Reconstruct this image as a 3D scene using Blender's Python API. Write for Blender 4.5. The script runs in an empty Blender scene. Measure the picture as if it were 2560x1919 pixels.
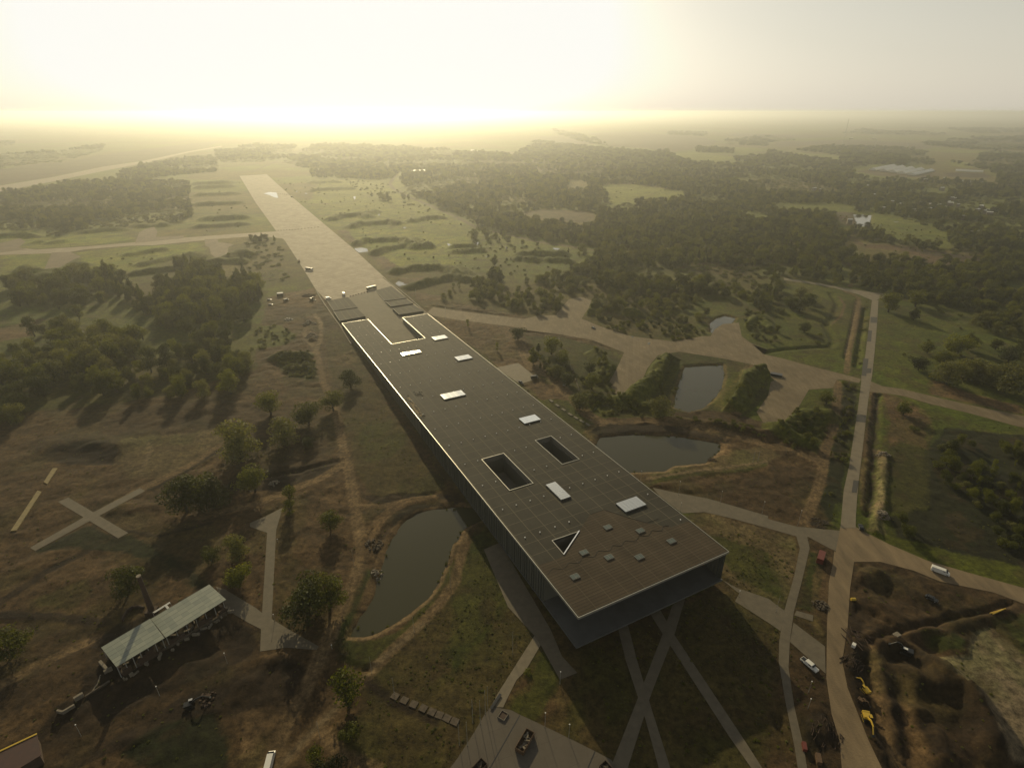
import bpy, bmesh, math, random
import numpy as np
from mathutils import Vector, Matrix
from mathutils.geometry import tessellate_polygon
R_ = math.radians
scene = bpy.context.scene
COL = scene.collection

# ------------------------------------------------------------------ camera
CAM_H, FPX, CX, CY = 175.7, 1412.0, 1280.0, 959.5
PITCH = math.atan((CY - 279.0) / FPX)
cam_d = bpy.data.cameras.new('camera')
cam = bpy.data.objects.new('camera', cam_d)
COL.objects.link(cam)
cam.location = (0, 0, CAM_H)
cam.rotation_euler = (math.pi / 2 - PITCH, 0, 0)
cam_d.sensor_fit = 'HORIZONTAL'
cam_d.sensor_width = 36.0
cam_d.lens = 36.0 * FPX / 2560.0
cam_d.clip_start = 0.5
cam_d.clip_end = 60000
scene.camera = cam

# ------------------------------------------------------------------ light
SUN_EL, SUN_AZ = 20.0, -13.9          # azimuth clockwise from +Y
w = bpy.data.worlds.new('World')
scene.world = w
w.use_nodes = True
nt = w.node_tree
nt.nodes.clear()
sky = nt.nodes.new('ShaderNodeTexSky')
sky.sky_type = 'NISHITA'
sky.sun_disc = False
sky.sun_elevation = R_(SUN_EL)
sky.sun_rotation = R_(SUN_AZ)
sky.air_density = 1.0
sky.dust_density = 1.5
sky.ozone_density = 1.0
bg = nt.nodes.new('ShaderNodeBackground')
bg.inputs["Strength"].default_value = 0.108
wo = nt.nodes.new('ShaderNodeOutputWorld')
hs = nt.nodes.new('ShaderNodeHueSaturation'); hs.inputs['Saturation'].default_value = .32
nt.links.new(sky.outputs[0], hs.inputs['Color'])
tint = nt.nodes.new('ShaderNodeMix'); tint.data_type = 'RGBA'; tint.blend_type = 'MULTIPLY'; tint.inputs[0].default_value = 1.0; tint.inputs[7].default_value = (1.0, .955, .82, 1)
nt.links.new(hs.outputs[0], tint.inputs[6])
capn = nt.nodes.new('ShaderNodeMix'); capn.data_type = 'RGBA'; capn.blend_type = 'DARKEN'; capn.inputs[0].default_value = 1.0; capn.inputs[7].default_value = (10.3, 10.15, 9.5, 1)   # thick mist evens out the glare round the sun
tcw = nt.nodes.new('ShaderNodeTexCoord'); sxw = nt.nodes.new('ShaderNodeSeparateXYZ'); nt.links.new(tcw.outputs['Generated'], sxw.inputs[0])
def wm(op, a, b):
    k = nt.nodes.new('ShaderNodeMath'); k.operation = op
    for i, v in enumerate((a, b)):
        if isinstance(v, (int, float)): k.inputs[i].default_value = v
        else: nt.links.new(v, k.inputs[i])
    return k.outputs[0]
zf = wm('MULTIPLY', wm('POWER', wm('SUBTRACT', 1.0, wm('ABSOLUTE', sxw.outputs[2], 0.0)), 4.5), .72)     # pale mist lying along the whole horizon
mist = nt.nodes.new('ShaderNodeMix'); mist.data_type = 'RGBA'; mist.inputs[7].default_value = (7.5, 7.0, 5.9, 1)
nt.links.new(zf, mist.inputs[0]); nt.links.new(tint.outputs[2], mist.inputs[6]); nt.links.new(mist.outputs[2], capn.inputs[6])
nt.links.new(capn.outputs[2], bg.inputs[0])
nt.links.new(bg.outputs[0], wo.inputs[0])
sd = bpy.data.lights.new('sun', 'SUN')
sd.energy = 4.8
sd.angle = R_(0.6)
sd.color = (1.0, 0.82, 0.465)
sun = bpy.data.objects.new('sun', sd)
COL.objects.link(sun)
e, a = R_(SUN_EL), R_(SUN_AZ)
SUNV = Vector((math.cos(e) * math.sin(a), math.cos(e) * math.cos(a), math.sin(e)))
sun.rotation_euler = SUNV.to_track_quat('Z', 'Y').to_euler()
scene.view_settings.view_transform = 'Standard'
scene.view_settings.look = 'None'
scene.view_settings.gamma = 1.0
scene.view_settings.exposure = -0.18
cy = scene.cycles
cy.max_bounces = 5
cy.diffuse_bounces = 2
cy.glossy_bounces = 2
cy.transmission_bounces = 3
cy.transparent_max_bounces = 6
cy.volume_bounces = 0
cy.caustics_reflective = False
cy.caustics_refractive = False
cy.sample_clamp_indirect = 4.0
cy.use_denoising = True
HAZE_DENSITY, HAZE_G = 1.42e-4, 0.68

# ------------------------------------------------------------------ pixel rays to real places
sp, cp = math.sin(PITCH), math.cos(PITCH)
CAMV = np.array([0, 0, CAM_H])
def ray(x, y):
    a_ = (x - CX) / FPX; b_ = -(y - CY) / FPX
    return np.array([a_, cp + b_ * sp, -sp + b_ * cp])
def G(x, y, z=0.0):
    d = ray(x, y)
    return CAMV + (z - CAM_H) / d[2] * d
def project(X, Y, Z=0.0):
    dz = Z - CAM_H
    depth = Y * cp - dz * sp
    up = Y * sp + dz * cp
    depth = np.where(depth < 1.0, 1.0, depth)
    return CX + FPX * X / depth, CY - FPX * up / depth
K = {'f': (0, 0, .8641), 'c1': (0, 260, 2.961), 'c2': (640, 260, 2.961), 'c3': (1280, 260, 2.961), 'c4': (1920, 260, 2.961),
     'c5': (0, 820, 2.961), 'c6': (640, 820, 2.961), 'c7': (1280, 820, 2.961), 'c8': (1920, 820, 2.961),
     'd1': (0, 1370, 3.02), 'd2': (640, 1370, 3.02), 'd3': (1280, 1370, 3.02), 'd4': (1920, 1370, 3.02),
     'e1': (0, 500, 4.605), 'e2': (620, 640, 6.907), 'e3': (620, 880, 6.907), 'e4': (1020, 640, 4.606), 'e5': (1860, 660, 4.8775),
     'e6': (1000, 1120, 4.605), 'e7': (1140, 1560, 4.619), 'e8': (640, 1240, 3.948), 'g5': (760, 680, 5.18), 'g6': (1280, 1180, 3.605),
     'g7': (220, 1400, 4.605), 'g8': (1960, 1580, 4.891), 'p': (0, 0, 1.0)}
def q(k, *c):
    """flat coordinates measured on an enlarged piece of the photograph -> full-size photograph pixels"""
    ox, oy, s = K[k]
    return [(ox + c[i] / s, oy + c[i + 1] / s) for i in range(0, len(c), 2)]

# ------------------------------------------------------------------ noise in numpy
def hash2(ix, iy, seed):
    h = (ix.astype(np.int64) * 374761393 + iy.astype(np.int64) * 668265263 + seed * 1442695041) & 0x7fffffff
    h = ((h ^ (h >> 13)) * 1274126177) & 0x7fffffff
    return ((h ^ (h >> 16)) & 0xffff) / 65535.0
def vnoise(x, y, s, seed=0):
    x = x / s; y = y / s
    ix = np.floor(x); iy = np.floor(y)
    fx = x - ix; fy = y - iy
    fx = fx * fx * (3 - 2 * fx); fy = fy * fy * (3 - 2 * fy)
    a_ = hash2(ix, iy, seed); b_ = hash2(ix + 1, iy, seed); c_ = hash2(ix, iy + 1, seed); d_ = hash2(ix + 1, iy + 1, seed)
    return (a_ + (b_ - a_) * fx) * (1 - fy) + (c_ + (d_ - c_) * fx) * fy
def fbm(x, y, s, seed=0, o=4):
    t = 0; amp = 1; tot = 0
    for i in range(o):
        t = t + amp * vnoise(x, y, s / 2 ** i, seed + i * 17); tot += amp; amp *= .55
    return t / tot
def inpoly(px, py, poly):
    """boolean mask for arrays px, py"""
    P = np.array(poly)
    m = (px >= P[:, 0].min()) & (px <= P[:, 0].max()) & (py >= P[:, 1].min()) & (py <= P[:, 1].max())
    idx = np.nonzero(m.ravel())[0]
    r = np.zeros(px.size, bool)
    if len(idx) == 0: return r.reshape(px.shape)
    x = px.ravel()[idx]; y = py.ravel()[idx]
    ins = np.zeros(len(idx), bool)
    n = len(P)
    for i in range(n):
        x1, y1 = P[i]; x2, y2 = P[(i + 1) % n]
        if y1 == y2: continue
        c = ((y1 > y) != (y2 > y)) & (x < (x2 - x1) * (y - y1) / (y2 - y1) + x1)
        ins ^= c
    r[idx] = ins
    return r.reshape(px.shape)
def dist_poly(X, Y, pts, closed=False, pad=40):
    """distance to a world polyline, only evaluated near it (others get 1e9)"""
    P = np.array([p[:2] for p in pts])
    m = (X >= P[:, 0].min() - pad) & (X <= P[:, 0].max() + pad) & (Y >= P[:, 1].min() - pad) & (Y <= P[:, 1].max() + pad)
    d = np.full(X.shape, 1e9)
    x = X[m]; y = Y[m]
    if x.size == 0: return d
    best = np.full(x.shape, 1e18)
    n = len(P)
    for i in range(n if closed else n - 1):
        a_ = P[i]; b_ = P[(i + 1) % n]
        v = b_ - a_; L = max(float(v @ v), 1e-9)
        t = np.clip(((x - a_[0]) * v[0] + (y - a_[1]) * v[1]) / L, 0, 1)
        best = np.minimum(best, (x - a_[0] - t * v[0]) ** 2 + (y - a_[1] - t * v[1]) ** 2)
    d[m] = np.sqrt(best)
    return d
def smooth(t):
    t = np.clip(t, 0, 1)
    return t * t * (3 - 2 * t)
def wp(pts, z=0.0):
    return [G(x, y, z) for x, y in pts]

# ------------------------------------------------------------------ object helpers
def link(o, parent=None):
    COL.objects.link(o)
    if parent is not None: o.parent = parent
    return o
def meshobj(name, verts, faces, mat, parent=None, smooth_=False, uvs=None):
    me = bpy.data.meshes.new(name)
    me.from_pydata([tuple(float(c) for c in v) for v in verts], [], faces)
    for m in (mat if isinstance(mat, (list, tuple)) else [mat]):
        if m: me.materials.append(m)
    if smooth_: me.shade_smooth()
    me.update()
    return link(bpy.data.objects.new(name, me), parent)
def bmobj(name, bm, mat, parent=None, smooth_=False):
    me = bpy.data.meshes.new(name)
    bmesh.ops.recalc_face_normals(bm, faces=bm.faces)
    bm.to_mesh(me); bm.free()
    for m in (mat if isinstance(mat, (list, tuple)) else [mat]): me.materials.append(m)
    if smooth_: me.shade_smooth()
    return link(bpy.data.objects.new(name, me), parent)
def empty(name, label, cat, loc=(0, 0, 0), rz=0.0, group=None):
    o = bpy.data.objects.new(name, None)
    o.location = [float(c) for c in loc]; o.rotation_euler = (0, 0, rz)
    COL.objects.link(o)
    return tag(o, label, cat, group)
def tag(o, label=None, cat=None, group=None, kind=None):
    if label: o['label'] = label
    if cat: o['category'] = cat
    if group: o['group'] = group
    if kind: o['kind'] = kind
    return o
def box(bm, c, s, rz=0.0, taper=1.0, bev=0.0):
    """box centred at c (x, y, z of its middle), size s"""
    m = Matrix.Translation(c) @ Matrix.Rotation(rz, 4, 'Z')
    vs = []
    for z in (-.5, .5):
        k = taper if z > 0 else 1.0
        for x, y in ((-.5, -.5), (.5, -.5), (.5, .5), (-.5, .5)):
            vs.append(bm.verts.new(m @ Vector((x * s[0] * k, y * s[1] * k, z * s[2]))))
    fs = [(3, 2, 1, 0), (4, 5, 6, 7), (0, 1, 5, 4), (1, 2, 6, 5), (2, 3, 7, 6), (3, 0, 4, 7)]
    F = [bm.faces.new([vs[i] for i in f]) for f in fs]
    if bev > 0:
        ed = set(e_ for f in F for e_ in f.edges)
        bmesh.ops.bevel(bm, geom=list(ed), offset=bev, segments=2, affect='EDGES')
def cyl(bm, p0, p1, r0, r1, n=8, cap=True):
    p0 = Vector(p0); p1 = Vector(p1)
    d = (p1 - p0).normalized()
    x = d.orthogonal().normalized(); y = d.cross(x)
    a_ = [bm.verts.new(p0 + (x * math.cos(t) + y * math.sin(t)) * r0) for t in [2 * math.pi * i / n for i in range(n)]]
    b_ = [bm.verts.new(p1 + (x * math.cos(t) + y * math.sin(t)) * r1) for t in [2 * math.pi * i / n for i in range(n)]]
    for i in range(n):
        bm.faces.new([a_[i], a_[(i + 1) % n], b_[(i + 1) % n], b_[i]])
    if cap: bm.faces.new(b_); bm.faces.new(a_[::-1])
def prism(bm, ring, z0, z1):
    a_ = [bm.verts.new((p[0], p[1], z0)) for p in ring]
    b_ = [bm.verts.new((p[0], p[1], z1)) for p in ring]
    n = len(ring)
    for i in range(n): bm.faces.new([a_[i], a_[(i + 1) % n], b_[(i + 1) % n], b_[i]])
    bm.faces.new(b_); bm.faces.new(a_[::-1])
def sheet(name, polys, z, mat, kind='structure', label=None, cat=None, group=None):
    vs, fs = [], []
    for pi_, pl in enumerate(polys):
        w3 = [(p[0], p[1], z + .006 * pi_) for p in wp(pl)]
        b0 = len(vs)
        vs += w3
        for t in tessellate_polygon([[Vector(p) for p in w3]]):
            a_, b_, c_ = [Vector(w3[i]) for i in t]
            fs.append(tuple(b0 + i for i in (t if (b_ - a_).cross(c_ - a_).z > 0 else t[::-1])))
    o = meshobj(name, vs, fs, mat)
    return tag(o, label, cat, group, kind)

# ------------------------------------------------------------------ materials
AL = .285
def mat(name, col, rough=.8, metal=0.0, noise=None, bump=None, spec=None):
    """noise = (scale in 1/m, contrast, stretch xyz)"""
    if max(col) < .45 and metal == 0: col = tuple(c * .40 for c in col)
    m = bpy.data.materials.new(name); m.use_nodes = True
    n = m.node_tree; b = n.nodes['Principled BSDF']
    b.inputs['Base Color'].default_value = (*col, 1)
    b.inputs['Roughness'].default_value = rough
    b.inputs['Metallic'].default_value = metal
    if spec is not None: b.inputs['Specular IOR Level'].default_value = spec
    if noise or bump:
        tc = n.nodes.new('ShaderNodeTexCoord')
    if noise:
        sc, con = noise[0], noise[1]
        t1 = n.nodes.new('ShaderNodeTexNoise'); t1.inputs['Scale'].default_value = sc; t1.inputs['Detail'].default_value = 6
        t1.inputs['Roughness'].default_value = .65
        src = tc.outputs['Object']
        if len(noise) > 2:
            mp = n.nodes.new('ShaderNodeMapping'); mp.inputs['Scale'].default_value = noise[2]
            n.links.new(src, mp.inputs['Vector']); src = mp.outputs[0]
        n.links.new(src, t1.inputs['Vector'])
        mr = n.nodes.new('ShaderNodeMapRange')
        mr.inputs[1].default_value = .3; mr.inputs[2].default_value = .7
        mr.inputs[3].default_value = 1 - con; mr.inputs[4].default_value = 1 + con
        n.links.new(t1.outputs[0], mr.inputs[0])
        vm = n.nodes.new('ShaderNodeVectorMath'); vm.operation = 'SCALE'
        vm.inputs[0].default_value = col
        n.links.new(mr.outputs[0], vm.inputs['Scale'])
        n.links.new(vm.outputs[0], b.inputs['Base Color'])
    if bump:
        t2 = n.nodes.new('ShaderNodeTexNoise'); t2.inputs['Scale'].default_value = bump[0]; t2.inputs['Detail'].default_value = 4
        n.links.new(tc.outputs['Object'], t2.inputs['Vector'])
        bp = n.nodes.new('ShaderNodeBump'); bp.inputs['Strength'].default_value = 1; bp.inputs['Distance'].default_value = bump[1]
        n.links.new(t2.outputs[0], bp.inputs['Height']); n.links.new(bp.outputs[0], b.inputs['Normal'])
    return m
def mth(n, op, a_, b_=None, c_=None):
    k = n.nodes.new('ShaderNodeMath'); k.operation = op
    for i, v in enumerate((a_, b_, c_)):
        if v is None: continue
        if isinstance(v, (int, float)): k.inputs[i].default_value = v
        else: n.links.new(v, k.inputs[i])
    return k.outputs[0]
def mixc(n, f, a_, b_, mode='MIX'):
    k = n.nodes.new('ShaderNodeMix'); k.data_type = 'RGBA'; k.blend_type = mode
    for i, v in ((0, f), (6, a_), (7, b_)):
        if isinstance(v, (int, float)): k.inputs[i].default_value = v
        elif isinstance(v, tuple): k.inputs[i].default_value = (*v, 1) if len(v) == 3 else v
        else: n.links.new(v, k.inputs[i])
    return k.outputs[2]
def ground_mat():
    m = bpy.data.materials.new('ground_cover'); m.use_nodes = True
    n = m.node_tree; b = n.nodes['Principled BSDF']
    b.inputs['Roughness'].default_value = .95
    b.inputs['Specular IOR Level'].default_value = .15
    at = n.nodes.new('ShaderNodeAttribute'); at.attribute_name = 'cover'
    tc = n.nodes.new('ShaderNodeTexCoord')
    def noise(s, d=5, r=.6):
        t = n.nodes.new('ShaderNodeTexNoise'); t.inputs['Scale'].default_value = s; t.inputs['Detail'].default_value = d
        t.inputs['Roughness'].default_value = r
        n.links.new(tc.outputs['Object'], t.inputs['Vector']); return t.outputs[0]
    n1 = noise(.40, 6, .8); n2 = noise(.075, 6, .7); n3 = noise(.012, 4)
    v1 = mth(n, 'MAXIMUM', mth(n, 'MULTIPLY_ADD', mth(n, 'POWER', n1, 1.3), 4.2, -.66), .2)
    v2 = mth(n, 'MULTIPLY_ADD', n2, 2.0, 0.0)
    v3 = mth(n, 'MULTIPLY_ADD', n3, 1.2, .4)
    v = mth(n, 'MULTIPLY', mth(n, 'MULTIPLY', v1, v2), v3)
    vm = n.nodes.new('ShaderNodeVectorMath'); vm.operation = 'SCALE'
    n.links.new(at.outputs['Color'], vm.inputs[0]); n.links.new(v, vm.inputs['Scale'])
    n.links.new(vm.outputs[0], b.inputs['Base Color'])
    bp = n.nodes.new('ShaderNodeBump'); bp.inputs['Strength'].default_value = .8; bp.inputs['Distance'].default_value = .35
    n.links.new(mth(n, 'ADD', n1, mth(n, 'MULTIPLY', n2, 1.5)), bp.inputs['Height'])
    n.links.new(bp.outputs[0], b.inputs['Normal'])
    return m
def water_mat(name, col, rough=.06):
    m = bpy.data.materials.new(name); m.use_nodes = True
    n = m.node_tree; b = n.nodes['Principled BSDF']
    b.inputs['Base Color'].default_value = (*col, 1)
    b.inputs['Roughness'].default_value = rough
    b.inputs['IOR'].default_value = 1.33
    tc = n.nodes.new('ShaderNodeTexCoord')
    t2 = n.nodes.new('ShaderNodeTexNoise'); t2.inputs['Scale'].default_value = .9; t2.inputs['Detail'].default_value = 3
    n.links.new(tc.outputs['Object'], t2.inputs['Vector'])
    bp = n.nodes.new('ShaderNodeBump'); bp.inputs['Strength'].default_value = .35; bp.inputs['Distance'].default_value = .05
    n.links.new(t2.outputs[0], bp.inputs['Height']); n.links.new(bp.outputs[0], b.inputs['Normal'])
    return m
def leaf_mat(name, c_dark, c_light, trans=.35):
    m = bpy.data.materials.new(name); m.use_nodes = True
    n = m.node_tree; b = n.nodes['Principled BSDF']; out = n.nodes['Material Output']
    oi = n.nodes.new('ShaderNodeObjectInfo'); tc = n.nodes.new('ShaderNodeTexCoord')
    t = n.nodes.new('ShaderNodeTexNoise'); t.inputs['Scale'].default_value = 7; t.inputs['Detail'].default_value = 3
    n.links.new(tc.outputs['Object'], t.inputs['Vector'])
    f = mth(n, 'ADD', mth(n, 'MULTIPLY', oi.outputs['Random'], .6), mth(n, 'MULTIPLY_ADD', t.outputs[0], 1.6, -.6))
    k = n.nodes.new('ShaderNodeClamp'); n.links.new(f, k.inputs[0])
    c = mixc(n, k.outputs[0], c_dark, c_light)
    n.links.new(c, b.inputs['Base Color'])
    b.inputs['Roughness'].default_value = .7
    b.inputs['Specular IOR Level'].default_value = .25
    tr = n.nodes.new('ShaderNodeBsdfTranslucent')
    c2 = mixc(n, 1.0, c, (1.25, 1.15, .55), 'MULTIPLY')
    n.links.new(c2, tr.inputs[0])
    mx = n.nodes.new('ShaderNodeMixShader'); mx.inputs[0].default_value = trans
    n.links.new(b.outputs[0], mx.inputs[1]); n.links.new(tr.outputs[0], mx.inputs[2])
    n.links.new(mx.outputs[0], out.inputs[0])
    return m
def slab_mat(name, col, cell, line=.035, line_col=None, ang=0.0, contrast=.22, rough=.85, bumpd=.0):
    """concrete laid in slabs: joints, slab-to-slab tone, stains"""
    col = tuple(c * AL * 1.5 for c in col)
    m = bpy.data.materials.new(name); m.use_nodes = True
    n = m.node_tree; b = n.nodes['Principled BSDF']
    b.inputs['Roughness'].default_value = rough
    b.inputs['Specular IOR Level'].default_value = .15
    tc = n.nodes.new('ShaderNodeTexCoord')
    mp = n.nodes.new('ShaderNodeMapping'); mp.inputs['Rotation'].default_value = (0, 0, -ang)
    mp.inputs['Scale'].default_value = (1 / cell[0], 1 / cell[1], 1)
    n.links.new(tc.outputs['Object'], mp.inputs[0])
    sx = n.nodes.new('ShaderNodeSeparateXYZ'); n.links.new(mp.outputs[0], sx.inputs[0])
    fx = mth(n, 'FRACT', sx.outputs[0]); fy = mth(n, 'FRACT', sx.outputs[1])
    lx = mth(n, 'LESS_THAN', fx, line); ly = mth(n, 'LESS_THAN', fy, line)
    ln = mth(n, 'MAXIMUM', lx, ly)
    fl = n.nodes.new('ShaderNodeVectorMath'); fl.operation = 'FLOOR'; n.links.new(mp.outputs[0], fl.inputs[0])
    wn = n.nodes.new('ShaderNodeTexWhiteNoise'); wn.noise_dimensions = '2D'; n.links.new(fl.outputs[0], wn.inputs['Vector'])
    def noise(s, d=6, r=.65):
        t = n.nodes.new('ShaderNodeTexNoise'); t.inputs['Scale'].default_value = s; t.inputs['Detail'].default_value = d
        t.inputs['Roughness'].default_value = r
        n.links.new(tc.outputs['Object'], t.inputs['Vector']); return t.outputs[0]
    v = mth(n, 'ADD', mth(n, 'MULTIPLY', wn.outputs[0], contrast * .7), mth(n, 'MULTIPLY', noise(.06), contrast * 3))
    v = mth(n, 'ADD', v, mth(n, 'MULTIPLY', noise(.7), contrast * 1.5))
    v = mth(n, 'ADD', v, 1 - contrast * 2.6)
    vm = n.nodes.new('ShaderNodeVectorMath'); vm.operation = 'SCALE'; vm.inputs[0].default_value = col
    n.links.new(v, vm.inputs['Scale'])
    lc = line_col or tuple(c * .45 for c in col)
    jn = mth(n, 'MULTIPLY', ln, mth(n, 'GREATER_THAN', noise(.2, 3), .47))
    n.links.new(mixc(n, jn, vm.outputs[0], lc), b.inputs['Base Color'])
    return m

M = {}
M['ground'] = ground_mat()
M['runway'] = slab_mat('runway_concrete', (.66, .56, .42), (7.0, 6.0), .06, (.14, .11, .07), R_(-26.8), .28)
M['pad'] = slab_mat('pad_concrete', (.33, .26, .165), (2.4, 7.0), .10, (.12, .09, .05), R_(-30), .36)
M['taxi'] = slab_mat('taxiway_concrete', (.58, .48, .34), (6.0, 6.0), .05, (.22, .18, .12), R_(10), .2)
M['path'] = mat('paving', (.225, .185, .125), .85, noise=(.35, .22), bump=(2, .02))
M['path_pale'] = mat('pale_paving', (.32, .265, .18), .85, noise=(.35, .2))
M['plaza'] = slab_mat('plaza_paving', (.22, .19, .155), (9.0, 9.0), .012, (.07, .06, .05), R_(20), .14)
M['asphalt'] = mat('asphalt', (.34, .28, .19), .85, noise=(.25, .2), bump=(3, .01))
M['asphalt_dark'] = mat('asphalt_patch', (.085, .08, .075), .85, noise=(.8, .2))
M['dirtroad'] = mat('packed_earth', (.36, .26, .145), .95, noise=(.18, .35, (1, .25, 1)), bump=(1.5, .08))
M['water'] = water_mat('pond_water', (.040, .038, .018))
M['membrane'] = None


# ================================================================== LAYOUT, measured on the photograph
RUNWAY = [(599, 440), (667, 436), (721, 485), (795, 547), (883, 621), (964, 696), (1019, 747), (1069, 784), (1040, 800), (880, 818),
          (852, 805), (816, 752), (789, 723), (760, 675), (713, 603), (690, 577), (640, 508)]
TAXI = [q('c1', 0, 1070, 130, 1065, 270, 1078, 640, 1055, 980, 1025, 1360, 990, 1700, 965, 2045, 942, 2110, 1000, 2005, 985, 1895, 978, 1600, 1000,
          1150, 1045, 950, 1050, 640, 1075, 520, 1095, 400, 1105, 0, 1118, -600, 1150, -600, 1110)]
TAXIPADS = [q('c1', -200, 1075, 0, 1030, 150, 993, 190, 1020, 140, 1060, 200, 1078, 0, 1100),
            q('c1', 385, 1100, 520, 1096, 600, 1130, 550, 1150, 400, 1235, 320, 1240),
            q('c1', 1080, 925, 1140, 910, 1165, 940, 1155, 985, 1360, 975, 1360, 995, 1000, 1030, 1030, 950),
            q('c1', 1515, 1000, 1610, 1000, 1615, 1022, 1735, 1040, 1690, 1060, 1685, 1110, 1610, 1150, 1560, 1110, 1550, 1060, 1520, 1050)]
OLDROAD = [q('c1', 0, 605, 400, 540, 760, 465, 1040, 425, 1400, 350, 1640, 310, 1642, 318, 1400, 360, 1100, 432, 850, 480, 400, 572, 0, 650, -500, 740, -500, 690)]
APRON = [q('e4', 215, 655, 290, 590, 430, 612, 860, 668, 1340, 722, 1480, 690, 1700, 680, 1850, 500, 1990, 470, 2110, 510, 2090, 580, 2000, 720, 2211, 810)
         + q('c7', 890, 62, 1200, 100, 1290, 85, 1400, 60, 1470, 60, 1500, 10, 1560, -30, 1680, -40, 1700, 60, 1780, 120, 1895, 160)
         + q('e5', 80, 960, 240, 1100, 450, 1145, 800, 1240, 1160, 1330, 1430, 1400, 1400, 1450, 1210, 1410, 1130, 1410, 1080, 1510, 790, 1530)
         + q('c8', 200, 630, 80, 735, 0, 700) + q('c7', 1860, 700, 1810, 620, 1895, 500) + q('c8', 20, 400, 45, 385, 0, 340) + q('c7', 1780, 270, 1560, 225, 1240, 175)
         + q('c7', 1080, 200, 1000, 300, 960, 400, 870, 470, 820, 510, 770, 500, 720, 400, 780, 290, 830, 180, 600, 90)
         + q('e4', 1780, 905, 1350, 850, 1190, 812, 600, 740, 300, 690)]
PATCHYARD = [q('e4', 1010, 1285, 1270, 1230, 1480, 1400, 1400, 1440, 1290, 1475)]
ASPHALT = [q('e5', 1560, 440, 1530, 700, 1480, 1100, 1430, 1370) + q('c8', 690, 400, 665, 600, 640, 760, 600, 1020, 560, 1200, 545, 1370, 535, 1480,
           650, 1480, 650, 1400, 660, 1250, 675, 1100, 700, 900, 725, 680, 750, 470) + q('e5', 1560, 1370, 1590, 1100, 1625, 700, 1640, 440),
           q('e5', 485, 168, 880, 228, 1300, 308, 1700, 362, 1900, 400, 1900, 440, 1650, 420, 1612, 442, 1560, 441, 1400, 372, 1100, 292, 850, 247, 485, 196)]
PATCHES = [q('e5', 1545, 645, 1625, 650, 1620, 720, 1540, 715), q('e5', 1515, 810, 1560, 812, 1550, 948, 1500, 945),
           q('e5', 1455, 1150, 1518, 1155, 1490, 1368, 1434, 1362), q('e5', 1500, 1272, 1555, 1270, 1548, 1332, 1492, 1330),
           q('c8', 655, 640, 725, 645, 722, 700, 650, 693), q('c8', 632, 1125, 672, 1130, 655, 1220, 618, 1215), q('c8', 745, 20, 770, 22, 762, 100, 735, 98)]
CROSS = [q('c8', 740, 386, 850, 430, 990, 450, 1200, 500, 1500, 570, 1895, 650, 2300, 735, 2300, 810, 1840, 725, 1500, 632, 1200, 560, 1000, 502, 860, 482, 730, 470)]
DIRTROAD = [q('c8', 535, 1470, 650, 1470, 700, 1500, 900, 1600) + q('d4', 1200, 92, 1500, 180, 1933, 300, 2400, 420, 2400, 520, 1933, 418, 1700, 332, 1300, 250, 1100, 168, 850, 102, 650, 102,
            620, 300, 600, 600, 560, 850, 600, 1050, 680, 1250, 760, 1450, 880, 1700, 560, 1700, 540, 1450, 480, 1250, 440, 980, 445, 600, 460, 250, 490, 120, 500, 20)
            + q('c8', 500, 1658)]
PATHS = [q('c7', 1040, 1180, 1200, 1215, 1450, 1260, 1895, 1390) + q('c8', 0, 1412, 210, 1467, 545, 1500, 520, 1658, 440, 1620, 300, 1545, 215, 1542, 0, 1480)
         + q('c7', 1600, 1400, 1420, 1360, 1260, 1370, 1090, 1240),
         q('c8', 208, 1535, 290, 1545) + q('d4', 315, 0, 255, 250, 195, 480, 165, 700, 155, 900, 200, 1200, 270, 1500, 305, 1720, 235, 1720, 200, 1500, 130, 1150, 80, 850, 85, 700, 120, 480, 200, 200, 240, 0),
         q('d4', 192, 560, 430, 740, 435, 945, 165, 705), q('d4', -200, 310, 0, 378, 125, 472, 95, 625, 0, 560, -250, 400),
         q('d4', 215, 470, 340, 505, 338, 552, 198, 505),
         q('d3', 1040, 490, 1110, 450, 1230, 660, 1750, 1440, 1930, 1720, 1850, 1720, 1640, 1420, 1140, 650),
         q('d3', 1590, 240, 1700, 300, 1933, 380, 1933, 470, 1700, 330),
         q('e6', 965, 1165, 1150, 1085) + [(1376, 1572), (1405, 1640)] + q('e7', 1400, 560, 1200, 640, 980, 240, 905, 130, 600, -200)]
PATHS2 = [q('d3', 1310, 370, 1230, 640, 1050, 1100, 860, 1700, 730, 1700, 765, 1600, 950, 1130, 1140, 640, 1210, 430)]
PATHS3 = [q('d3', 790, 560, 870, 560, 940, 830, 1050, 1200, 1190, 1640, 1210, 1720, 1125, 1720, 1010, 1300, 860, 850)]
PLAZA = [q('e7', -250, 1900, 20, 1540, 200, 1260, 330, 1040, 410, 940, 480, 960, 640, 990, 730, 1040, 930, 1130, 1030, 1180, 1300, 1310, 1600, 1460, 1790, 1560, 1860, 1658, 1960, 1900)]
PALE = [q('e7', 410, 936, 480, 800, 905, 132, 978, 238, 800, 540, 780, 560, 700, 640, 590, 860, 545, 958, 480, 955)]
LEFTPAVE = [q('e8', -60, 265, 110, 190, 265, 110, 200, 330, 155, 1210, 320, 1310, 620, 1480, 600, 1515, 300, 1492, 40, 1530, 50, 1310, -70, 1250) + q('d1', 1720, 470, 1630, 290, 1700, 310, 1933, 450)
            + q('e8', 60, 1150, 110, 360, -60, 300)]
CROSSPAVE = [[(145, 1254), (170.6, 1242.8), (320.8, 1331.7), (295.5, 1345)], [(74.3, 1368.8), (88.5, 1376.6), (222, 1303), (363, 1227), (349.5, 1219.5), (207, 1294)]]
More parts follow.
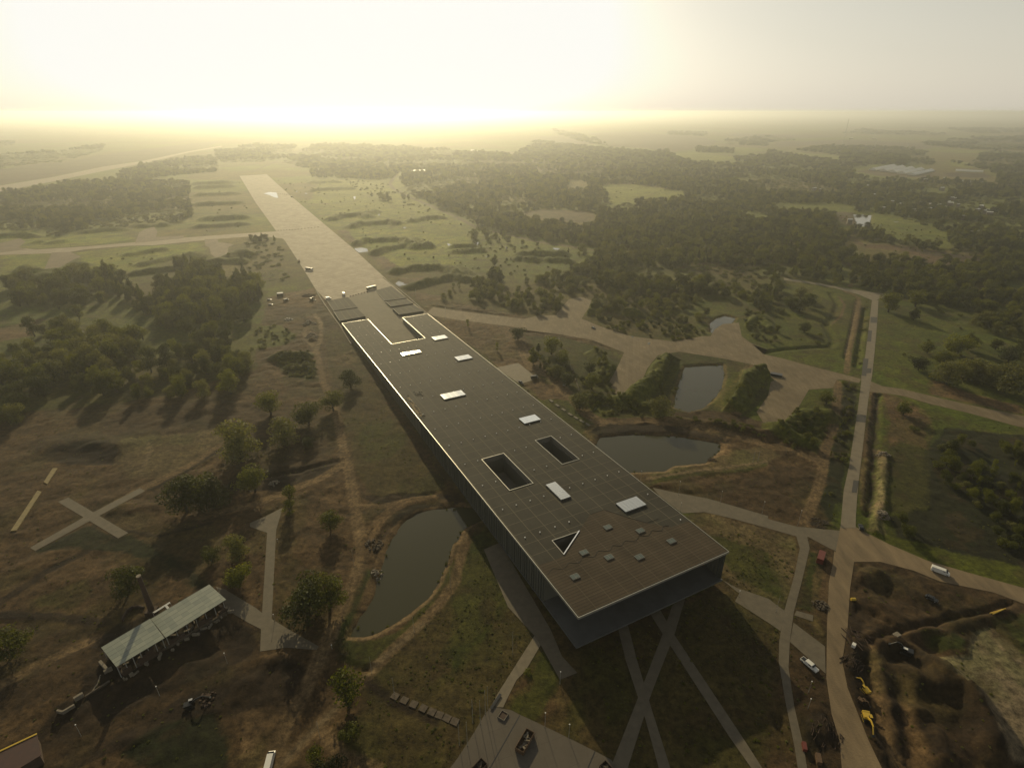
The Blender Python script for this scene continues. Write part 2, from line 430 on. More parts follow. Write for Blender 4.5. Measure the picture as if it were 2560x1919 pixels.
POND_L = q('e8', 1730, 140, 1600, 170, 1500, 230, 1430, 290, 1380, 380, 1330, 450, 1290, 550, 1250, 680, 1200, 850, 1150, 1020, 1090, 1130, 1020, 1200, 960, 1330, 925, 1385,
           1060, 1395, 1200, 1350, 1350, 1270, 1500, 1170, 1700, 1010, 1800, 860, 1880, 680, 1940, 470) + q('e6', 650, 1080, 740, 930, 950, 830, 1000, 800, 960, 700, 700, 680, 560, 695)
POND_R = q('c7', 650, 812, 900, 792, 1200, 802, 1450, 842, 1540, 862, 1538, 910, 1480, 955, 1440, 1000, 1200, 1020, 1130, 1058, 880, 1072, 700, 1010, 600, 900)
POND_U = q('c7', 1280, 290, 1560, 275, 1572, 350, 1550, 450, 1500, 520, 1420, 590, 1310, 625, 1200, 592, 1210, 500, 1240, 400)
POND_S = [(1774, 810), (1790, 797), (1812, 790), (1838, 796), (1828, 815), (1802, 838), (1778, 832)]
POND_F = q('c4', 628, 815, 765, 822, 755, 895, 712, 912, 655, 888)
POND_D = q('d1', 1640, 1255, 1960, 1262, 1760, 1540, 1600, 1700, 1350, 1700, 1450, 1560, 1600, 1450)
PONDS = [('left_pond', POND_L), ('right_pond', POND_R), ('upper_pond', POND_U), ('small_pond', POND_S), ('far_pond', POND_F)]

PAL = dict(pale=(.40, .31, .19), grass=(.18, .205, .020), bright=(.44, .47, .05), ngrass=(.125, .125, .024), nweed=(.15, .115, .036), dry=(.27, .20, .09), dirt=(.28, .175, .08), mud=(.062, .040, .023), lawn=(.085, .10, .018), earth=(.19, .118, .052),
           field=(.27, .20, .105), sand=(.52, .38, .21), trk=(.40, .27, .135), weed=(.19, .155, .036), brown=(.13, .082, .038), clay=(.37, .24, .115), scrub=(.045, .05, .016))
COVER = [  # (colour, polygon), later ones lie over earlier ones
    ('earth', q('f', -80, 905, 180, 880, 330, 860, 545, 800, 575, 650, 700, 640, 740, 690, 1040, 1130, 1250, 1390, 1560, 1260, 1500, 1110, 1420, 1070, 1280, 900, 1130, 760, 930, 670,
                960, 650, 1160, 690, 1300, 730, 1330, 760, 1300, 850, 1240, 870, 1290, 905, 1400, 900, 1600, 915, 1775, 985, 1800, 1140, 1780, 1300, 1800, 1900, -300, 1900)),
    ('brown', q('f', 1780, 1140, 1900, 1190, 2212, 1290, 2600, 1400, 2600, 1900, 1770, 1900)),
    ('nweed', q('f', 1500, 1110, 1720, 1160, 1700, 1340, 1650, 1658, 1650, 1800, 1330, 1800, 1200, 1640, 1260, 1400, 1560, 1270)),
    ('nweed', q('f', 1200, 1390, 1050, 1170, 960, 1220, 850, 1400, 780, 1470, 800, 1520, 1000, 1640, 1060, 1540, 1170, 1380)),
    ('nweed', q('f', 800, 1480, 1010, 1600, 960, 1760, 780, 1760, 740, 1600)),
    ('ngrass', q('e7', 980, 240, 1210, 600, 930, 1130, 730, 1040, 545, 958, 850, 650, 790, 560)),
    ('lawn', q('e6', 980, 920, 1120, 1090, 960, 1170, 1260, 1658, 700, 1900, 560, 1658, 700, 1350, 780, 1200, 850, 1000)),
    ('ngrass', q('d2', 1590, 40, 1740, 20, 1933, 350, 1880, 450, 1700, 700, 1550, 900, 1450, 750, 1500, 480, 1480, 320)),
    ('lawn', q('d2', 1450, 720, 1640, 690, 1590, 830, 1490, 900, 1460, 820)),
    ('ngrass', q('d2', 700, 690, 850, 690, 1100, 580, 1300, 380, 1480, 60, 1520, 60, 1490, 200, 1240, 520, 1000, 740, 850, 860, 740, 880, 620, 820)),
    ('lawn', q('e8', 1100, 700, 1170, 760, 1000, 1150, 930, 1380, 840, 1500, 760, 1450, 850, 1150, 1000, 900)),
    ('nweed', q('c6', 680, 720, 1010, 640, 1240, 980, 1420, 1180, 1080, 1260, 850, 1240, 740, 1000)),
    ('ngrass', q('c6', 760, 700, 1010, 650, 1140, 820, 1000, 950, 800, 980)),
    ('brown', q('c6', -900, 600, -300, 520, 0, 560, 120, 640, 480, 700, 620, 980, 300, 1010, -100, 1000, -500, 900, -1900, 900)),
    ('mud', q('c6', -60, 1010, 300, 1010, 640, 960, 650, 1010, 380, 1130, 120, 1200, -300, 1220)),
    ('mud', q('c6', 760, 1230, 1500, 1220, 1560, 1290, 1280, 1250, 1000, 1360, 900, 1420, 960, 1330)),
    ('mud', q('c6', 960, 1400, 1130, 1300, 1500, 1300, 1500, 1360, 1200, 1380, 1020, 1500, 960, 1658, 860, 1658)),
    ('mud', q('c5', 480, 860, 720, 850, 900, 900, 880, 1000, 700, 1010, 440, 990, 350, 930)),
    ('dry', q('c5', 900, 830, 1250, 790, 1600, 760, 1700, 900, 1250, 1130, 950, 1120, 870, 1000)),
    ('dry', q('c5', 780, 1390, 1150, 1370, 1160, 1420, 900, 1500)),
    ('scrub', q('c5', 650, 1445, 870, 1555, 950, 1518, 1200, 1658, 1420, 1800, 1560, 1900, 1450, 1930, 1100, 1730, 900, 1650, 250, 1650)),
    ('nweed', q('d1', 260, 380, 660, 230, 700, 330, 560, 440, 300, 440)),
    ('brown', q('d1', -100, 560, 780, 560, 700, 700, 590, 1050, 300, 1180, -100, 1300)),
    ('mud', q('d1', 600, 1100, 700, 700, 900, 560, 1700, 500, 1933, 640, 1933, 780, 1400, 1050, 900, 1280, 500, 1500, 280, 1400, 400, 1200)),
    ('mud', q('d1', -100, 1560, 300, 1380, 700, 1450, 1200, 1100, 1933, 900, 1933, 1200, 1700, 1250, 1400, 1300, 1000, 1500, 500, 1658, 400, 1900, -200, 1900)),
    ('brown', q('d1', 300, 1550, 1100, 1180, 1933, 800, 1933, 900, 1300, 1180, 500, 1640, 200, 1900, -100, 1900)),
    ('scrub', q('d1', 1280, 1330, 1640, 1260, 1740, 1400, 1740, 1800, 1300, 1800, 900, 1560)),
    ('mud', q('d2', 60, 860, 230, 830, 480, 880, 420, 960, 330, 1050, 250, 1250, 0, 1200, -100, 950)),
    ('clay', q('d2', -60, 1200, 220, 1180, 240, 1300, 100, 1658, -150, 1800)),
    ('clay', q('c7', 530, 730, 650, 690, 1050, 680, 1400, 740, 1600, 800, 1620, 900, 1500, 1010, 1200, 1060, 930, 1120, 800, 1060, 640, 900, 560, 830)),
    ('mud', q('c7', 570, 760, 660, 710, 1000, 705, 1300, 730, 1560, 790, 1600, 830, 1540, 870, 1400, 840, 1200, 805, 900, 795, 650, 815)),
    ('dry', q('c7', 1500, 960, 1650, 900, 1895, 880, 2000, 950, 1895, 1010, 1400, 1060, 950, 1130, 900, 1080, 1200, 1030, 1440, 1010)),
    ('ngrass', q('c7', 960, 1125, 1400, 1060, 1895, 1010, 1895, 1025, 1400, 1085, 1000, 1160)),
    ('brown', q('c7', 1420, 1240, 1500, 1150, 1895, 1040) + q('c8', 60, 1000, 340, 1040, 360, 1120, 330, 1250, 250, 1420, 100, 1430, 0, 1400)),
    ('dry', q('c7', 1280, 1390, 1450, 1370, 1895, 1480) + q('c8', 200, 1545) + q('d4', 220, 60, 150, 350, 110, 450, 0, 370, -220, 300, -450, 100)),
    ('ngrass', q('c7', 1400, 1500, 1895, 1658) + q('d4', 130, 400, -20, 340, -240, 230)),
    ('ngrass', q('c7', 180, 440, 420, 600, 540, 730, 530, 770, 330, 600, 250, 520)),
    ('dry', q('c6', 1420, 0, 1895, 60) + q('c7', 0, 60, 200, 280, 300, 480, 250, 520, 0, 330, -300, 100)),
    ('ngrass', q('c7', 100, 60, 360, 60, 740, 160, 800, 280, 720, 360, 760, 500, 620, 560, 430, 520, 280, 330)),
    ('ngrass', q('c7', 1200, 170, 1700, 220, 1860, 300, 1895, 500, 1700, 680, 1200, 640, 850, 540, 880, 460, 1060, 250)),
    ('clay', q('c7', 1540, 560, 1620, 430, 1790, 290, 1810, 275, 1770, 265, 1590, 420, 1480, 570, 1640, 640, 1700, 640)),
    ('brown', q('c7', 1160, 620, 1500, 600, 1895, 690, 1895, 760, 1500, 690, 1180, 670)),
    ('dirt', q('c8', 500, 380, 540, 400, 550, 600, 510, 720, 460, 880, 440, 1000, 380, 1250, 310, 1400, 240, 1450, 330, 1250, 380, 1000, 420, 850, 440, 700, 480, 500)),
    ('scrub', q('c8', 560, 400, 670, 420, 640, 640, 610, 900, 560, 1180, 540, 1370, 500, 1500, 380, 1290, 440, 1020, 480, 860, 520, 700)),
    ('clay', q('c8', 750, 470, 800, 470, 790, 700, 770, 1000, 740, 1250, 720, 1400, 670, 1250, 690, 1000, 730, 700)),
    ('mud', q('c8', 800, 480, 830, 480, 815, 800, 800, 1100, 770, 1400, 740, 1400, 765, 1100, 790, 800)),
    ('sand', q('c8', 820, 900, 880, 930, 890, 1080, 850, 1400, 860, 1540, 780, 1530, 790, 1290, 830, 1100)),
    ('dirt', q('c8', 850, 480, 1000, 520, 1150, 600, 1220, 700, 1180, 900, 1100, 1000, 930, 1000, 880, 900, 900, 650)),
    ('ngrass', q('c8', 890, 900, 1000, 820, 1180, 900, 1220, 1300, 1050, 1400, 870, 1350)),
    ('scrub', q('c8', 1180, 900, 1300, 740, 1500, 760, 1895, 800, 2400, 900, 2400, 1900, 1600, 1700, 950, 1560, 900, 1400, 1200, 1330)),
    ('dirt', q('c8', 1190, 380, 1300, 400, 1500, 480, 1895, 590, 1895, 640, 1500, 560, 1200, 490)),
    ('lawn', q('d4', 310, 20, 380, 30, 400, 130, 380, 330, 340, 480, 220, 440, 280, 200)),
    ('clay', q('d4', 480, 20, 500, 150, 460, 230, 440, 400, 340, 500, 420, 650, 340, 620, 340, 480, 380, 330, 410, 140)),
    ('brown', q('d4', 165, 720, 430, 950, 440, 1250, 500, 1400, 560, 1700, 300, 1700, 230, 1300, 170, 900)),
    ('mud', q('d4', 300, 1280, 440, 1280, 520, 1350, 540, 1480, 400, 1560, 300, 1460)),
    ('mud', q('d4', 620, 400, 720, 380, 740, 700, 800, 1100, 900, 1500, 1000, 1750, 900, 1750, 780, 1400, 650, 1150, 560, 880, 600, 620)),
    ('clay', q('d4', 740, 700, 840, 800, 870, 1000, 960, 1350, 1060, 1700, 960, 1700, 860, 1350, 790, 1100, 750, 850)),
    ('mud', q('d4', 860, 780, 1000, 680, 1100, 760, 1250, 860, 1280, 920, 960, 900, 1010, 1200, 1100, 1700, 1060, 1700, 900, 1200, 830, 900)),
    ('dirt', q('d4', 940, 930, 1100, 960, 1100, 1300, 1230, 1600, 1120, 1700, 1020, 1300)),
    ('mud', q('d4', 1080, 950, 1300, 1000, 1500, 1100, 1680, 1280, 1740, 1500, 1780, 1560, 1650, 1560, 1250, 1600, 1130, 1300, 1300, 1330, 1400, 1200, 1120, 1040)),
    ('pale', q('d4', 1250, 820, 1500, 800, 1540, 620, 1700, 600, 1850, 760, 2100, 900, 2300, 1000, 2300, 1700, 1800, 1600, 1650, 1300, 1500, 1100, 1300, 950)),
    ('lawn', q('d4', 1220, 680, 1420, 650, 1480, 700, 1460, 780, 1330, 780, 1220, 720)),
    ('lawn', q('d4', 1700, 560, 1933, 500, 2300, 520, 2300, 900, 1933, 860, 1850, 760)),
    # mid distance
    ('dirt', q('e2', 340, 700, 700, 640, 1150, 560, 1180, 640, 1250, 760, 1150, 850, 500, 870, 340, 880)),
    ('brown', q('e2', 300, 900, 1250, 860, 1500, 1150, 1600, 1230, 1300, 1300, 1200, 1000, 900, 1000, 600, 1150)),
    ('grass', q('e2', 30, 1400, 250, 1200, 560, 1180, 800, 1380, 800, 1450, 560, 1560, 350, 1600, 0, 1620)),
    ('ngrass', q('e3', 480, 60, 1000, 0, 1180, 200, 1180, 470, 760, 440, 560, 300)),
    ('dry', q('e3', 1380, 60, 1850, 0, 1934, 150, 1934, 240, 1460, 300)),
    ('dry', q('c6', 720, 550, 930, 495, 1010, 620, 790, 680)),
    ('nweed', q('c6', 500, 30, 640, 0, 1000, 640, 780, 690, 680, 720, 600, 540, 540, 300)),
    ('dirt', q('c6', 560, 200, 720, 150, 760, 250, 600, 290)),
    ('dirt', q('e4', 0, 400, 100, 430, 380, 460, 390, 560, 280, 590, 340, 690, 620, 740, 1190, 815, 1200, 960, 1340, 1150, 1440, 1320, 1500, 1420, 1900, 1560, 1860, 1658, 1500, 1658, 900, 1150, 240, 660, 60, 470)),
    ('dirt', q('c2', 980, 1130, 1060, 1160, 1000, 1240, 940, 1200, 860, 1110)),
    ('dirt', q('c2', 1040, 1290, 1350, 1285, 1180, 1330, 1130, 1350)),
    ('dirt', q('c2', 600, 930, 690, 935, 750, 1000, 740, 1050, 680, 1010)),
    ('dirt', q('c2', 830, 1060, 960, 1058, 860, 1085)),
    ('field', q('c3', 180, 240, 480, 235, 590, 290, 560, 315, 400, 300, 250, 280)),
    ('field', q('c3', 560, 210, 900, 200, 1400, 250, 1560, 275, 1360, 340, 1180, 360, 1000, 330, 720, 320)),
    ('bright', q('c3', 1170, 370, 1360, 360, 1650, 395, 1660, 440, 1360, 430, 1210, 405)),
    ('bright', q('c3', 1620, 320, 1800, 325, 1895, 350, 1680, 370)),
    ('field', q('c4', 60, 280, 700, 270, 1130, 290, 1220, 330, 760, 345, 400, 300, 60, 320)),
    ('field', q('c4', -300, 215, 350, 230, 560, 250, 300, 255, -300, 240)),
    ('bright', q('c4', 190, 360, 520, 390, 520, 420, 350, 410, 210, 385)),
    ('bright', q('c4', 1340, 425, 1490, 440, 1480, 485, 1350, 460)),
    ('bright', q('c4', 1180, 345, 1340, 340, 1800, 350, 1700, 360, 1400, 360)),
    ('field', q('c4', 1040, 170, 1310, 175, 1300, 182, 1040, 180)),
    ('dry', q('c4', 650, 500, 780, 480, 1200, 490, 1330, 530, 1200, 550, 800, 530)),
    ('brown', q('c4', 1330, 510, 1640, 520, 1660, 550, 1330, 540)),
    ('bright', q('c3', 650, 600, 900, 590, 1350, 660, 1180, 720, 740, 740, 700, 670)),
    ('dry', q('c3', 40, 800, 300, 780, 600, 800, 640, 860, 560, 880, 340, 870, 200, 850)),
    ('dry', q('c4', 240, 790, 640, 800, 660, 910, 560, 900, 500, 850)),
    ('dirt', q('c4', 620, 980, 700, 1030, 780, 1040, 950, 1040, 1300, 1110, 1700, 1160, 1500, 1180, 1180, 1200, 1000, 1090, 730, 1070, 640, 1030)),
    ('brown', q('c4', 940, 1045, 1500, 1120, 1700, 1170, 1500, 1160, 1000, 1080)),
    ('field', q('c1', 0, 480, 230, 440, 430, 432, 800, 370, 1350, 300, 1650, 270, 1500, 330, 1040, 420, 760, 462, 400, 538, 0, 603, -500, 690, -500, 520)),
    ('bright', q('c2', 460, 560, 900, 560, 1000, 640, 1480, 860, 1200, 900, 560, 900, 400, 750)),
    ('bright', q('c1', 0, 930, 320, 1000, 880, 940, 1000, 1000, 600, 1050, 200, 1070, 0, 1020)),
    ('bright', q('c1', 0, 1120, 380, 1105, 330, 1230, 180, 1180, 90, 1300, 0, 1400)),
    ('bright', q('c1', 540, 1100, 950, 1060, 1500, 1020, 1540, 1120, 1400, 1100, 1000, 1250, 640, 1220)),
    ('bright', q('c2', 680, 930, 1100, 930, 1600, 1000, 1480, 1200, 1060, 1200, 900, 1100, 760, 1040)),
    ('dirt', q('e1', -50, 1480, 400, 1370, 520, 1360, 350, 1560, -50, 1640)),
]
TRACKS = [
    ('trk', 5.0, q('c8', 520, 400, 500, 700, 430, 900, 400, 1100, 340, 1280, 270, 1440)),  # (colour, width in m, line)
    ('sand', 4.0, q('c6', 370, 0, 440, 160, 500, 400, 590, 600, 640, 850, 690, 1050, 730, 1300, 790, 1640) + q('d2', 800, 60, 740, 250, 630, 500, 540, 700, 500, 850)),
    ('trk', 4.5, q('c6', 370, 0, 440, 160, 500, 400, 590, 600, 640, 850)), ('trk', 5.5, q('c6', 640, 900, 690, 1050, 730, 1300, 790, 1640) + q('d2', 800, 60, 740, 250, 630, 500, 540, 700)),
    ('trk', 5.0, q('d2', 520, 720, 430, 950, 300, 1200, 200, 1400, 100, 1640)),
    ('trk', 4.2, q('c6', 1530, 1500) + q('d2', 1560, 0, 1500, 260, 1380, 420, 1250, 560, 1050, 740, 870, 930, 600, 1200, 380, 1430, 160, 1658)),
    ('sand', 1.2, q('d2', 1250, 560, 1050, 740, 870, 930, 600, 1200, 380, 1430, 160, 1658)),
    ('sand', 1.2, q('e8', 1680, 1240, 1400, 1480, 1150, 1658)),
    ('sand', 1.5, q('e8', 920, 1390, 1060, 1400, 1200, 1355, 1350, 1275, 1500, 1175, 1700, 1015, 1800, 865, 1885, 680, 1945, 470)),
    ('trk', 4.0, q('e8', 1000, 100, 1300, 90, 1500, 40, 1740, 0)),
    ('clay', 5.5, q('e8', 1740, 10, 1500, 50, 1350, 130, 1230, 230, 1130, 400, 1100, 600)),
    ('clay', 4.0, q('e8', 1400, 300, 1290, 450, 1220, 700, 1130, 900, 1050, 1100)),
    ('trk', 5.0, q('c6', 640, 1010, 480, 1110, 300, 1180, 0, 1300, -400, 1400)),
    ('sand', 3.0, q('e2', 960, 1330, 1050, 1480, 1190, 1620)), ('sand', 3.0, q('e2', 1150, 1000, 1260, 1150, 1260, 1400, 1190, 1620)),
    ('trk', 6.0, q('e2', 1200, 560, 900, 640, 500, 760)),
    ('trk', 9.0, q('c7', -60, 0, 60, 130, 150, 290, 280, 350, 430, 500, 560, 640, 660, 700)),
    ('trk', 5.0, q('c7', 640, 700, 1050, 680, 1400, 730, 1700, 800, 1895, 880) + q('c8', 200, 900, 380, 1000, 440, 900)),
    ('sand', 1.6, q('c7', 880, 1075, 1130, 1062, 1200, 1022, 1440, 1004, 1480, 960, 1540, 905)),
    ('sand', 1.5, q('c7', 1000, 1110, 1400, 1050, 1895, 985)), ('trk', 4.0, q('e5', 1170, 300, 1390, 400, 1400, 520, 1350, 800, 1280, 1050, 1250, 1330)),
    ('sand', 2.2, q('e5', 1370, 440, 1310, 780, 1240, 1100)),
    ('clay', 2.0, q('e5', 1160, 400, 1230, 500, 1180, 640, 1080, 720)),
    ('field', 10.0, q('c2', 1050, 490, 1015, 555, 990, 590, 1015, 625, 1130, 688, 1330, 770, 1450, 822, 1530, 860, 1640, 920, 1895, 975) + q('c3', 200, 1022, 640, 1088)),
    ('field', 12.0, q('c2', -20, 500, 100, 445, 200, 400, 300, 358, 380, 318, 480, 285, 600, 240)),
    ('field', 5.0, q('c2', 540, 920, 700, 908)), ('field', 5.0, q('c2', 1080, 875, 1300, 850, 1530, 860)),
    ('trk', 6.0, q('c2', 460, 830, 800, 800)), ('trk', 6.0, q('c2', 380, 745, 560, 735)),
    ('trk', 3.0, q('c3', 850, 715, 1000, 680, 1060, 660)), ('trk', 4.0, q('c4', 560, 1100, 600, 1180, 640, 1240, 650, 1300, 600, 1350)),
    ('trk', 5.0, q('c5', 700, 1380, 1060, 1180, 1400, 1020, 1660, 850)), ('mud', 2.0, q('c5', 1100, 1200, 1420, 1035, 1670, 870)), ('mud', 4.0, q('d1', 0, 500, 400, 515, 780, 560)), ('mud', 4.0, q('d1', -100, 470, 0, 410, 350, 180, 650, 30)),
    ('trk', 4.0, q('d1', 0, 1040, 250, 900, 500, 790, 720, 680)), ('mud', 2.0, q('c5', 950, 1500, 1200, 1540, 1560, 1440)), ('sand', 1.3, q('c5', 1090, 850, 1120, 900, 1040, 1060)),
    ('dry', 3.0, q('c5', 400, 680, 560, 540, 600, 500)),
    ('mud', 3.0, q('d2', 840, 1000, 1000, 1130, 1350, 1310)), ('trk', 4, q('d2', 520, 1400, 650, 1560, 900, 1658)),
]
RIDGES = [  # (height, half width in m, crest line)
    (5.5, 9, q('c2', 1040, 1245, 1130, 1222, 1350, 1215, 1440, 1230, 1480, 1262)), (5.5, 9, q('c2', 1150, 1358, 1300, 1318, 1470, 1282, 1550, 1305)),
    (5.5, 10, q('c2', 745, 1040, 810, 1015, 1090, 1008, 1130, 1032)), (5.5, 10, q('c2', 880, 1108, 960, 1080, 1130, 1045, 1180, 1065)),
    (6, 12, q('c2', 712, 912, 760, 895, 1000, 878, 1040, 888)), (6, 12, q('c2', 560, 858, 620, 838, 790, 822, 830, 838)),
    (6, 14, q('c2', 430, 645, 500, 635, 700, 630)), (6, 14, q('c2', 420, 585, 600, 580)), (6, 12, q('c2', 850, 815, 880, 800)), (6, 12, q('c2', 1160, 870, 1250, 850, 1360, 845)),
    (4, 7, q('c2', 1190, 1005, 1290, 1062)), (4, 7, q('c2', 1230, 1062, 1290, 1055)), (4, 6, q('c2', 1510, 1210, 1590, 1260, 1670, 1312)), (5, 10, q('c2', 1480, 1060, 1600, 1060)), (5, 10, q('c2', 1480, 1095, 1650, 1090)),
    (6, 10, q('c3', 80, 1118, 370, 1118)), (5, 9, q('c3', 50, 1150, 170, 1158)), (5, 9, q('c3', 270, 1160, 400, 1165)),
    (7, 13, q('c1', 1530, 858, 1800, 845)), (5, 11, q('c1', 1480, 912, 1650, 905, 1800, 893)), (7, 16, q('c1', 1460, 595, 1690, 585)), (7, 16, q('c1', 1480, 625, 1690, 615)),
    (7, 15, q('c1', 1480, 680, 1730, 668)), (7, 14, q('c1', 1480, 750, 1760, 738)), (6, 10, q('c1', -60, 990, 150, 972, 240, 985)), (5, 12, q('c1', 640, 950, 880, 932)), (5, 9, q('c1', 1010, 905, 1070, 910)), (6, 9, q('c1', 1160, 905, 1230, 900)),
    (4, 9, q('c1', 1060, 1190, 1300, 1135, 1420, 1150)), (5, 9, q('c1', 1010, 1258, 1300, 1222, 1400, 1160)), (4, 9, q('c1', 960, 1120, 1200, 1080)),
    (6, 9, q('c1', 1440, 1198, 1600, 1172, 1790, 1170)), (6, 9, q('c1', 1425, 1140, 1470, 1120, 1560, 1158)), (6, 10, q('c1', 1690, 1145, 1770, 1112, 1850, 1120)),
    (7, 9, q('c1', 115, 1300, 185, 1225, 300, 1262)), (6, 9, q('c1', 400, 1260, 500, 1210, 600, 1195)), (6, 8, q('c1', 140, 1320, 300, 1285, 480, 1275)), (4, 8, q('c1', 200, 1040, 300, 1025)), (4, 8, q('c1', 400, 1030, 470, 1020)),
    (7.5, 9, q('c7', 880, 510, 970, 450, 1070, 380, 1120, 290, 1160, 255)), (7.5, 9.5, q('c7', 1610, 570, 1690, 440, 1760, 370, 1860, 345)), (3, 6, q('c7', 500, 520, 700, 535, 1020, 590)),
    (4.5, 7, q('c7', 620, 200, 700, 300, 720, 380)), (5, 8, q('c8', 80, 750, 180, 680, 350, 660, 430, 660)), (3.5, 5, q('c8', 130, 790, 280, 850)), (2.5, 4, q('c7', 1150, 680, 1500, 720, 1895, 790)),
    (4, 5.5, q('e3', 500, 110, 700, 90, 1000, 70)), (2.5, 4, q('e3', 760, 290, 1000, 290)), (6, 9, q('c3', 560, 1540, 640, 1480, 900, 1560)), (3.5, 7, q('e5', 20, 740, 200, 650, 300, 800)),
    (1.8, 3.5, q('d4', 800, 700, 850, 900, 870, 1100, 950, 1400)), (2.2, 4, q('d4', 1000, 720, 1100, 760, 1250, 900)), (2.5, 5, q('d4', 1100, 980, 1260, 1010)), (2, 5, q('d4', 1350, 950, 1550, 1150, 1700, 1450)),
    (2.6, 4, q('d4', 1380, 1000, 1520, 1120)), (2.8, 4.5, q('d4', 1560, 1200, 1680, 1420, 1700, 1540)), (2.2, 3.5, q('d4', 1150, 1250, 1250, 1450, 1330, 1620)), (2.4, 4, q('d4', 700, 220, 820, 200)), (2.0, 3, q('d4', 1250, 900, 1290, 1040)),
    (1.5, 2.5, q('d4', 1080, 660, 1400, 590, 1800, 490)), (1.6, 2, q('c8', 795, 1300, 790, 1420, 800, 1530)), (1.6, 2, q('c8', 870, 950, 850, 1250, 850, 1400)), (1.8, 4, q('d2', 160, 850, 240, 860)),
    (2.0, 3, q('e2', 1000, 1020, 1080, 1250, 1110, 1450)), (1.8, 9, q('c5', 420, 860, 640, 840, 860, 880)), (1.5, 6, q('c5', 880, 1330, 1100, 1350)),
    (1.0, 3, q('e8', 1200, 300, 1100, 420)), (1.4, 2.5, q('d4', 640, 700, 600, 900)), (1.8, 4, q('d4', 330, 1400, 480, 1380)),
]
DITCHES = [
    (2.0, 2.2, q('c8', 812, 480, 790, 800, 770, 1100, 745, 1380)), (2.0, 2.5, q('e5', 1480, 540, 1430, 850, 1370, 1250)), (1.2, 1.5, q('e5', 1385, 430, 1310, 780, 1230, 1150)),
    (1.6, 3, q('e5', 260, 1075, 500, 1035, 800, 1012, 1060, 1000, 1095, 940, 1060, 850, 990, 750, 1100, 620, 1150, 490, 1060, 350)),
    (1.6, 1.4, q('d4', 770, 720, 830, 680, 920, 640, 1100, 600, 1400, 520, 1700, 465, 1850, 400)), (2.0, 2.0, q('d4', 745, 850, 780, 1050, 830, 1250, 900, 1500, 980, 1700)),
    (1.5, 3, q('d4', 960, 800, 1060, 800)), (1.5, 5, q('d4', 900, 850, 1000, 1300, 1080, 1700)), (1.2, 1.2, q('e4', 280, 572, 430, 590, 860, 650, 1350, 720)), (1.2, 1.2, q('e4', 1350, 860, 1780, 918)),
    (1.4, 1.5, q('d4', 640, 120, 630, 300, 640, 420)), (1.2, 2, q('c6', 100, 1090, 420, 1030, 620, 980)), (1, 1.2, q('d4', 900, 560, 800, 500)), (1.3, 2, q('d4', 1180, 1300, 1250, 1500)), (1, 1.5, q('d2', 640, 840, 780, 910, 860, 910)),
]

# ------------------------------------------------------------------ ground
def axis(lo, hi, step, far_lo, far_hi, growth):
    c = list(np.arange(lo, hi, step))
    s = step; x = c[-1]; up = []
    while x < far_hi: s *= growth; x += s; up.append(x)
    s = step; x = c[0]; dn = []
    while x > far_lo: s *= growth; x -= s; dn.append(x)
    return np.array(dn[::-1] + c + up)
gx = axis(-215, 300, 1.15, -26000, 26000, 1.014)
gy = axis(82, 480, 1.15, -60, 31000, 1.0105)
GX, GY = np.meshgrid(gx, gy)
PU, PV = project(GX, GY)
behind = GY < -50
wn = 1.8 + GY * .005
WX = GX + (fbm(GX, GY, 14, 5) - .5) * 2.2 * wn * .6 + (fbm(GX, GY, 90, 6) - .5) * wn * 1.5
WY = GY + (fbm(GX, GY, 14, 7) - .5) * 2.2 * wn * .6 + (fbm(GX, GY, 90, 8) - .5) * wn * 1.5
QU, QV = project(WX, WY)
big = fbm(GX, GY, 260, 31, 5); mid = fbm(GX, GY, 40, 32, 4)
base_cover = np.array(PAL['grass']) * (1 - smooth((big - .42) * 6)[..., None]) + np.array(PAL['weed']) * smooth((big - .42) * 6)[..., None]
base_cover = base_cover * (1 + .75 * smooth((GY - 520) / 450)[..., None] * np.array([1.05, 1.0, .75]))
rough_h = np.full(GX.shape, .12)
REL = dict(pale=.3, ngrass=.2, nweed=.3, earth=.65, dirt=.6, mud=.85, brown=.65, clay=.75, dry=.22, weed=.25, scrub=.5, grass=.2, lawn=.12, field=.1, sand=.3, bright=.12, path=.05)
PAL['path'] = (.22, .18, .125)
PAL['far_pond'] = None
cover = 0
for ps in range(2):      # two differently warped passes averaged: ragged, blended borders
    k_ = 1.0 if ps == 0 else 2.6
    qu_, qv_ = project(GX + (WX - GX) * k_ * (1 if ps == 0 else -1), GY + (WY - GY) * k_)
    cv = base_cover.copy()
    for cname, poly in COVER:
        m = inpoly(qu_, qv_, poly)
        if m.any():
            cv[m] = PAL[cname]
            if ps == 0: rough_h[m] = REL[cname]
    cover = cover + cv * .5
# patchiness: dry spots, weeds, bare earth inside each cover
gm = fbm(GX, GY, 22, 41, 5)
t = smooth((gm - .5) * 7)[..., None]
near = (1 - smooth((GY - 900) / 600))[..., None]
cover = cover * (1 - .5 * t * near) + (cover * np.array([.72, 1.02, .6]) * .85) * (.5 * t * near)
t2 = smooth((fbm(GX, GY, 9, 44, 4) - .56) * 9)[..., None]
cover = cover * (1 - .45 * t2 * near) + np.array(PAL['brown']) * (.45 * t2 * near)
for cname, wd, line in TRACKS:
    pts = wp(line)
    d = dist_poly(WX * .15 + GX * .85, WY * .15 + GY * .85, pts, pad=wd * 2 + 5)
    tt = (1 - smooth((d - wd * .40) / (wd * .10 + .5))) * (.75 + .25 * smooth((fbm(GX, GY, 6, 47, 2) - .35) * 5))
    rut = 1.0 - .30 * np.exp(-((d - wd * .22) / .5) ** 2)
    cover = cover * (1 - tt[..., None]) + np.array(PAL[cname]) * (rut * tt)[..., None]
    rough_h = rough_h * (1 - tt * .8)
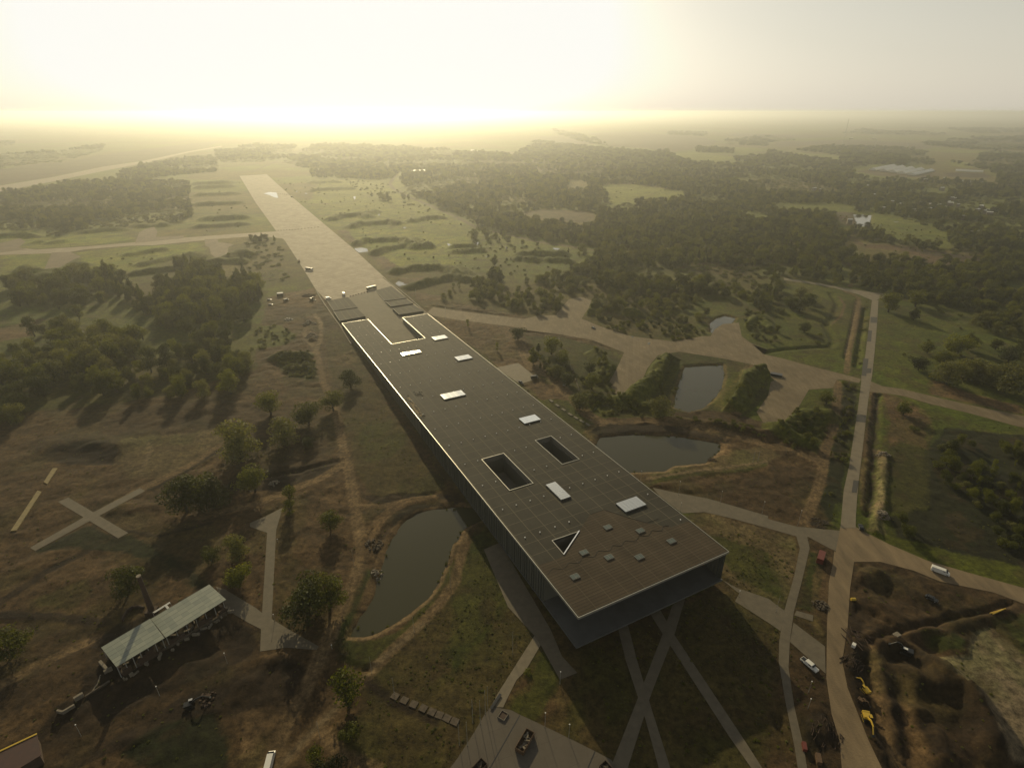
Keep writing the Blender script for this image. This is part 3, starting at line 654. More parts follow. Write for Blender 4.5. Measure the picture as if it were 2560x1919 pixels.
H = (fbm(GX, GY, 5, 51, 3) - .5) * 2 * rough_h + (fbm(GX, GY, 22, 52, 4) - .5) * 3.2 * rough_h
far = smooth((GY - 700) / 2500)
H += far * (fbm(GX, GY, 700, 53, 4) - .45) * 16
con = inpoly(PU, PV, q('d4', 640, 330, 900, 300, 1500, 500, 2400, 520, 2400, 1900, 900, 1900, 700, 1200, 620, 700))
con2 = con & ~inpoly(QU, QV, q('d4', 1250, 820, 1500, 800, 1540, 620, 1700, 600, 1850, 760, 2100, 900, 2300, 1000, 2300, 1700, 1800, 1600, 1650, 1300, 1500, 1100, 1300, 950))
H += np.where(con2, (fbm(GX, GY, 9, 61, 4) - .5) * 4.2, 0)
for hgt, hw, line in RIDGES:
    pts = wp(line)
    d = dist_poly(GX, GY, pts, pad=hw * 3)
    wob = .55 + .9 * fbm(GX, GY, 7, int(hgt * 10 + hw), 4)
    prof = smooth(1 - (d / hw) * .62)
    H = np.maximum(H, 0) + hgt * prof * wob if False else np.where(d < hw * 1.7, H + hgt * prof * wob, H)
    green = hgt > 2.6 and not (line[0][0] > 2140 and line[0][1] > 1500)
    if green:
        g_ = (prof > .12)[..., None]
        cover = np.where(g_, cover * .35 + np.array(PAL['grass']) * .65, cover)
for dep, hw, line in DITCHES:
    d = dist_poly(GX, GY, wp(line), pad=hw * 3)
    prof = smooth(1 - (d / hw) * .6)
    H = np.where(d < hw * 1.8, H - dep * prof, H)
# paved ground is level
flat = np.zeros(GX.shape, bool)
for pl in ([RUNWAY] + TAXI + TAXIPADS + OLDROAD + APRON + PATCHYARD + ASPHALT + CROSS + DIRTROAD + PATHS + PATHS2 + PATHS3 + PLAZA + PALE + LEFTPAVE + CROSSPAVE + [q('c5', 80, 1505, 125, 1500, 310, 1215, 280, 1205), q('c5', 325, 1142, 352, 1158, 428, 1040, 392, 1040)]):
    flat |= inpoly(PU, PV, pl)
mfoot = [(1446, 1634), (1810, 1462), (1069, 792), (850, 812)]
flat |= inpoly(PU, PV, [(1440, 1650), (1812, 1470), (1069, 780), (840, 800)])
for _ in range(2):
    f2 = flat.copy()
    f2[1:] |= flat[:-1]; f2[:-1] |= flat[1:]; f2[:, 1:] |= flat[:, :-1]; f2[:, :-1] |= flat[:, 1:]
    flat = f2
Hs = H.copy()
H[flat] = np.minimum(H[flat], 0) * 0 - .02
# ponds: dug below the surrounding ground
for nm, pl in PONDS:
    pts = wp(pl, -1.2)
    d = dist_poly(GX, GY, pts, closed=True, pad=14)
    pu, pv = project(GX, GY, -1.2)
    ins = inpoly(pu, pv, pl)
    deep = np.where(ins, -1.2 - np.minimum(d * .6, 1.5), np.minimum(0, -1.2 + np.maximum(d + (fbm(GX, GY, 4, 70) - .5) * 2.5, 0) * .42))
    near_ = (d < 12) | ins
    H = np.where(near_, np.minimum(H, deep + np.where(ins, 0, .0)), H)
    bank = (d < 2.2) & ~ins
    cover[bank] = cover[bank] * .5 + np.array(PAL['clay']) * .5
ny, nx = GX.shape
co = np.empty((ny * nx, 3), np.float32)
co[:, 0] = GX.ravel(); co[:, 1] = GY.ravel(); co[:, 2] = H.ravel()
ii = np.arange(ny * nx).reshape(ny, nx)
quads = np.stack([ii[:-1, :-1], ii[:-1, 1:], ii[1:, 1:], ii[1:, :-1]], -1).reshape(-1, 4).astype(np.int32)
me = bpy.data.meshes.new('ground')
me.vertices.add(len(co)); me.vertices.foreach_set('co', co.ravel())
me.loops.add(quads.size); me.loops.foreach_set('vertex_index', quads.ravel())
me.polygons.add(len(quads)); me.polygons.foreach_set('loop_start', np.arange(0, quads.size, 4, dtype=np.int32))
me.polygons.foreach_set('loop_total', np.full(len(quads), 4, np.int32))
at = me.color_attributes.new('cover', 'FLOAT_COLOR', 'POINT')
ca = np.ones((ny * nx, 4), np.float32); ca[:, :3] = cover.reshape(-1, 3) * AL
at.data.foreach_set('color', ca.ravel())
me.update(); me.validate(); me.shade_smooth()
me.materials.append(M['ground'])
ground = link(bpy.data.objects.new('ground', me)); tag(ground, kind='structure')
def hgt_at(x, y):
    i = np.clip(np.searchsorted(gx, x) - 1, 0, nx - 2); j = np.clip(np.searchsorted(gy, y) - 1, 0, ny - 2)
    fx = (x - gx[i]) / (gx[i + 1] - gx[i]); fy = (y - gy[j]) / (gy[j + 1] - gy[j])
    return (H[j, i] * (1 - fx) + H[j, i + 1] * fx) * (1 - fy) + (H[j + 1, i] * (1 - fx) + H[j + 1, i + 1] * fx) * fy

# ------------------------------------------------------------------ paved surfaces and water
sheet('runway', [RUNWAY], .06, M['runway'])
sheet('taxiway', TAXI, .05, M['taxi']); sheet('taxiway_pads', TAXIPADS, .10, M['pad'])
sheet('old_road', OLDROAD, .06, M['taxi']); sheet('concrete_apron', APRON, .05, M['pad']); sheet('yard_paving', PATCHYARD, .05, M['path_pale'])
sheet('asphalt_road', ASPHALT, .10, M['asphalt']); sheet('road_repair_patches', PATCHES, .13, M['asphalt_dark'])
sheet('side_road', CROSS, .05, M['pad']); sheet('earth_road', DIRTROAD, .06, M['dirtroad'])
sheet('footpaths', PATHS, .05, M['path']); sheet('diagonal_path', PATHS2, .07, M['path']); sheet('narrow_path', PATHS3, .09, M['path'])
sheet('plaza_pavement', PLAZA, .06, M['plaza']); sheet('pale_ramp_path', PALE, .08, M['path_pale'])
sheet('yard_path', LEFTPAVE, .05, M['path']); sheet('crossing_paving', CROSSPAVE[:1], .06, M['path']); sheet('crossing_paving_arm', CROSSPAVE[1:], .08, M['path'])
for nm, pl in PONDS:
    ring = wp(pl, -1.2); c = np.mean(ring, axis=0)
    ring = [c + (p - c) * 1.04 for p in ring]
    vs = [tuple(p) for p in ring]
    fs = []
    for t in tessellate_polygon([[Vector(v) for v in vs]]):
        a_, b_, c_ = [Vector(vs[i]) for i in t]
        fs.append(tuple(t if (b_ - a_).cross(c_ - a_).z > 0 else t[::-1]))
    tag(meshobj(nm + '_water', vs, fs, M['water']), kind='structure')

# ================================================================== MUSEUM
ZR = 18.54
PA = G(1446, 1543, ZR); PB = G(1822, 1378, ZR); PM = G(962, 796, 3.2)
RN = np.cross(PB - PA, PM - PA); RN = RN / np.linalg.norm(RN)
UU = (PB - PA) / np.linalg.norm(PB - PA); VV = np.cross(RN, UU)
AX_ANG = math.atan2(UU[1], UU[0])
def RP(x, y):
    d = ray(x, y)
    return CAMV + np.dot(PA - CAMV, RN) / np.dot(d, RN) * d
def UV(x, y):
    p = RP(x, y) - PA
    return float(p @ UU), float(p @ VV)
def W(u, v, dz=0.0):
    p = PA + UU * u + VV * v
    return (p[0], p[1], p[2] + dz)
def roof_z(u, v): return float((PA + UU * u + VV * v)[2])
def floor_z(v): return max(3.5 - .0185 * v, -.1)
def gridmat(name, col, linecol, cell, rough, stripe=False):
    m = bpy.data.materials.new(name); m.use_nodes = True
    n = m.node_tree; b = n.nodes['Principled BSDF']
    tc = n.nodes.new('ShaderNodeTexCoord')
    sx = n.nodes.new('ShaderNodeSeparateXYZ'); n.links.new(tc.outputs['UV'], sx.inputs[0])
    fx = mth(n, 'FRACT', mth(n, 'DIVIDE', mth(n, 'ADD', sx.outputs[0], -.55), cell[0])); fy = mth(n, 'FRACT', mth(n, 'DIVIDE', mth(n, 'ADD', sx.outputs[1], .9), cell[1]))
    ln = mth(n, 'MAXIMUM', mth(n, 'LESS_THAN', fx, .22 / cell[0]), mth(n, 'LESS_THAN', fy, .18 / cell[1]))
    cx_ = mth(n, 'FLOOR', mth(n, 'DIVIDE', sx.outputs[0], 1.06)); 
    cb = n.nodes.new('ShaderNodeCombineXYZ'); n.links.new(cx_, cb.inputs[0]); n.links.new(mth(n, 'FLOOR', mth(n, 'DIVIDE', sx.outputs[1], 7.15)), cb.inputs[1])
    wn = n.nodes.new('ShaderNodeTexWhiteNoise'); wn.noise_dimensions = '2D'; n.links.new(cb.outputs[0], wn.inputs['Vector'])
    def noise(s, d=6):
        t = n.nodes.new('ShaderNodeTexNoise'); t.inputs['Scale'].default_value = s; t.inputs['Detail'].default_value = d
        n.links.new(tc.outputs['UV'], t.inputs['Vector']); return t.outputs[0]
    v = mth(n, 'ADD', mth(n, 'MULTIPLY', wn.outputs[0], .12), mth(n, 'MULTIPLY', noise(.08), 1.15))
    v = mth(n, 'ADD', v, mth(n, 'MULTIPLY', noise(1.2), .35)); v = mth(n, 'ADD', v, .2)
    if stripe:
        st = mth(n, 'LESS_THAN', mth(n, 'FRACT', mth(n, 'DIVIDE', sx.outputs[1], 1.43)), .3)
        v = mth(n, 'MULTIPLY', v, mth(n, 'MULTIPLY_ADD', st, -.32, 1.0))
    vm = n.nodes.new('ShaderNodeVectorMath'); vm.operation = 'SCALE'; vm.inputs[0].default_value = col
    n.links.new(v, vm.inputs['Scale'])
    n.links.new(mixc(n, mth(n, 'MULTIPLY', ln, .55 if stripe else .8), vm.outputs[0], linecol), b.inputs['Base Color'])
    b.inputs['Roughness'].default_value = rough
    b.inputs['Specular IOR Level'].default_value = .12
    bp = n.nodes.new('ShaderNodeBump'); bp.inputs['Strength'].default_value = .6; bp.inputs['Distance'].default_value = .06
    n.links.new(mth(n, 'ADD', ln, mth(n, 'MULTIPLY', noise(2), .5)), bp.inputs['Height']); n.links.new(bp.outputs[0], b.inputs['Normal'])
    return m
M['membrane'] = gridmat('roof_membrane', (.029, .027, .022), (.13, .115, .075), (7.15, 7.15), .8)
M['deck'] = gridmat('roof_decking', (.050, .038, .026), (.10, .085, .06), (7.15, 7.15), .85, True)
M['block_roof'] = gridmat('low_roof_membrane', (.036, .034, .027), (.22, .20, .12), (6.2, 30), .85)
M['white_metal'] = mat('white_metal', (.36, .35, .31), .36, .5)
M['grey_concrete'] = mat('grey_concrete', (.30, .28, .24), .85, noise=(.4, .2))
M['dark_wall'] = mat('dark_wall', (.26, .25, .21), .5, noise=(.3, .3))
M['glasswall'] = mat('tinted_glass', (.22, .225, .19), .3, 0, spec=.6)
M['fin'] = mat('glass_fin', (.13, .155, .15), .3)
M['slabm'] = mat('terrace_concrete', (.16, .165, .17), .8, noise=(.2, .25), bump=(2, .01))
M['skylight'] = mat('skylight_glazing', (.50, .51, .50), .14, .8)
M['skyframe'] = mat('skylight_frame', (.18, .18, .175), .5)
M['hatch'] = mat('hatch_glass', (.09, .11, .10), .2, .3)
M['rust'] = mat('rusty_stain', (.34, .24, .10), .9, noise=(.8, .4))
M['cable'] = mat('dark_cable', (.03, .025, .02), .8)
M['vent'] = mat('vent_cowl', (.86, .85, .80), .25); M['black'] = mat('black_material', (.02, .02, .02), .6)

museum = empty('museum_building', 'very long low museum with sloping dark roof rising out of the runway', 'museum', W(35, 0)[:2] + (0,), AX_ANG)
MI = (Matrix.Translation(museum.location) @ Matrix.Rotation(AX_ANG, 4, 'Z')).inverted()
def mpart(name, verts, faces, m, parent=None, uvs=None, smooth_=False):
    v = [MI @ Vector(p) for p in verts]
    o = meshobj(name, v, faces, m, parent or museum, smooth_)
    if uvs:
        ul = o.data.uv_layers.new(name='UVMap')
        for l in o.data.loops: ul.data[l.index].uv = uvs[l.vertex_index]
    return o
HOLE_NOTCH = [UV(920, 798), UV(979, 860), UV(1063, 845), UV(1006, 794)]
cA = [UV(1203.6, 1149), UV(1258, 1133), UV(1333, 1207), UV(1275.4, 1226.7)]
cB = [UV(1338, 1101), UV(1378.6, 1089.5), UV(1444.8, 1146.6), UV(1407.7, 1162.8)]
cT = [UV(1379.9, 1351.4), UV(1447.8, 1327.9), UV(1409.5, 1385.8)]
def rect(c):
    u = sorted(p[0] for p in c); v = sorted(p[1] for p in c)
    u0, u1, v0, v1 = (u[0] + u[1]) / 2, (u[2] + u[3]) / 2, (v[0] + v[1]) / 2, (v[2] + v[3]) / 2
    return [(u0, v0), (u1, v0), (u1, v1), (u0, v1)]
cA, cB = rect(cA), rect(cB)
farL, farR = UV(855, 808), UV(1069, 784)
OUT = [(0, 0), (71, 0), farR, HOLE_NOTCH[3], HOLE_NOTCH[2], HOLE_NOTCH[1], HOLE_NOTCH[0], farL]
TH = .9
def ccw(l): return l if sum(l[i][0] * l[(i + 1) % len(l)][1] - l[(i + 1) % len(l)][0] * l[i][1] for i in range(len(l))) > 0 else l[::-1]
loops = [ccw(OUT)] + [ccw(h)[::-1] for h in (cA, cB, cT)]
flat_uv = [p for l in loops for p in l]
tris = tessellate_polygon([[Vector((p[0], p[1], 0)) for p in l] for l in loops])
vt = [W(u, v, 0) for u, v in flat_uv]; vb = [W(u, v, -TH) for u, v in flat_uv]
N_ = len(flat_uv); fs = []
for t in tris:
    a_, b_, c_ = [Vector((*flat_uv[i], 0)) for i in t]
    t = tuple(t) if (b_ - a_).cross(c_ - a_).z > 0 else tuple(t)[::-1]
    fs.append(t); fs.append(tuple(N_ + i for i in t[::-1]))
k0 = 0
for l in loops:
    L_ = len(l)
    for i in range(L_):
        a_, b_ = k0 + i, k0 + (i + 1) % L_
        fs.append((a_, N_ + a_, N_ + b_, b_))
    k0 += L_
roof = mpart('roof', vt + vb, fs, M['membrane'], uvs=flat_uv * 2)
def band(name, pts, closed, wdt, h, m, base=0.0, parent=None):
    """upstand strip following pts (u, v)"""
    vs, f = [], []
    n_ = len(pts)
    for i in range(n_ if closed else n_ - 1):
        a_ = np.array(pts[i]); b_ = np.array(pts[(i + 1) % n_])
        d = (b_ - a_) / max(np.linalg.norm(b_ - a_), 1e-6); nn = np.array([-d[1], d[0]]) * wdt / 2
        a2 = a_ - d * wdt / 2; b2 = b_ + d * (wdt / 2 - .004 * (i + 1))
        b0 = len(vs)
        hh = h + .003 * i
        for z in (base, base + hh):
            for p in (a2 + nn, a2 - nn, b2 - nn, b2 + nn): vs.append(W(p[0], p[1], z))
        f += [(b0 + 4, b0 + 5, b0 + 6, b0 + 7)] + [(b0 + j, b0 + (j + 1) % 4, b0 + 4 + (j + 1) % 4, b0 + 4 + j) for j in range(4)] + [(b0 + 3, b0 + 2, b0 + 1, b0)]
    return mpart(name, vs, f, m, parent)
band('roof_edge', OUT, True, .2, 1.02, M['white_metal'], -.95, roof)
for h in (cA, cB, cT): band('courtyard_edge', h, True, .24, .3, M['white_metal'], -.02, roof)
# glossy inner face of the triangular opening
# timber decking over the front part of the roof
dk = [UV(*p) for p in q('g6', 470, 742, 605, 533, 700, 385, 830, 338, 1050, 410, 1210, 455, 1430, 497, 1590, 440)]
dk = [(.5, 15.3)] + [UV(*q('g6', 440, 770)[0])] + dk + [(70.5, dk[-1][1]), (70.5, .5), (.5, .5)]
dk[0] = (.5, UV(*q('g6', 240, 835)[0])[1])
dt = tessellate_polygon([[Vector((p[0], p[1], 0)) for p in dk]])
dfs = []
for t in dt:
    a_, b_, c_ = [Vector((*dk[i], 0)) for i in t]
    dfs.append(tuple(t) if (b_ - a_).cross(c_ - a_).z > 0 else tuple(t)[::-1])
mpart('roof_deck', [W(u, v, .05) for u, v in dk], dfs, M['deck'], roof, uvs=dk)
# zigzag cable on the deck
zz = [UV(*p) for p in q('g6', 320, 920, 365, 865, 465, 875, 510, 818, 605, 818, 640, 760, 740, 765, 775, 710, 880, 710, 905, 660, 985, 665, 1015, 618, 1110, 625, 1150, 572, 1230, 575, 1260, 525, 1350, 530, 1360, 490, 1410, 478)]
band('roof_cable', zz, False, .11, .08, M['cable'], .06, roof)
zz = [UV(*p) for p in q('g6', 700, 380, 830, 338, 1050, 410, 1210, 455, 1320, 418)]
band('roof_cable', zz, False, .10, .08, M['cable'], .08, roof)
# skylights
SK = [[(1079, 845), (1111, 838.6), (1120, 846), (1087.5, 853)], [(1003, 884), (1050, 877), (1053, 882.5), (1006, 891)], [(1136.5, 895), (1170, 887.5), (1181, 896), (1146.6, 904.5)],
      [(1100, 989), (1153, 977), (1163.5, 988), (1112, 1001.7)], [(1297, 1049.6), (1335.7, 1037), (1352, 1051), (1312, 1061.5)], [(1364.6, 1214.7), (1388.7, 1206), (1426, 1243.8), (1402, 1252.7)],
      [(1539, 1261), (1590, 1243), (1616.5, 1264.6), (1563.5, 1283)]]
def mbox(name, u0, u1, v0, v1, z0, z1, m, parent=None):
    vs = [W(u, v, z) for z in (z0, z1) for u, v in ((u0, v0), (u1, v0), (u1, v1), (u0, v1))]
    return mpart(name, vs, [(3, 2, 1, 0), (4, 5, 6, 7), (0, 1, 5, 4), (1, 2, 6, 5), (2, 3, 7, 6), (3, 0, 4, 7)], m, parent)
for s in SK:
    r_ = rect([UV(*p) for p in s]); (u0, v0), _, (u1, v1), _ = r_
    fr = mbox('skylight', u0, u1, v0, v1, .04, .75, M['skyframe'], roof)
    nb = max(2, int(round(max(u1 - u0, v1 - v0) / 1.6)))
    vs, f = [], []
    for i in range(nb):
        if u1 - u0 > v1 - v0: a0, a1, b0_, b1 = u0 + (u1 - u0) * (i + .02) / nb, u0 + (u1 - u0) * (i + .96) / nb, v0 + .12, v1 - .12
        else: a0, a1, b0_, b1 = u0 + .12, u1 - .12, v0 + (v1 - v0) * (i + .02) / nb, v0 + (v1 - v0) * (i + .96) / nb
        k = len(vs); tl = .012 * ((i * 7) % 5 - 2)
        vs += [W(a0, b0_, .84 + tl), W(a1, b0_, .84), W(a1, b1, .84), W(a0, b1, .84 + tl)]; f.append((k, k + 1, k + 2, k + 3))
    mpart('skylight_pane', vs, f, M['skylight'], fr)
for x, y in ((862, 500), (1155, 532), (1435, 625), (648, 728), (873, 770), (1147, 768), (567, 945)):
    u, v = UV(*q('g6', x, y)[0])
    fr = mbox('roof_hatch', u - 1.7, u + 1.7, v - 1.3, v + 1.3, .06, .5, M['grey_concrete'], roof)
    vs, f = [], []
    for du in (-1.55, .08):
        k = len(vs); vs += [W(u + du, v - 1.1, .53), W(u + du + 1.47, v - 1.1, .53), W(u + du + 1.47, v + 1.1, .53), W(u + du, v + 1.1, .53)]; f.append((k, k + 1, k + 2, k + 3))
    mpart('hatch_pane', vs, f, M['hatch'], fr)
# roof vents: small bright cowls on a regular grid
vents = []
for j in range(17):
    v = 24.2 + 21.6 * j if j < 9 else 24.2 + 21.6 * 8 + (j - 8) * 24.2
    for i in range(10):
        u = 4.0 + 7.12 * i
        ok = v < farR[1] - 3
        for h in (cA, cB): ok &= not (h[0][0] - 1 < u < h[1][0] + 1 and h[0][1] - 1 < v < h[2][1] + 1)
        if 22 < u < 54 and v > 305: ok = False
        for s in SK:
            (u0, v0), _, (u1, v1), _ = rect([UV(*p) for p in s])
            if u0 - 1 < u < u1 + 1 and v0 - 1 < v < v1 + 1: ok = False
        if v < 50 and not (v > 40 and u < 30) and u < 62: ok = ok and False
        if ok: vents.append((u + random.Random(j * 31 + i).uniform(-.2, .2), v))
def vent_bm():
    bm = bmesh.new()
    cyl(bm, (0, 0, 0), (0, 0, .4), .14, .14, 8); cyl(bm, (0, 0, .35), (0, 0, .5), .30, .24, 8); cyl(bm, (0, 0, .5), (0, 0, .58), .24, .08, 8)
    return bm
vsrc = None
for i, (u, v) in enumerate(vents[:100]):
    p = MI @ Vector(W(u, v, .03))
    if vsrc is None: o = vsrc = bmobj('roof_vent', vent_bm(), M['vent'], roof)
    else: o = vsrc.copy(); COL.objects.link(o); o.parent = roof
    o.location = p
bm = bmesh.new()
for u, v in vents[100:]:
    p = MI @ Vector(W(u, v, .03)); b2 = vent_bm(); bmesh.ops.translate(b2, vec=p, verts=b2.verts)
    mm = bpy.data.meshes.new('tmp'); b2.to_mesh(mm); b2.free(); bm.from_mesh(mm); bpy.data.meshes.remove(mm)
if vents[100:]: tag(bmobj('roof_vents', bm, M['white_metal'], roof), kind='stuff')
# stripped strip of roofing near the left edge, and dark debris beside it
rs = q('c6', 1110, 515, 1135, 512, 1160, 540, 1200, 590, 1240, 650, 1225, 660, 1185, 620, 1145, 565)
ru = [UV(*p) for p in rs]; ru = [(u + .3 * math.sin(i * 3), v) for i, (u, v) in enumerate(ru)]
mpart('worn_roof_patch', [W(u, v, .06) for u, v in ru], [tuple(t) for t in tessellate_polygon([[Vector((p[0], p[1], 0)) for p in ru]])], M['rust'], roof)
bm = bmesh.new()
rr = random.Random(4)
for i in range(60):
    u, v = UV(*q('c6', rr.uniform(1105, 1250) if i < 34 else rr.uniform(1170, 1240), 0)[0]) if False else UV(*q('c6', *((lambda t: (1115 + 125 * t + rr.gauss(0, 9), 510 + 145 * t + rr.gauss(0, 7)))(rr.random()) if i < 36 else (rr.uniform(1170, 1235), rr.uniform(468, 498))))[0])
    p = MI @ Vector(W(u, v, .2)); box(bm, p, (rr.uniform(.3, 1.0), rr.uniform(.3, 1.0), .3), rr.uniform(0, 3))
tag(bmobj('roofing_scraps', bm, M['cable'], roof), kind='stuff')

# walls ---------------------------------------------------------------
def wall_strip(name, pts, ztop, zbot, m, parent=None):
    vs, f = [], []
    for u, v in pts:
        p = W(u, v); vs += [(p[0], p[1], ztop(u, v)), (p[0], p[1], zbot(u, v))]
    for i in range(len(pts) - 1): f.append((2 * i, 2 * i + 1, 2 * i + 3, 2 * i + 2))
    return mpart(name, vs, f, m, parent)
rt = lambda u, v: roof_z(u, v) - TH
SETB = 24.0
lw = wall_strip('side_wall', [(.45, SETB)] + [(.45, SETB + (farL[1] - SETB) * i / 40) for i in range(1, 41)], rt, lambda u, v: floor_z(v) - (.35 if v < 150 else .5), M['glasswall'])
rwl = wall_strip('side_wall', [(70.55, .6 + (farR[1] - .6) * i / 40) for i in range(41)], rt, lambda u, v: floor_z(v) - .35, M['glasswall'])
def fins(parent, u, v0, v1, step, depth, side, m, sep=False):
    vs, f = [], []
    v = v0; k = 0
    while v < v1:
        z1 = rt(u, v) - .02; z0 = floor_z(v) - .2; x0, x1 = u, u + side * depth * (.7 + .6 * ((k * 5) % 3) / 2)
        b0 = len(vs)
        for z in (z0, z1):
            for uu_, vv_ in ((x0, v), (x1, v), (x1, v + .22), (x0, v + .22)):
                p = W(uu_, vv_); vs.append((p[0], p[1], z))
        f += [(b0, b0 + 1, b0 + 5, b0 + 4), (b0 + 1, b0 + 2, b0 + 6, b0 + 5), (b0 + 2, b0 + 3, b0 + 7, b0 + 6), (b0 + 3, b0, b0 + 4, b0 + 7), (b0 + 4, b0 + 5, b0 + 6, b0 + 7)]
        v += step * (1 + .35 * ((k * 7) % 4) / 3); k += 1
        if sep: mpart('glass_fin', vs, f, m, parent); vs, f = [], []
    if sep: return
    return mpart('glass_fins', vs, f, m, parent)
fins(lw, .42, SETB + .3, 170, 1.6, .30, -1, M['fin'], True)
fins(lw, .42, 171, farL[1] - 2, 4.4, .10, -1, M['dark_wall'], True)
fins(rwl, 70.5, 1.0, SETB + 10, 1.5, .4, -1, M['fin'], True)
wall_strip('front_wall', [(.45, SETB), (70.5, SETB)], rt, lambda u, v: floor_z(v), M['glasswall'])
# terrace slab carrying the front (and its underside)
def slabp(name, u0, u1, vs_, th, m, dz=0.0):
    vs, f = [], []
    for v in vs_:
        for u in (u0, u1):
            p = W(u, v)
            z = floor_z(v) + dz
            vs += [(p[0], p[1], z), (p[0], p[1], z - th)]
    n_ = len(vs_)
    for i in range(n_ - 1):
        a_ = 4 * i; b_ = 4 * (i + 1)
        f += [(a_, a_ + 2, b_ + 2, b_), (a_ + 1, b_ + 1, b_ + 3, a_ + 3), (a_, b_, b_ + 1, a_ + 1), (a_ + 2, a_ + 3, b_ + 3, b_ + 2)]
    f += [(0, 1, 3, 2), (4 * n_ - 4, 4 * n_ - 2, 4 * n_ - 1, 4 * n_ - 3)]
    return mpart(name, vs, f, m)
slabp('terrace', .05, 70.95, [0.0, SETB + .2], .75, M['slabm'], .25)
slabp('floor_slab', .2, 70.8, [SETB + .25, 60, 90, 120, 150], .7, M['slabm'], .0)
# supporting foundations where the building meets the ground
def prismuv(name, pts, z0, z1, m, parent=None):
    vs = []
    for z in (z0, z1):
        for u, v in pts: p = W(u, v); vs.append((p[0], p[1], z))
    n_ = len(pts)
    f = [tuple(range(n_))[::-1], tuple(range(n_, 2 * n_))] + [(i, (i + 1) % n_, n_ + (i + 1) % n_, n_ + i) for i in range(n_)]
    return mpart(name, vs, f, m, parent)
prismuv('foundation', [(5, SETB), (66, SETB), (66, 62), (5, 62)], -1.5, 3.0 - .0185 * 62 - .1, M['grey_concrete'])
prismuv('foundation', [(3, 106), (68, 106), (68, 150), (3, 150)], -1.5, .0, M['grey_concrete'])
# courtyards
for h, nm in ((cA, 'courtyard'), (cB, 'courtyard')):
    (u0, v0), _, (u1, v1), _ = h
    dp = 11.0
    ring = [(u0 + .02, v0 + .02), (u1 - .02, v0 + .02), (u1 - .02, v1 - .02), (u0 + .02, v1 - .02), (u0 + .02, v0 + .02)]
    cw = wall_strip('courtyard_wall', ring, lambda u, v: roof_z(u, v) - .05, lambda u, v: roof_z(u, v) - 2.6, M['grey_concrete'])
    inner = [(u0 + .5, v0 + .5), (u1 - .5, v0 + .5), (u1 - .5, v1 - .5), (u0 + .5, v1 - .5), (u0 + .5, v0 + .5)]
    gl = wall_strip('courtyard_glazing', inner, lambda u, v: roof_z(u, v) - 2.6, lambda u, v: roof_z(u, v) - dp, M['glasswall'], cw)
    vs, f = [], []
    for (ua, va), (ub, vb_) in zip(inner[:-1], inner[1:]):
        L_ = math.hypot(ub - ua, vb_ - va); nn = int(L_ / 1.6)
        for i in range(nn):
            t0, t1 = (i + .5) / nn, (i + .5) / nn + .16 / L_
            cu, cv = (u0 + u1) / 2, (v0 + v1) / 2
            pa = (ua + (ub - ua) * t0, va + (vb_ - va) * t0); pb = (ua + (ub - ua) * t1, va + (vb_ - va) * t1)
            k = len(vs); off = .12
            def inn(p): d = np.array([cu - p[0], cv - p[1]]); 
            sgn = (0, 0)
            nx_, ny_ = -(vb_ - va) / L_ * off, (ub - ua) / L_ * off
            for (pu_, pv2) in (pa, pb):
                zt = roof_z(pu_, pv2) - 2.6; p = W(pu_ + nx_, pv2 + ny_)
                vs += [(p[0], p[1], zt), (p[0], p[1], zt - dp + 2.7)]
            f.append((k, k + 1, k + 3, k + 2))
    mpart('courtyard_mullions', vs, f, M['fin'], cw)
    p4 = [W(u, v, -dp) for u, v in inner[:4]]; mpart('courtyard_floor', p4, [(0, 1, 2, 3)], M['grey_concrete'], cw)
    p4 = [W(u, v, -2.62) for u, v in (ring[0], ring[1], ring[2], ring[3], inner[0], inner[1], inner[2], inner[3])]
    mpart('courtyard_soffit', p4, [(i, (i + 1) % 4, 4 + (i + 1) % 4, 4 + i) for i in range(4)], M['grey_concrete'], cw)
tr = ccw(cT); tr = tr + [tr[0]]
wall_strip('light_well', tr, lambda u, v: roof_z(u, v) - .03, lambda u, v: roof_z(u, v) - 3, M['grey_concrete'])
p3 = [W(u, v, -9) for u, v in tr[:3]]; mpart('light_well_floor', p3, [(0, 1, 2)], M['dark_wall'])
wall_strip('light_well_glazing', tr, lambda u, v: roof_z(u, v) - 3, lambda u, v: roof_z(u, v) - 9, M['dark_wall'])
d_ = [tr[i] for i in range(3)]
hyp = max(((tr[i], tr[i + 1]) for i in range(3)), key=lambda s_: math.dist(*s_))
band('polished_edge', list(hyp), False, .45, .4, mat('polished_metal', (.85, .83, .8), .12, .9), .0, roof)
# entrance notch walls and far wall
nw = HOLE_NOTCH
wall_strip('ramp_wall', [nw[3], nw[2], nw[1], nw[0]], rt, lambda u, v: 0.0, M['grey_concrete'])
wall_strip('far_wall', [farL, nw[0]], rt, lambda u, v: 0.0, M['grey_concrete']); wall_strip('far_wall', [nw[3], farR], rt, lambda u, v: 0.0, M['grey_concrete'])
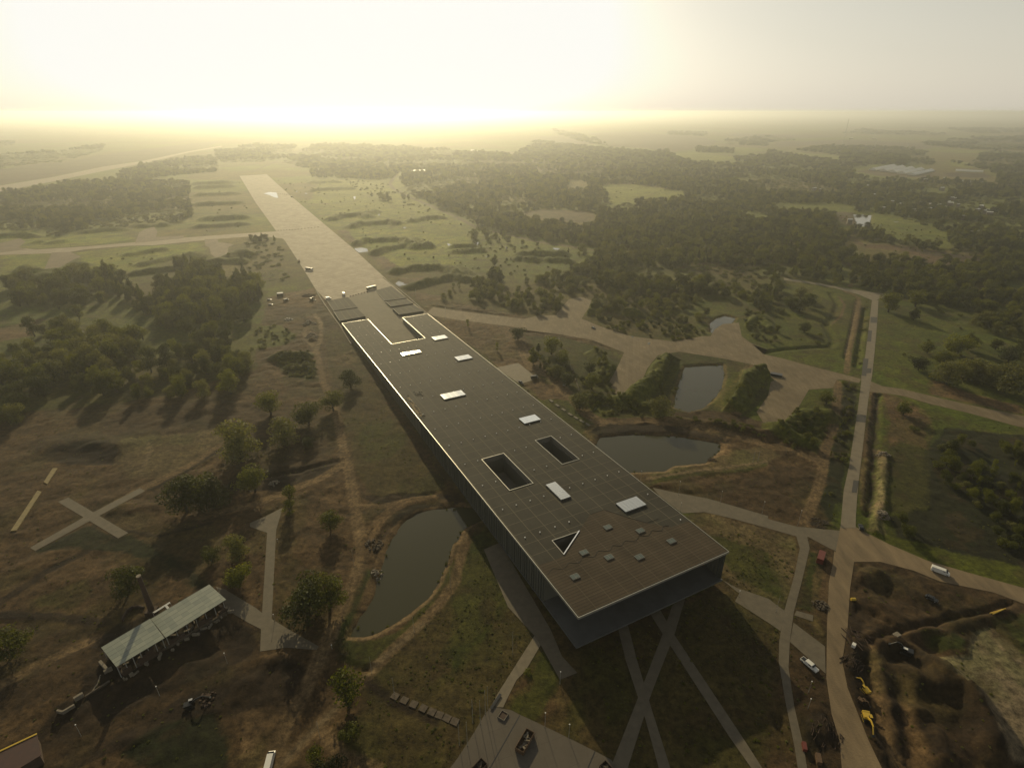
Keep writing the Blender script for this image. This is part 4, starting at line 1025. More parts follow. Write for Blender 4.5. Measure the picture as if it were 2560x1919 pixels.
# low terraced roofs sinking into the runway
def lowblock(name, pts, h0, h1, parent=None):
    """pts far-left, far-right, near-right, near-left in photograph pixels at their own height"""
    P4 = [G(*pts[0], h0), G(*pts[1], h0), G(*pts[2], h1), G(*pts[3], h1)]
    vs = [tuple(p) for p in P4] + [(p[0], p[1], -.2) for p in P4]
    o = mpart(name, vs, [(3, 2, 1, 0), (0, 1, 5, 4), (1, 2, 6, 5), (2, 3, 7, 6), (3, 0, 4, 7)], M['block_roof'])
    uvl = o.data.uv_layers.new(name='UVMap')
    uvs_ = [(0, 0), (24.8, 0), (24.8, 20), (0, 20)] * 2
    for l in o.data.loops: uvl.data[l.index].uv = uvs_[l.vertex_index]
    vs, f = [], []
    for i in ((3, 2), (3, 0)):
        a_, b_ = P4[i[0]], P4[i[1]]; dd = (b_ - a_) / np.linalg.norm(b_ - a_); nn = np.array([-dd[1], dd[0], 0]) * .25; k = len(vs)
        for z in (.02, .25): vs += [tuple(a_ + nn + (0, 0, z)), tuple(a_ - nn + (0, 0, z)), tuple(b_ - nn + (0, 0, z)), tuple(b_ + nn + (0, 0, z))]
        f += [(k + 4, k + 5, k + 6, k + 7)] + [(k + j, k + (j + 1) % 4, k + 4 + (j + 1) % 4, k + 4 + j) for j in range(4)]
    mpart('roof_edge', vs, f, M['grey_concrete'], o)
    return o
lowblock('lower_roof', [(818, 752), (869, 742), (894, 768), (834, 777)], .25, .5)
lowblock('lower_roof', [(834, 779), (893, 771), (913.5, 790), (849, 802)], 1.3, 2.0)
lowblock('lower_roof', [(938, 726), (978, 715), (1017, 745), (961, 752)], .25, .5)
lowblock('lower_roof', [(963, 754), (1017, 748), (1033, 758), (977, 766)], .9, 1.3)
lowblock('lower_roof', [(981, 771), (1034, 762), (1059, 777), (998, 786)], 1.5, 2.3)
# ramp surface
rp = [G(869, 743), G(936, 728)] + [np.array(W(*nw[3])), np.array(W(*nw[2])), np.array(W(*nw[1])), np.array(W(*nw[0]))]
rv = [(p[0], p[1], .12) for p in rp]
mo = meshobj('entrance_ramp', rv, [tuple(t) if (Vector(rv[t[1]]) - Vector(rv[t[0]])).cross(Vector(rv[t[2]]) - Vector(rv[t[0]])).z > 0 else tuple(t)[::-1] for t in tessellate_polygon([[Vector(v) for v in rv]])],
             slab_mat('ramp_concrete', (.30, .265, .19), (4, 3), .03, None, AX_ANG, .2))
tag(mo, kind='structure')
# kerb walls along both sides of the ramp end
for line, hgt in ((q('e2', 1180, 600, 1250, 720, 1340, 860, 1480, 1060, 1600, 1220, 1780, 1520), .5), (q('c2', 940, 1285, 1020, 1345, 1130, 1430, 1240, 1530, 1275, 1560), .5)):
    vs, f = [], []
    pts = wp(line)
    for i in range(len(pts) - 1):
        a_, b_ = pts[i], pts[i + 1]; dd = (b_ - a_) / np.linalg.norm(b_ - a_); nn = np.array([-dd[1], dd[0], 0]) * .45; k = len(vs)
        for z in (-.1, hgt + .002 * i): vs += [tuple(a_ + nn + (0, 0, z)), tuple(a_ - nn + (0, 0, z)), tuple(b_ - nn + (0, 0, z)), tuple(b_ + nn + (0, 0, z))]
        f += [(k + 4, k + 5, k + 6, k + 7)] + [(k + j, k + (j + 1) % 4, k + 4 + (j + 1) % 4, k + 4 + j) for j in range(4)]
    tag(meshobj('kerb', vs, f, M['path_pale']), kind='structure')

# ================================================================== VEGETATION
M['leaf_a'] = leaf_mat('leaves_green', (.022, .031, .004), (.145, .160, .012), .45)
M['leaf_b'] = leaf_mat('leaves_dark', (.013, .019, .003), (.066, .078, .009), .38)
M['leaf_c'] = leaf_mat('leaves_pale', (.045, .052, .015), (.16, .165, .045), .42)
M['bark'] = mat('bark', (.07, .052, .036), .9, noise=(3, .4))
M['bark_pale'] = mat('birch_bark', (.38, .35, .29), .9, noise=(3, .5))

def crown_mesh(name, kind, seed, n, leaf, m):
    """normalised crown: width 1, height 1 (base at 0); thousands of small leaf sprays spread through lumpy clumps"""
    r = np.random.RandomState(seed)
    blobs = []
    if kind == 'round':
        for i in range(16):
            th = r.uniform(0, 2 * math.pi); z = r.uniform(.2, .86); k = math.sqrt(max(0, 1 - ((z - .5) / .52) ** 2)); rad = r.uniform(.05, .34) * k
            blobs.append((rad * math.cos(th), rad * math.sin(th), z, r.uniform(.16, .25), r.uniform(.11, .18)))
    elif kind == 'oak':
        for i in range(22):
            th = r.uniform(0, 2 * math.pi); z = r.uniform(.24, .86); k = math.sqrt(max(0, 1 - ((z - .5) / .5) ** 2)); rad = r.uniform(.1, .38) * k
            blobs.append((rad * math.cos(th), rad * math.sin(th), z, r.uniform(.11, .2), r.uniform(.10, .16)))
    elif kind == 'tall':
        for i in range(18):
            th = r.uniform(0, 2 * math.pi); z = .16 + .78 * i / 17; k = (1 - abs(z - .45) / .62); rad = r.uniform(0, .26) * k
            blobs.append((rad * math.cos(th), rad * math.sin(th), z, max(.12, .34 * k * r.uniform(.7, 1.2)), .09))
    elif kind == 'spruce':
        for i in range(26):
            z = .06 + .9 * i / 25; k = (1 - z) * .46 + .02
            for _ in range(2):
                th = r.uniform(0, 2 * math.pi)
                blobs.append((k * .55 * math.cos(th), k * .55 * math.sin(th), z, k * .62, .035))
    elif kind == 'shrub':
        for i in range(12):
            th = r.uniform(0, 2 * math.pi); rad = r.uniform(0, .34); z = r.uniform(.2, .66) * (1 - rad)
            blobs.append((rad * math.cos(th), rad * math.sin(th), z + .1, r.uniform(.12, .22), r.uniform(.2, .32)))
    elif kind == 'sapling':
        for i in range(15):
            th = r.uniform(0, 2 * math.pi); z = r.uniform(.18, .95); k = 1.1 - abs(z - .45) * 1.2
            rad = r.uniform(.0, .4) * k; blobs.append((rad * math.cos(th), rad * math.sin(th), z, r.uniform(.12, .22), .11))
    B = np.array(blobs)
    wgt = B[:, 3] ** 2; wgt /= wgt.sum()
    bi = r.choice(len(B), n, p=wgt)
    d = r.normal(size=(n, 3)); d /= np.linalg.norm(d, axis=1)[:, None]
    rad = np.where(r.rand(n) < .8, r.uniform(.8, 1.12, n), r.uniform(.2, .8, n))
    c = B[bi, :3] + d * rad[:, None] * np.stack([B[bi, 3], B[bi, 3], B[bi, 4]], 1)
    c[:, 2] = np.clip(c[:, 2], .0, None)
    # each spray faces roughly outward with a strong random tilt
    nrm = d + r.normal(size=(n, 3)) * .55; nrm /= np.linalg.norm(nrm, axis=1)[:, None]
    a_ = np.cross(nrm, r.normal(size=(n, 3))); a_ /= np.linalg.norm(a_, axis=1)[:, None]
    b_ = np.cross(nrm, a_)
    s = leaf * r.uniform(.55, 1.35, n)[:, None]
    s2 = s * r.uniform(.5, .9, n)[:, None]
    bend = nrm * s * .25
    V = np.stack([c - a_ * s, c - b_ * s2 + bend, c + a_ * s, c + b_ * s2 + bend], 1).reshape(-1, 3)
    me = bpy.data.meshes.new(name)
    me.vertices.add(len(V)); me.vertices.foreach_set('co', V.astype(np.float32).ravel())
    F = np.arange(n * 4, dtype=np.int32)
    me.loops.add(n * 4); me.loops.foreach_set('vertex_index', F)
    me.polygons.add(n); me.polygons.foreach_set('loop_start', F[::4].copy()); me.polygons.foreach_set('loop_total', np.full(n, 4, np.int32))
    me.materials.append(m); me.update(); me.validate()
    return me
def trunk_mesh(name, kind, seed, m):
    r = random.Random(seed); bm = bmesh.new()
    top = {'round': .75, 'oak': .6, 'tall': .9, 'spruce': .97, 'shrub': .4, 'sapling': .85}[kind]
    base = {'round': .035, 'oak': .04, 'tall': .035, 'spruce': .03, 'shrub': .03, 'sapling': .03}[kind]
    pts = [(0, 0, -.02)]
    for i in range(1, 5): pts.append((r.uniform(-.02, .02), r.uniform(-.02, .02), top * i / 4))
    for i in range(4): cyl(bm, pts[i], pts[i + 1], base * (1 - i * .22), base * (1 - (i + 1) * .22), 6)
    for i in range(6 if kind != 'shrub' else 4):
        th = r.uniform(0, 6.28); z = top * r.uniform(.25, .7)
        L_ = .33 * r.uniform(.6, 1)
        if kind in ('spruce',): L_ *= .6
        cyl(bm, (0, 0, z), (L_ * math.cos(th), L_ * math.sin(th), min(z + r.uniform(.1, .25), .85)), base * .45, base * .12, 4)
    me = bpy.data.meshes.new(name); bm.to_mesh(me); bm.free(); me.materials.append(m)
    return me
PROTO = {}
for kd, vs_ in dict(round=[(1, 3000, .025, 'leaf_a'), (2, 3000, .025, 'leaf_a'), (3, 2800, .025, 'leaf_b')], oak=[(4, 3400, .023, 'leaf_a'), (5, 3400, .023, 'leaf_b')], tall=[(6, 1800, .034, 'leaf_a'), (7, 1800, .034, 'leaf_b')],
                    spruce=[(8, 2200, .022, 'leaf_b')], shrub=[(9, 1300, .034, 'leaf_a'), (10, 1300, .034, 'leaf_c')], willow=[(11, 3000, .025, 'leaf_c')], sapling=[(12, 900, .032, 'leaf_a')]).items():
    k2 = 'round' if kd == 'willow' else kd
    PROTO[kd] = [(crown_mesh('crown_' + kd, k2, s_, n_, lf, M[m_]), trunk_mesh('trunk_' + kd, k2, s_ + 50, M['bark'])) for s_, n_, lf, m_ in vs_]
CROWN_OBJ = {}
def plant(kd, x, y, wd, ht, label, cat, group=None, name='tree', var=0, z=None, rz=0.0):
    cr, tk = PROTO[kd][var % len(PROTO[kd])]
    o = bpy.data.objects.new(name, None); COL.objects.link(o)
    o.location = (x, y, float(hgt_at(np.array(x), np.array(y))) if z is None else z); o.rotation_euler = (0, 0, rz); o.scale = (wd, wd, ht)
    tag(o, label, cat, group)
    a_ = bpy.data.objects.new('crown', cr); COL.objects.link(a_); a_.parent = o
    b_ = bpy.data.objects.new('trunk', tk); COL.objects.link(b_); b_.parent = o
    CROWN_OBJ.setdefault((kd, var % len(PROTO[kd])), a_)
    return o
def depth_at(p): return p[1] * cp - (p[2] - CAM_H) * sp
rnd = random.Random(7)
# single trees one can point at: (crop, x, y of the foot, crown width in crop px, height in m, kind, variant, name, label)
T_ = [
 ('e3', 400, 1080, 400, 15, 'round', 0, 'dark round tree with bushy crown left of the two bare-trunked trees by the earth track'),
 ('e3', 1050, 1230, 400, 17, 'round', 1, 'tall round tree with clear trunk beside the earth track, between two bushier trees'),
 ('e3', 1480, 1010, 330, 14, 'oak', 0, 'open airy tree with thin double trunk standing right on the earth track'),
 ('e3', 1780, 610, 300, 12, 'oak', 1, 'small dark tree beside the museum side lawn throwing a rounded shadow'),
 ('e3', 640, 1600, 470, 16, 'willow', 0, 'large pale-topped round tree below the row of track-side trees'),
 ('e3', 1050, 1640, 190, 8, 'round', 2, 'small slim tree just right of the large pale-topped tree'),
 ('c5', 1790, 950, 270, 15, 'willow', 0, 'wide pale-edged tree on two trunks in the bare earth field'),
 ('c5', 1890, 1200, 190, 14, 'round', 0, 'half lit leafy tree behind the three-trunk clump'),
 ('c5', 1385, 1350, 250, 14, 'oak', 1, 'left tree of the dark three-trunk clump in the earth field'),
 ('c5', 1500, 1310, 240, 14, 'oak', 0, 'middle tree of the dark three-trunk clump in the earth field'),
 ('c5', 1590, 1330, 220, 13, 'oak', 1, 'right tree of the dark three-trunk clump in the earth field'),
 ('c5', 1770, 1700, 150, 12, 'willow', 0, 'slim pale tree right of the stumpy dark tree on bare earth'),
 ('c5', 1570, 1720, 120, 8, 'round', 2, 'short dark tree left of the slim pale tree on bare earth'),
 ('d1', 975, 325, 200, 9, 'oak', 1, 'dark leaning tree beside the brick chimney of the roofed ruin'),
 ('d1', 100, 800, 220, 11, 'oak', 0, 'bushy dark tree at the picture edge left of the roofed ruin'),
 ('d1', 1815, 260, 170, 10, 'round', 1, 'dark narrow tree near the paved junction behind the roofed ruin'),
 ('d2', 390, 500, 300, 16, 'oak', 1, 'big dark tree left of the pond track, the left one of the pair'),
 ('d2', 560, 430, 240, 14, 'oak', 0, 'dark tree left of the pond track, the right one of the pair'),
 ('d2', 700, 1190, 260, 12, 'sapling', 0, 'thin pale young tree with sparse crown beside the diagonal earth track'),
 ('d2', 705, 1420, 130, 5, 'shrub', 0, 'dense dark bush below the sparse young tree'),
 ('e8', 740, 330, 190, 8, 'round', 0, 'small bright green tree between the yard path and the track'),
 ('e8', 340, 200, 120, 7, 'sapling', 0, 'spindly tree at the head of the paved yard path'),
 ('c6', 260, 1330, 120, 9, 'sapling', 0, 'thin tree by the wet mud crossing left of the museum'),
 ('d2', 480, 1658, 150, 9, 'sapling', 0, 'spindly half-bare tree near the lower edge beside the diagonal track'),
 ('d2', 560, 1760, 200, 8, 'round', 2, 'low leafy tree cut by the bottom edge beside the diagonal track'),
 ('e4', 1265, 960, 150, 12, 'round', 2, 'dense dark tree standing alone on the grass below the concrete road right of the museum'),
 ('e4', 690, 820, 50, 7, 'sapling', 0, 'small young tree on bare earth next to the museum roof, the upper of two'),
 ('e4', 1025, 1090, 50, 7, 'sapling', 0, 'small young tree on bare earth next to the museum roof, the lower of two'),
 ('e4', 1440, 1240, 140, 10, 'tall', 0, 'slim light tree at the edge of the grass strip below the concrete road'),
 ('e4', 1500, 1110, 60, 8, 'tall', 1, 'narrow tree behind the slim light tree on the grass strip'),
 ('e4', 1650, 1130, 200, 9, 'round', 0, 'round tree in the thicket beside the old concrete fence'),
 ('e4', 1770, 1240, 170, 9, 'round', 1, 'tree leaning over the old concrete fence line'),
 ('e4', 1720, 1400, 150, 7, 'willow', 0, 'pale bushy tree in the thicket beside the old concrete fence'),
 ('e4', 1640, 1370, 90, 6, 'willow', 0, 'small pale bush-like tree in front of the thicket by the fence'),
 ('e4', 1850, 1480, 150, 8, 'round', 2, 'dark tree at the lower end of the old concrete fence'),
 ('c7', 1090, 650, 145, 10, 'willow', 0, 'pale rounded willow standing on the bank above the right pond'),
 ('c7', 575, 330, 90, 8, 'round', 2, 'upright dark tree, upper one beside the overgrown shelter mound'),
 ('c7', 590, 450, 110, 8, 'round', 0, 'upright dark tree, lower one beside the overgrown shelter mound'),
 ('c7', 500, 600, 110, 6, 'willow', 0, 'round bush-like tree at the left end of the long hedge above the right pond'),
 ('c7', 520, 400, 50, 5, 'round', 2, 'small tree left of the upright pair by the shelter mound'),
 ('c8', 1110, 310, 110, 9, 'round', 2, 'dark round tree nearest the asphalt road on the green meadow'),
 ('c8', 1290, 280, 110, 10, 'round', 0, 'round tree at the back of the willow row along the cross road'),
 ('c8', 1350, 260, 80, 9, 'willow', 0, 'pale small willow at the back of the row along the cross road'),
 ('c8', 1320, 415, 170, 11, 'willow', 0, 'first big willow of the row along the cross road'),
 ('c8', 1430, 370, 140, 11, 'willow', 0, 'second willow of the row along the cross road, darker in the middle'),
 ('c8', 1540, 380, 150, 12, 'willow', 0, 'third willow of the row along the cross road, tallest crown'),
 ('c8', 1630, 420, 150, 11, 'willow', 0, 'fourth willow of the row along the cross road'),
 ('c8', 1780, 480, 210, 11, 'willow', 0, 'broad willow at the right end of the row along the cross road'),
 ('c8', 1775, 250, 130, 10, 'round', 2, 'dark round tree on the meadow beyond the willow row'),
 ('c8', 1175, 190, 90, 8, 'round', 0, 'small round tree on the meadow left of the dark thicket'),
 ('c8', 1400, 190, 160, 11, 'round', 1, 'large meadow tree with shadowed trunk behind the willow row'),
 ('c8', 1475, 160, 100, 12, 'tall', 0, 'tall narrow meadow tree behind the willow row'),
 ('c8', 1680, 160, 80, 8, 'round', 0, 'little meadow tree between the dark thicket and the willow row'),
 ('c8', 1000, 640, 110, 7, 'round', 1, 'leafy tree at the bend of the cross road corner by the ploughed strip'),
 ('c8', 1080, 760, 60, 3, 'shrub', 0, 'rusty brown bush on the open ground below the cross road'),
 ('c4', 1075, 1600, 70, 10, 'tall', 1, 'narrow dark tree standing on the sunny meadow right of the asphalt road'),
 ('c4', 890, 1540, 140, 15, 'round', 0, 'tall leafy tree at the road fork beside the asphalt'),
 ('c4', 1090, 1500, 130, 12, 'round', 1, 'leafy tree behind the road fork tree'),
 ('e5', 730, 830, 130, 9, 'round', 2, 'dark egg-shaped tree on the grass above the concrete apron'),
 ('e5', 400, 830, 80, 6, 'round', 0, 'small pointed tree left of the egg-shaped tree on the grass'),
 ('e5', 440, 590, 100, 6, 'shrub', 0, 'round bush at the wood edge above the concrete apron'),
 ('e5', 680, 420, 140, 12, 'willow', 0, 'pale tree on the corner of the dark grove inside the road bend'),
 ('e5', 780, 520, 160, 12, 'round', 0, 'big dark tree of the grove inside the road bend'),
 ('e5', 560, 540, 160, 12, 'round', 2, 'leftmost dark tree of the grove inside the road bend'),
 ('e5', 670, 580, 150, 11, 'oak', 1, 'lowest dark tree of the grove inside the road bend'),
 ('c8', 330, 880, 60, 5, 'round', 0, 'small tree at the end of the shelter mound beside the earth track'),
 ('c8', 430, 560, 110, 6, 'round', 1, 'small tree between the concrete pad and the earth track'),
 ('e4', 410, 490, 60, 6, 'willow', 0, 'first round young tree in front of the long dark earth bank'),
 ('e4', 480, 450, 60, 6, 'willow', 0, 'second round young tree in front of the long dark earth bank'),
 ('e4', 520, 380, 50, 6, 'sapling', 0, 'pale thin young tree touching the earth bank'),
 ('e4', 590, 370, 50, 6, 'sapling', 0, 'pale thin young tree at the end of the earth bank'),
 ('e4', 1000, 110, 80, 14, 'tall', 0, 'tall column-shaped tree beyond the bushes right of the earth banks'),
 ('e4', 970, 290, 120, 15, 'tall', 1, 'tall dark column of a tree behind the bushes right of the earth banks'),
 ('e4', 1060, 310, 110, 14, 'tall', 1, 'second dark column tree close to the first behind the bushes'),
]
keep_clear = []
for cr, x, y, wpx, ht, kd, var, lab in T_:
    px, py = q(cr, x, y)[0]
    g = G(px, py); dist = depth_at(g)
    wd = 1.42 * wpx / K[cr][2] * dist / FPX
    ht = max(ht, wd * (.75 if kd in ('round', 'oak', 'willow', 'shrub') else 1.0)) if kd != 'shrub' else max(2.2, wd * .5)
    plant(kd, g[0], g[1], wd, ht, lab, 'bush' if kd == 'shrub' else 'tree', None, 'bush' if kd == 'shrub' else 'tree', var, rz=rnd.uniform(0, 6.28))
    keep_clear.append((g[0], g[1], wd * .6))

# woods and thickets: (name, polygon, spacing m, cover 0-1, height range, kinds, label)
WOODS = [
 ('left_wood', q('e1', 60, 1000, 220, 950, 560, 1000, 700, 900, 1100, 860, 1160, 1050, 1200, 1100, 1180, 1250, 1050, 1250, 1000, 1300, 1050, 1600, 1250, 1480, 1500, 1350, 1900, 1350, 1934, 1658) + q('c5', 640, 0, 900, -80, 1400, -60, 1440, 100, 1560, 40, 1700, 60, 1700, 200, 1840, 260,
   1840, 420, 1700, 520, 1300, 520, 900, 540, 640, 500, 420, 620, 250, 780, 60, 830, -300, 820, -300, 100, 100, 120) + q('e1', 600, 1480, 300, 1330, 120, 1180), 10, .72, (8, 21), ('round', 'oak', 'round', 'willow'), 'broad leafy tree of the dense wood at the left edge'),
 ('birch_wood', q('e1', 1460, 1250, 1500, 1050, 1650, 1060, 1700, 1200, 1934, 1020, 1934, 1350, 1500, 1340) + [], 9, .75, (11, 20), ('tall', 'spruce', 'oak'), 'tall narrow tree of the wood beyond the left clearing'),
 ('spruce_wood', q('c1', 1270, 1300, 1330, 1220, 1450, 1230, 1500, 1250, 1600, 1300, 1895, 1330) + q('c2', 40, 1420, 30, 1580, 0, 1640) + q('c1', 1895, 1500, 1895, 1658, 1200, 1658, 1150, 1500), 9, .92, (13, 23), ('spruce', 'round', 'tall', 'oak'), 'tall dark tree of the tight dark wood beside the construction yard'),
 ('mid_grove', q('e1', 1130, 930, 1180, 820, 1290, 830, 1340, 900, 1450, 930, 1460, 1100, 1380, 1150, 1200, 1100), 8, .9, (12, 18), ('tall', 'round'), 'tree of the small grove next to the abandoned clearing'),
 ('yard_bushes', q('e2', 0, 1440, 250, 1220, 560, 1200, 800, 1400, 700, 1480, 540, 1540, 350, 1620, 0, 1640), 6.0, .55, (2, 4), ('shrub',), 'low bush in the scrubby patch beside the yard'),
 ('mound_bushes', q('e3', 480, 60, 1000, 20, 1180, 200, 1180, 440, 1050, 460, 760, 440, 600, 280), 3.4, .95, (1.6, 2.8), ('shrub',), 'low bush on the two overgrown mounds beside the earth track'),
 ('track_scrub', q('c8', 560, 400, 670, 420, 640, 640, 610, 900, 560, 1180, 530, 1400, 500, 1440, 400, 1290, 440, 1020, 480, 860, 520, 700), 4.2, .75, (1.6, 4.2), ('shrub', 'shrub', 'sapling'), 'bush in the scrub strip between earth track and asphalt road'),
 ('right_thicket', q('c8', 1240, 960, 1340, 800, 1560, 900, 1895, 820, 2400, 900, 2400, 1800, 1895, 1658, 1500, 1658, 1200, 1580, 960, 1560, 930, 1420, 1240, 1400, 1260, 1200), 6.0, .80, (4, 10), ('round', 'shrub', 'oak', 'sapling', 'shrub'), 'shaggy tree of the dark thicket at the right edge'),
 ('pond_hedge', q('c7', 440, 520, 600, 490, 700, 515, 1020, 580, 1030, 640, 1000, 680, 700, 660, 500, 600), 3.4, .95, (2, 3.5), ('shrub',), 'bush of the long hedge above the right pond'),
 ('bank_hedge', q('c7', 1160, 675, 1400, 690, 1600, 690, 1760, 710, 1895, 770, 1895, 830, 1700, 780, 1500, 730, 1180, 695), 3.2, .8, (1.5, 3), ('shrub',), 'bush of the low hedge along the pond track'),
 ('mound_hedge', q('c8', 70, 740, 180, 650, 350, 640, 440, 640, 430, 800, 300, 820, 290, 900, 100, 890, 60, 800), 3.8, .85, (1.5, 3.5), ('shrub',), 'bush on the dark shelter mound beside the earth track'),
 ('fence_thicket', q('e4', 1400, 1150, 1560, 1080, 1750, 1000, 1850, 1200, 1900, 1400, 1980, 1600, 1850, 1620, 1700, 1450, 1500, 1300), 5.5, .8, (3, 7), ('shrub', 'round', 'tall'), 'tree of the thicket along the old concrete fence'),
 ('shelter_mound_scrub', q('c7', 610, 180, 700, 180, 730, 260, 700, 370, 750, 490, 620, 480, 560, 360, 600, 300), 4.2, .9, (2.5, 5), ('shrub', 'round'), 'bush on the overgrown shelter mound left of the concrete pad'),
 ('apron_wood', q('e4', 720, 520, 740, 320, 900, 290, 960, 200, 1120, 240, 1120, 380, 1500, 260, 1850, 170, 2211, 60, 2211, 400, 2110, 430, 1990, 430, 1850, 480, 1750, 620, 1700, 660, 1500, 680, 1340, 620, 1250, 620, 1000, 560, 800, 560), 8.0, .86, (6, 12), ('round', 'round', 'shrub', 'oak', 'willow'), 'rounded tree of the wood above the concrete apron'),
 ('apron_wood', q('c3', 600, 1500, 640, 1420, 700, 1380, 1000, 1400, 1350, 1400, 1420, 1440, 1360, 1480, 1440, 1560, 1460, 1640, 1300, 1640, 1000, 1600, 900, 1580, 700, 1620, 580, 1560), 8.5, .85, (5, 10), ('round', 'willow', 'shrub'), 'rounded tree of the wood above the concrete apron'),
 ('pond_bushes', q('c3', 830, 1600, 1300, 1640) + q('c7', 1450, 30, 1380, 70, 1200, 90, 850, 50, 640, 10), 4.5, .7, (2, 5), ('shrub', 'round'), 'bush between concrete apron and wood'),
 ('pond_bushes', q('e5', 0, 560, 180, 600, 240, 700, 400, 950, 300, 1010, 100, 900, 20, 780), 5.5, .5, (2, 5), ('shrub', 'round'), 'bush between concrete apron and wood'),
 ('road_scrub', q('e5', 1450, 450, 1530, 480, 1500, 700, 1460, 1080, 1420, 1380, 1280, 1360, 1330, 1150, 1400, 800), 4.5, .4, (1, 2.5), ('shrub',), 'low bush in the ditch beside the asphalt road'),
 ('meadow_wood', q('c4', 830, 1330, 1100, 1300, 1300, 1180, 1560, 1220, 1895, 1250, 2100, 1300, 2100, 1700, 1895, 1640, 1600, 1600, 1500, 1560, 1300, 1500, 1150, 1480, 1040, 1440, 880, 1460), 9.0, .93, (9, 15), ('round', 'oak', 'round'), 'dense dark tree of the wood beyond the sunny meadow'),
 ('edge_wood', q('c8', 1470, -60, 2200, -60, 2200, 420, 1895, 330, 1860, 210, 1700, 130, 1560, 70), 8.5, .9, (8, 13), ('round', 'oak', 'willow'), 'dark tree of the grove at the right edge above the cross road'),
 ('bend_wood', q('c4', 0, 1240, 500, 1200, 640, 1290, 880, 1340, 820, 1390, 560, 1350, 300, 1320, 120, 1290, 100, 1400, 60, 1500, 0, 1500), 9.5, .85, (8, 13), ('round', 'oak', 'tall'), 'tree of the dark wood along the upper road'),
]
WOODS2 = [  # farther woods: one tree reads only as a dot; (polygon, cover, height, kinds)
 (q('c3', 0, 380, 180, 270, 420, 305, 560, 320, 700, 330, 1000, 350, 1180, 380, 1250, 410, 1360, 432, 1650, 445, 1640, 400, 1895, 385, 1895, 1580, 1700, 1440, 1420, 1425, 1350, 1400, 1000, 1390, 660, 1380, 600, 1330, 640, 1100, 640, 1060, 200, 1005, 0, 950), .93, (7, 13)),
 (q('c4', 0, 340, 180, 385, 400, 415, 530, 425, 780, 475, 640, 500, 700, 535, 1100, 565, 1280, 560, 1620, 595, 1700, 560, 1640, 500, 1340, 430, 1480, 470, 1600, 350, 1895, 355, 2300, 380, 2300, 1280, 1895, 1240, 1560, 1210, 1300, 1170, 1240, 1200, 1100, 1290, 880, 1330, 640, 1280, 560, 1190, 0, 1230), .86, (7, 13)),
 (q('c2', 200, 420, 330, 355, 480, 300, 1000, 325, 1500, 340, 1895, 375, 1895, 960, 1640, 900, 1450, 800, 1300, 740, 1130, 660, 1060, 560, 1090, 520, 1060, 500, 1000, 560, 880, 560, 560, 545, 420, 545, 400, 480, 210, 445), .9, (8, 14)),
 (q('c1', -200, 640, 0, 655, 180, 627, 500, 582, 1000, 577, 1400, 592, 1420, 830, 1360, 870, 980, 885, 900, 930, 560, 945, 330, 1000, 380, 920, 0, 935, -200, 950), .95, (8, 13)),
 (q('c1', 870, 560, 900, 500, 1000, 480, 1040, 450, 1200, 425, 1500, 392, 1600, 402, 1610, 500, 1400, 520, 1040, 560), .85, (8, 12)),
 (q('c1', 1590, 345, 1895, 300, 2200, 310, 2120, 400, 1895, 430, 1620, 430), .8, (9, 13)),
 (q('c1', -200, 380, 0, 365, 100, 355, 400, 350, 770, 302, 760, 345, 430, 430, 230, 440, 0, 478, -200, 500), .7, (8, 12)),
 (q('c1', -200, 250, 100, 270, 100, 310, -200, 320), .6, (9, 13)),
 (q('c3', 1360, 330, 1500, 330, 1640, 345, 1640, 365, 1360, 362), .95, (10, 14)), (q('c3', 1560, 270, 1895, 235, 1895, 310, 1600, 300), .8, (9, 13)), (q('c3', 1150, 205, 1440, 210, 1440, 245, 1160, 235), .9, (9, 13)),
 (q('c3', 1070, 350, 1160, 350, 1170, 385, 1080, 385), .9, (9, 13)), (q('c3', 300, 180, 640, 260, 720, 320, 560, 290, 300, 220), .8, (9, 13)),
 (q('c4', -100, 235, 180, 250, 210, 275, -100, 290), .8, (9, 13)), (q('c4', 200, 345, 420, 310, 900, 320, 1200, 345, 1160, 390, 1030, 400, 1000, 385, 560, 390, 300, 360), .7, (8, 12)),
 (q('c4', 530, 375, 700, 370, 1040, 390, 1040, 460, 800, 470, 540, 425), .97, (12, 17)), (q('c4', 1060, 410, 1220, 410, 1220, 460, 1060, 455), .8, (8, 12)),
 (q('c4', 1140, 275, 1500, 250, 2300, 230, 2300, 345, 1895, 345, 1500, 335, 1150, 310), .8, (9, 13)), (q('c4', 700, 185, 1300, 215, 1320, 235, 900, 235, 560, 215), .8, (9, 13)), (q('c4', 1300, 180, 2300, 175, 2300, 225, 1500, 220), .7, (9, 13)),
 (q('c2', 640, 545, 1000, 600, 1480, 840, 1320, 830, 900, 700, 740, 640), .22, (9, 15)), (q('c2', 1500, 880, 1895, 980, 1895, 1280, 1740, 1300, 1700, 1100, 1560, 1000), .25, (7, 14)),
 (q('c3', 0, 1020, 640, 1120, 660, 1300, 200, 1330, 0, 1300), .2, (7, 12)), (q('c2', -60, 990, 60, 985, 200, 1040, 215, 1180, 100, 1220, -40, 1240, -120, 1190), .6, (7, 12)),
 (q('c2', -60, 1230, 220, 1220, 260, 1300, 20, 1320), .8, (2, 4)),
]
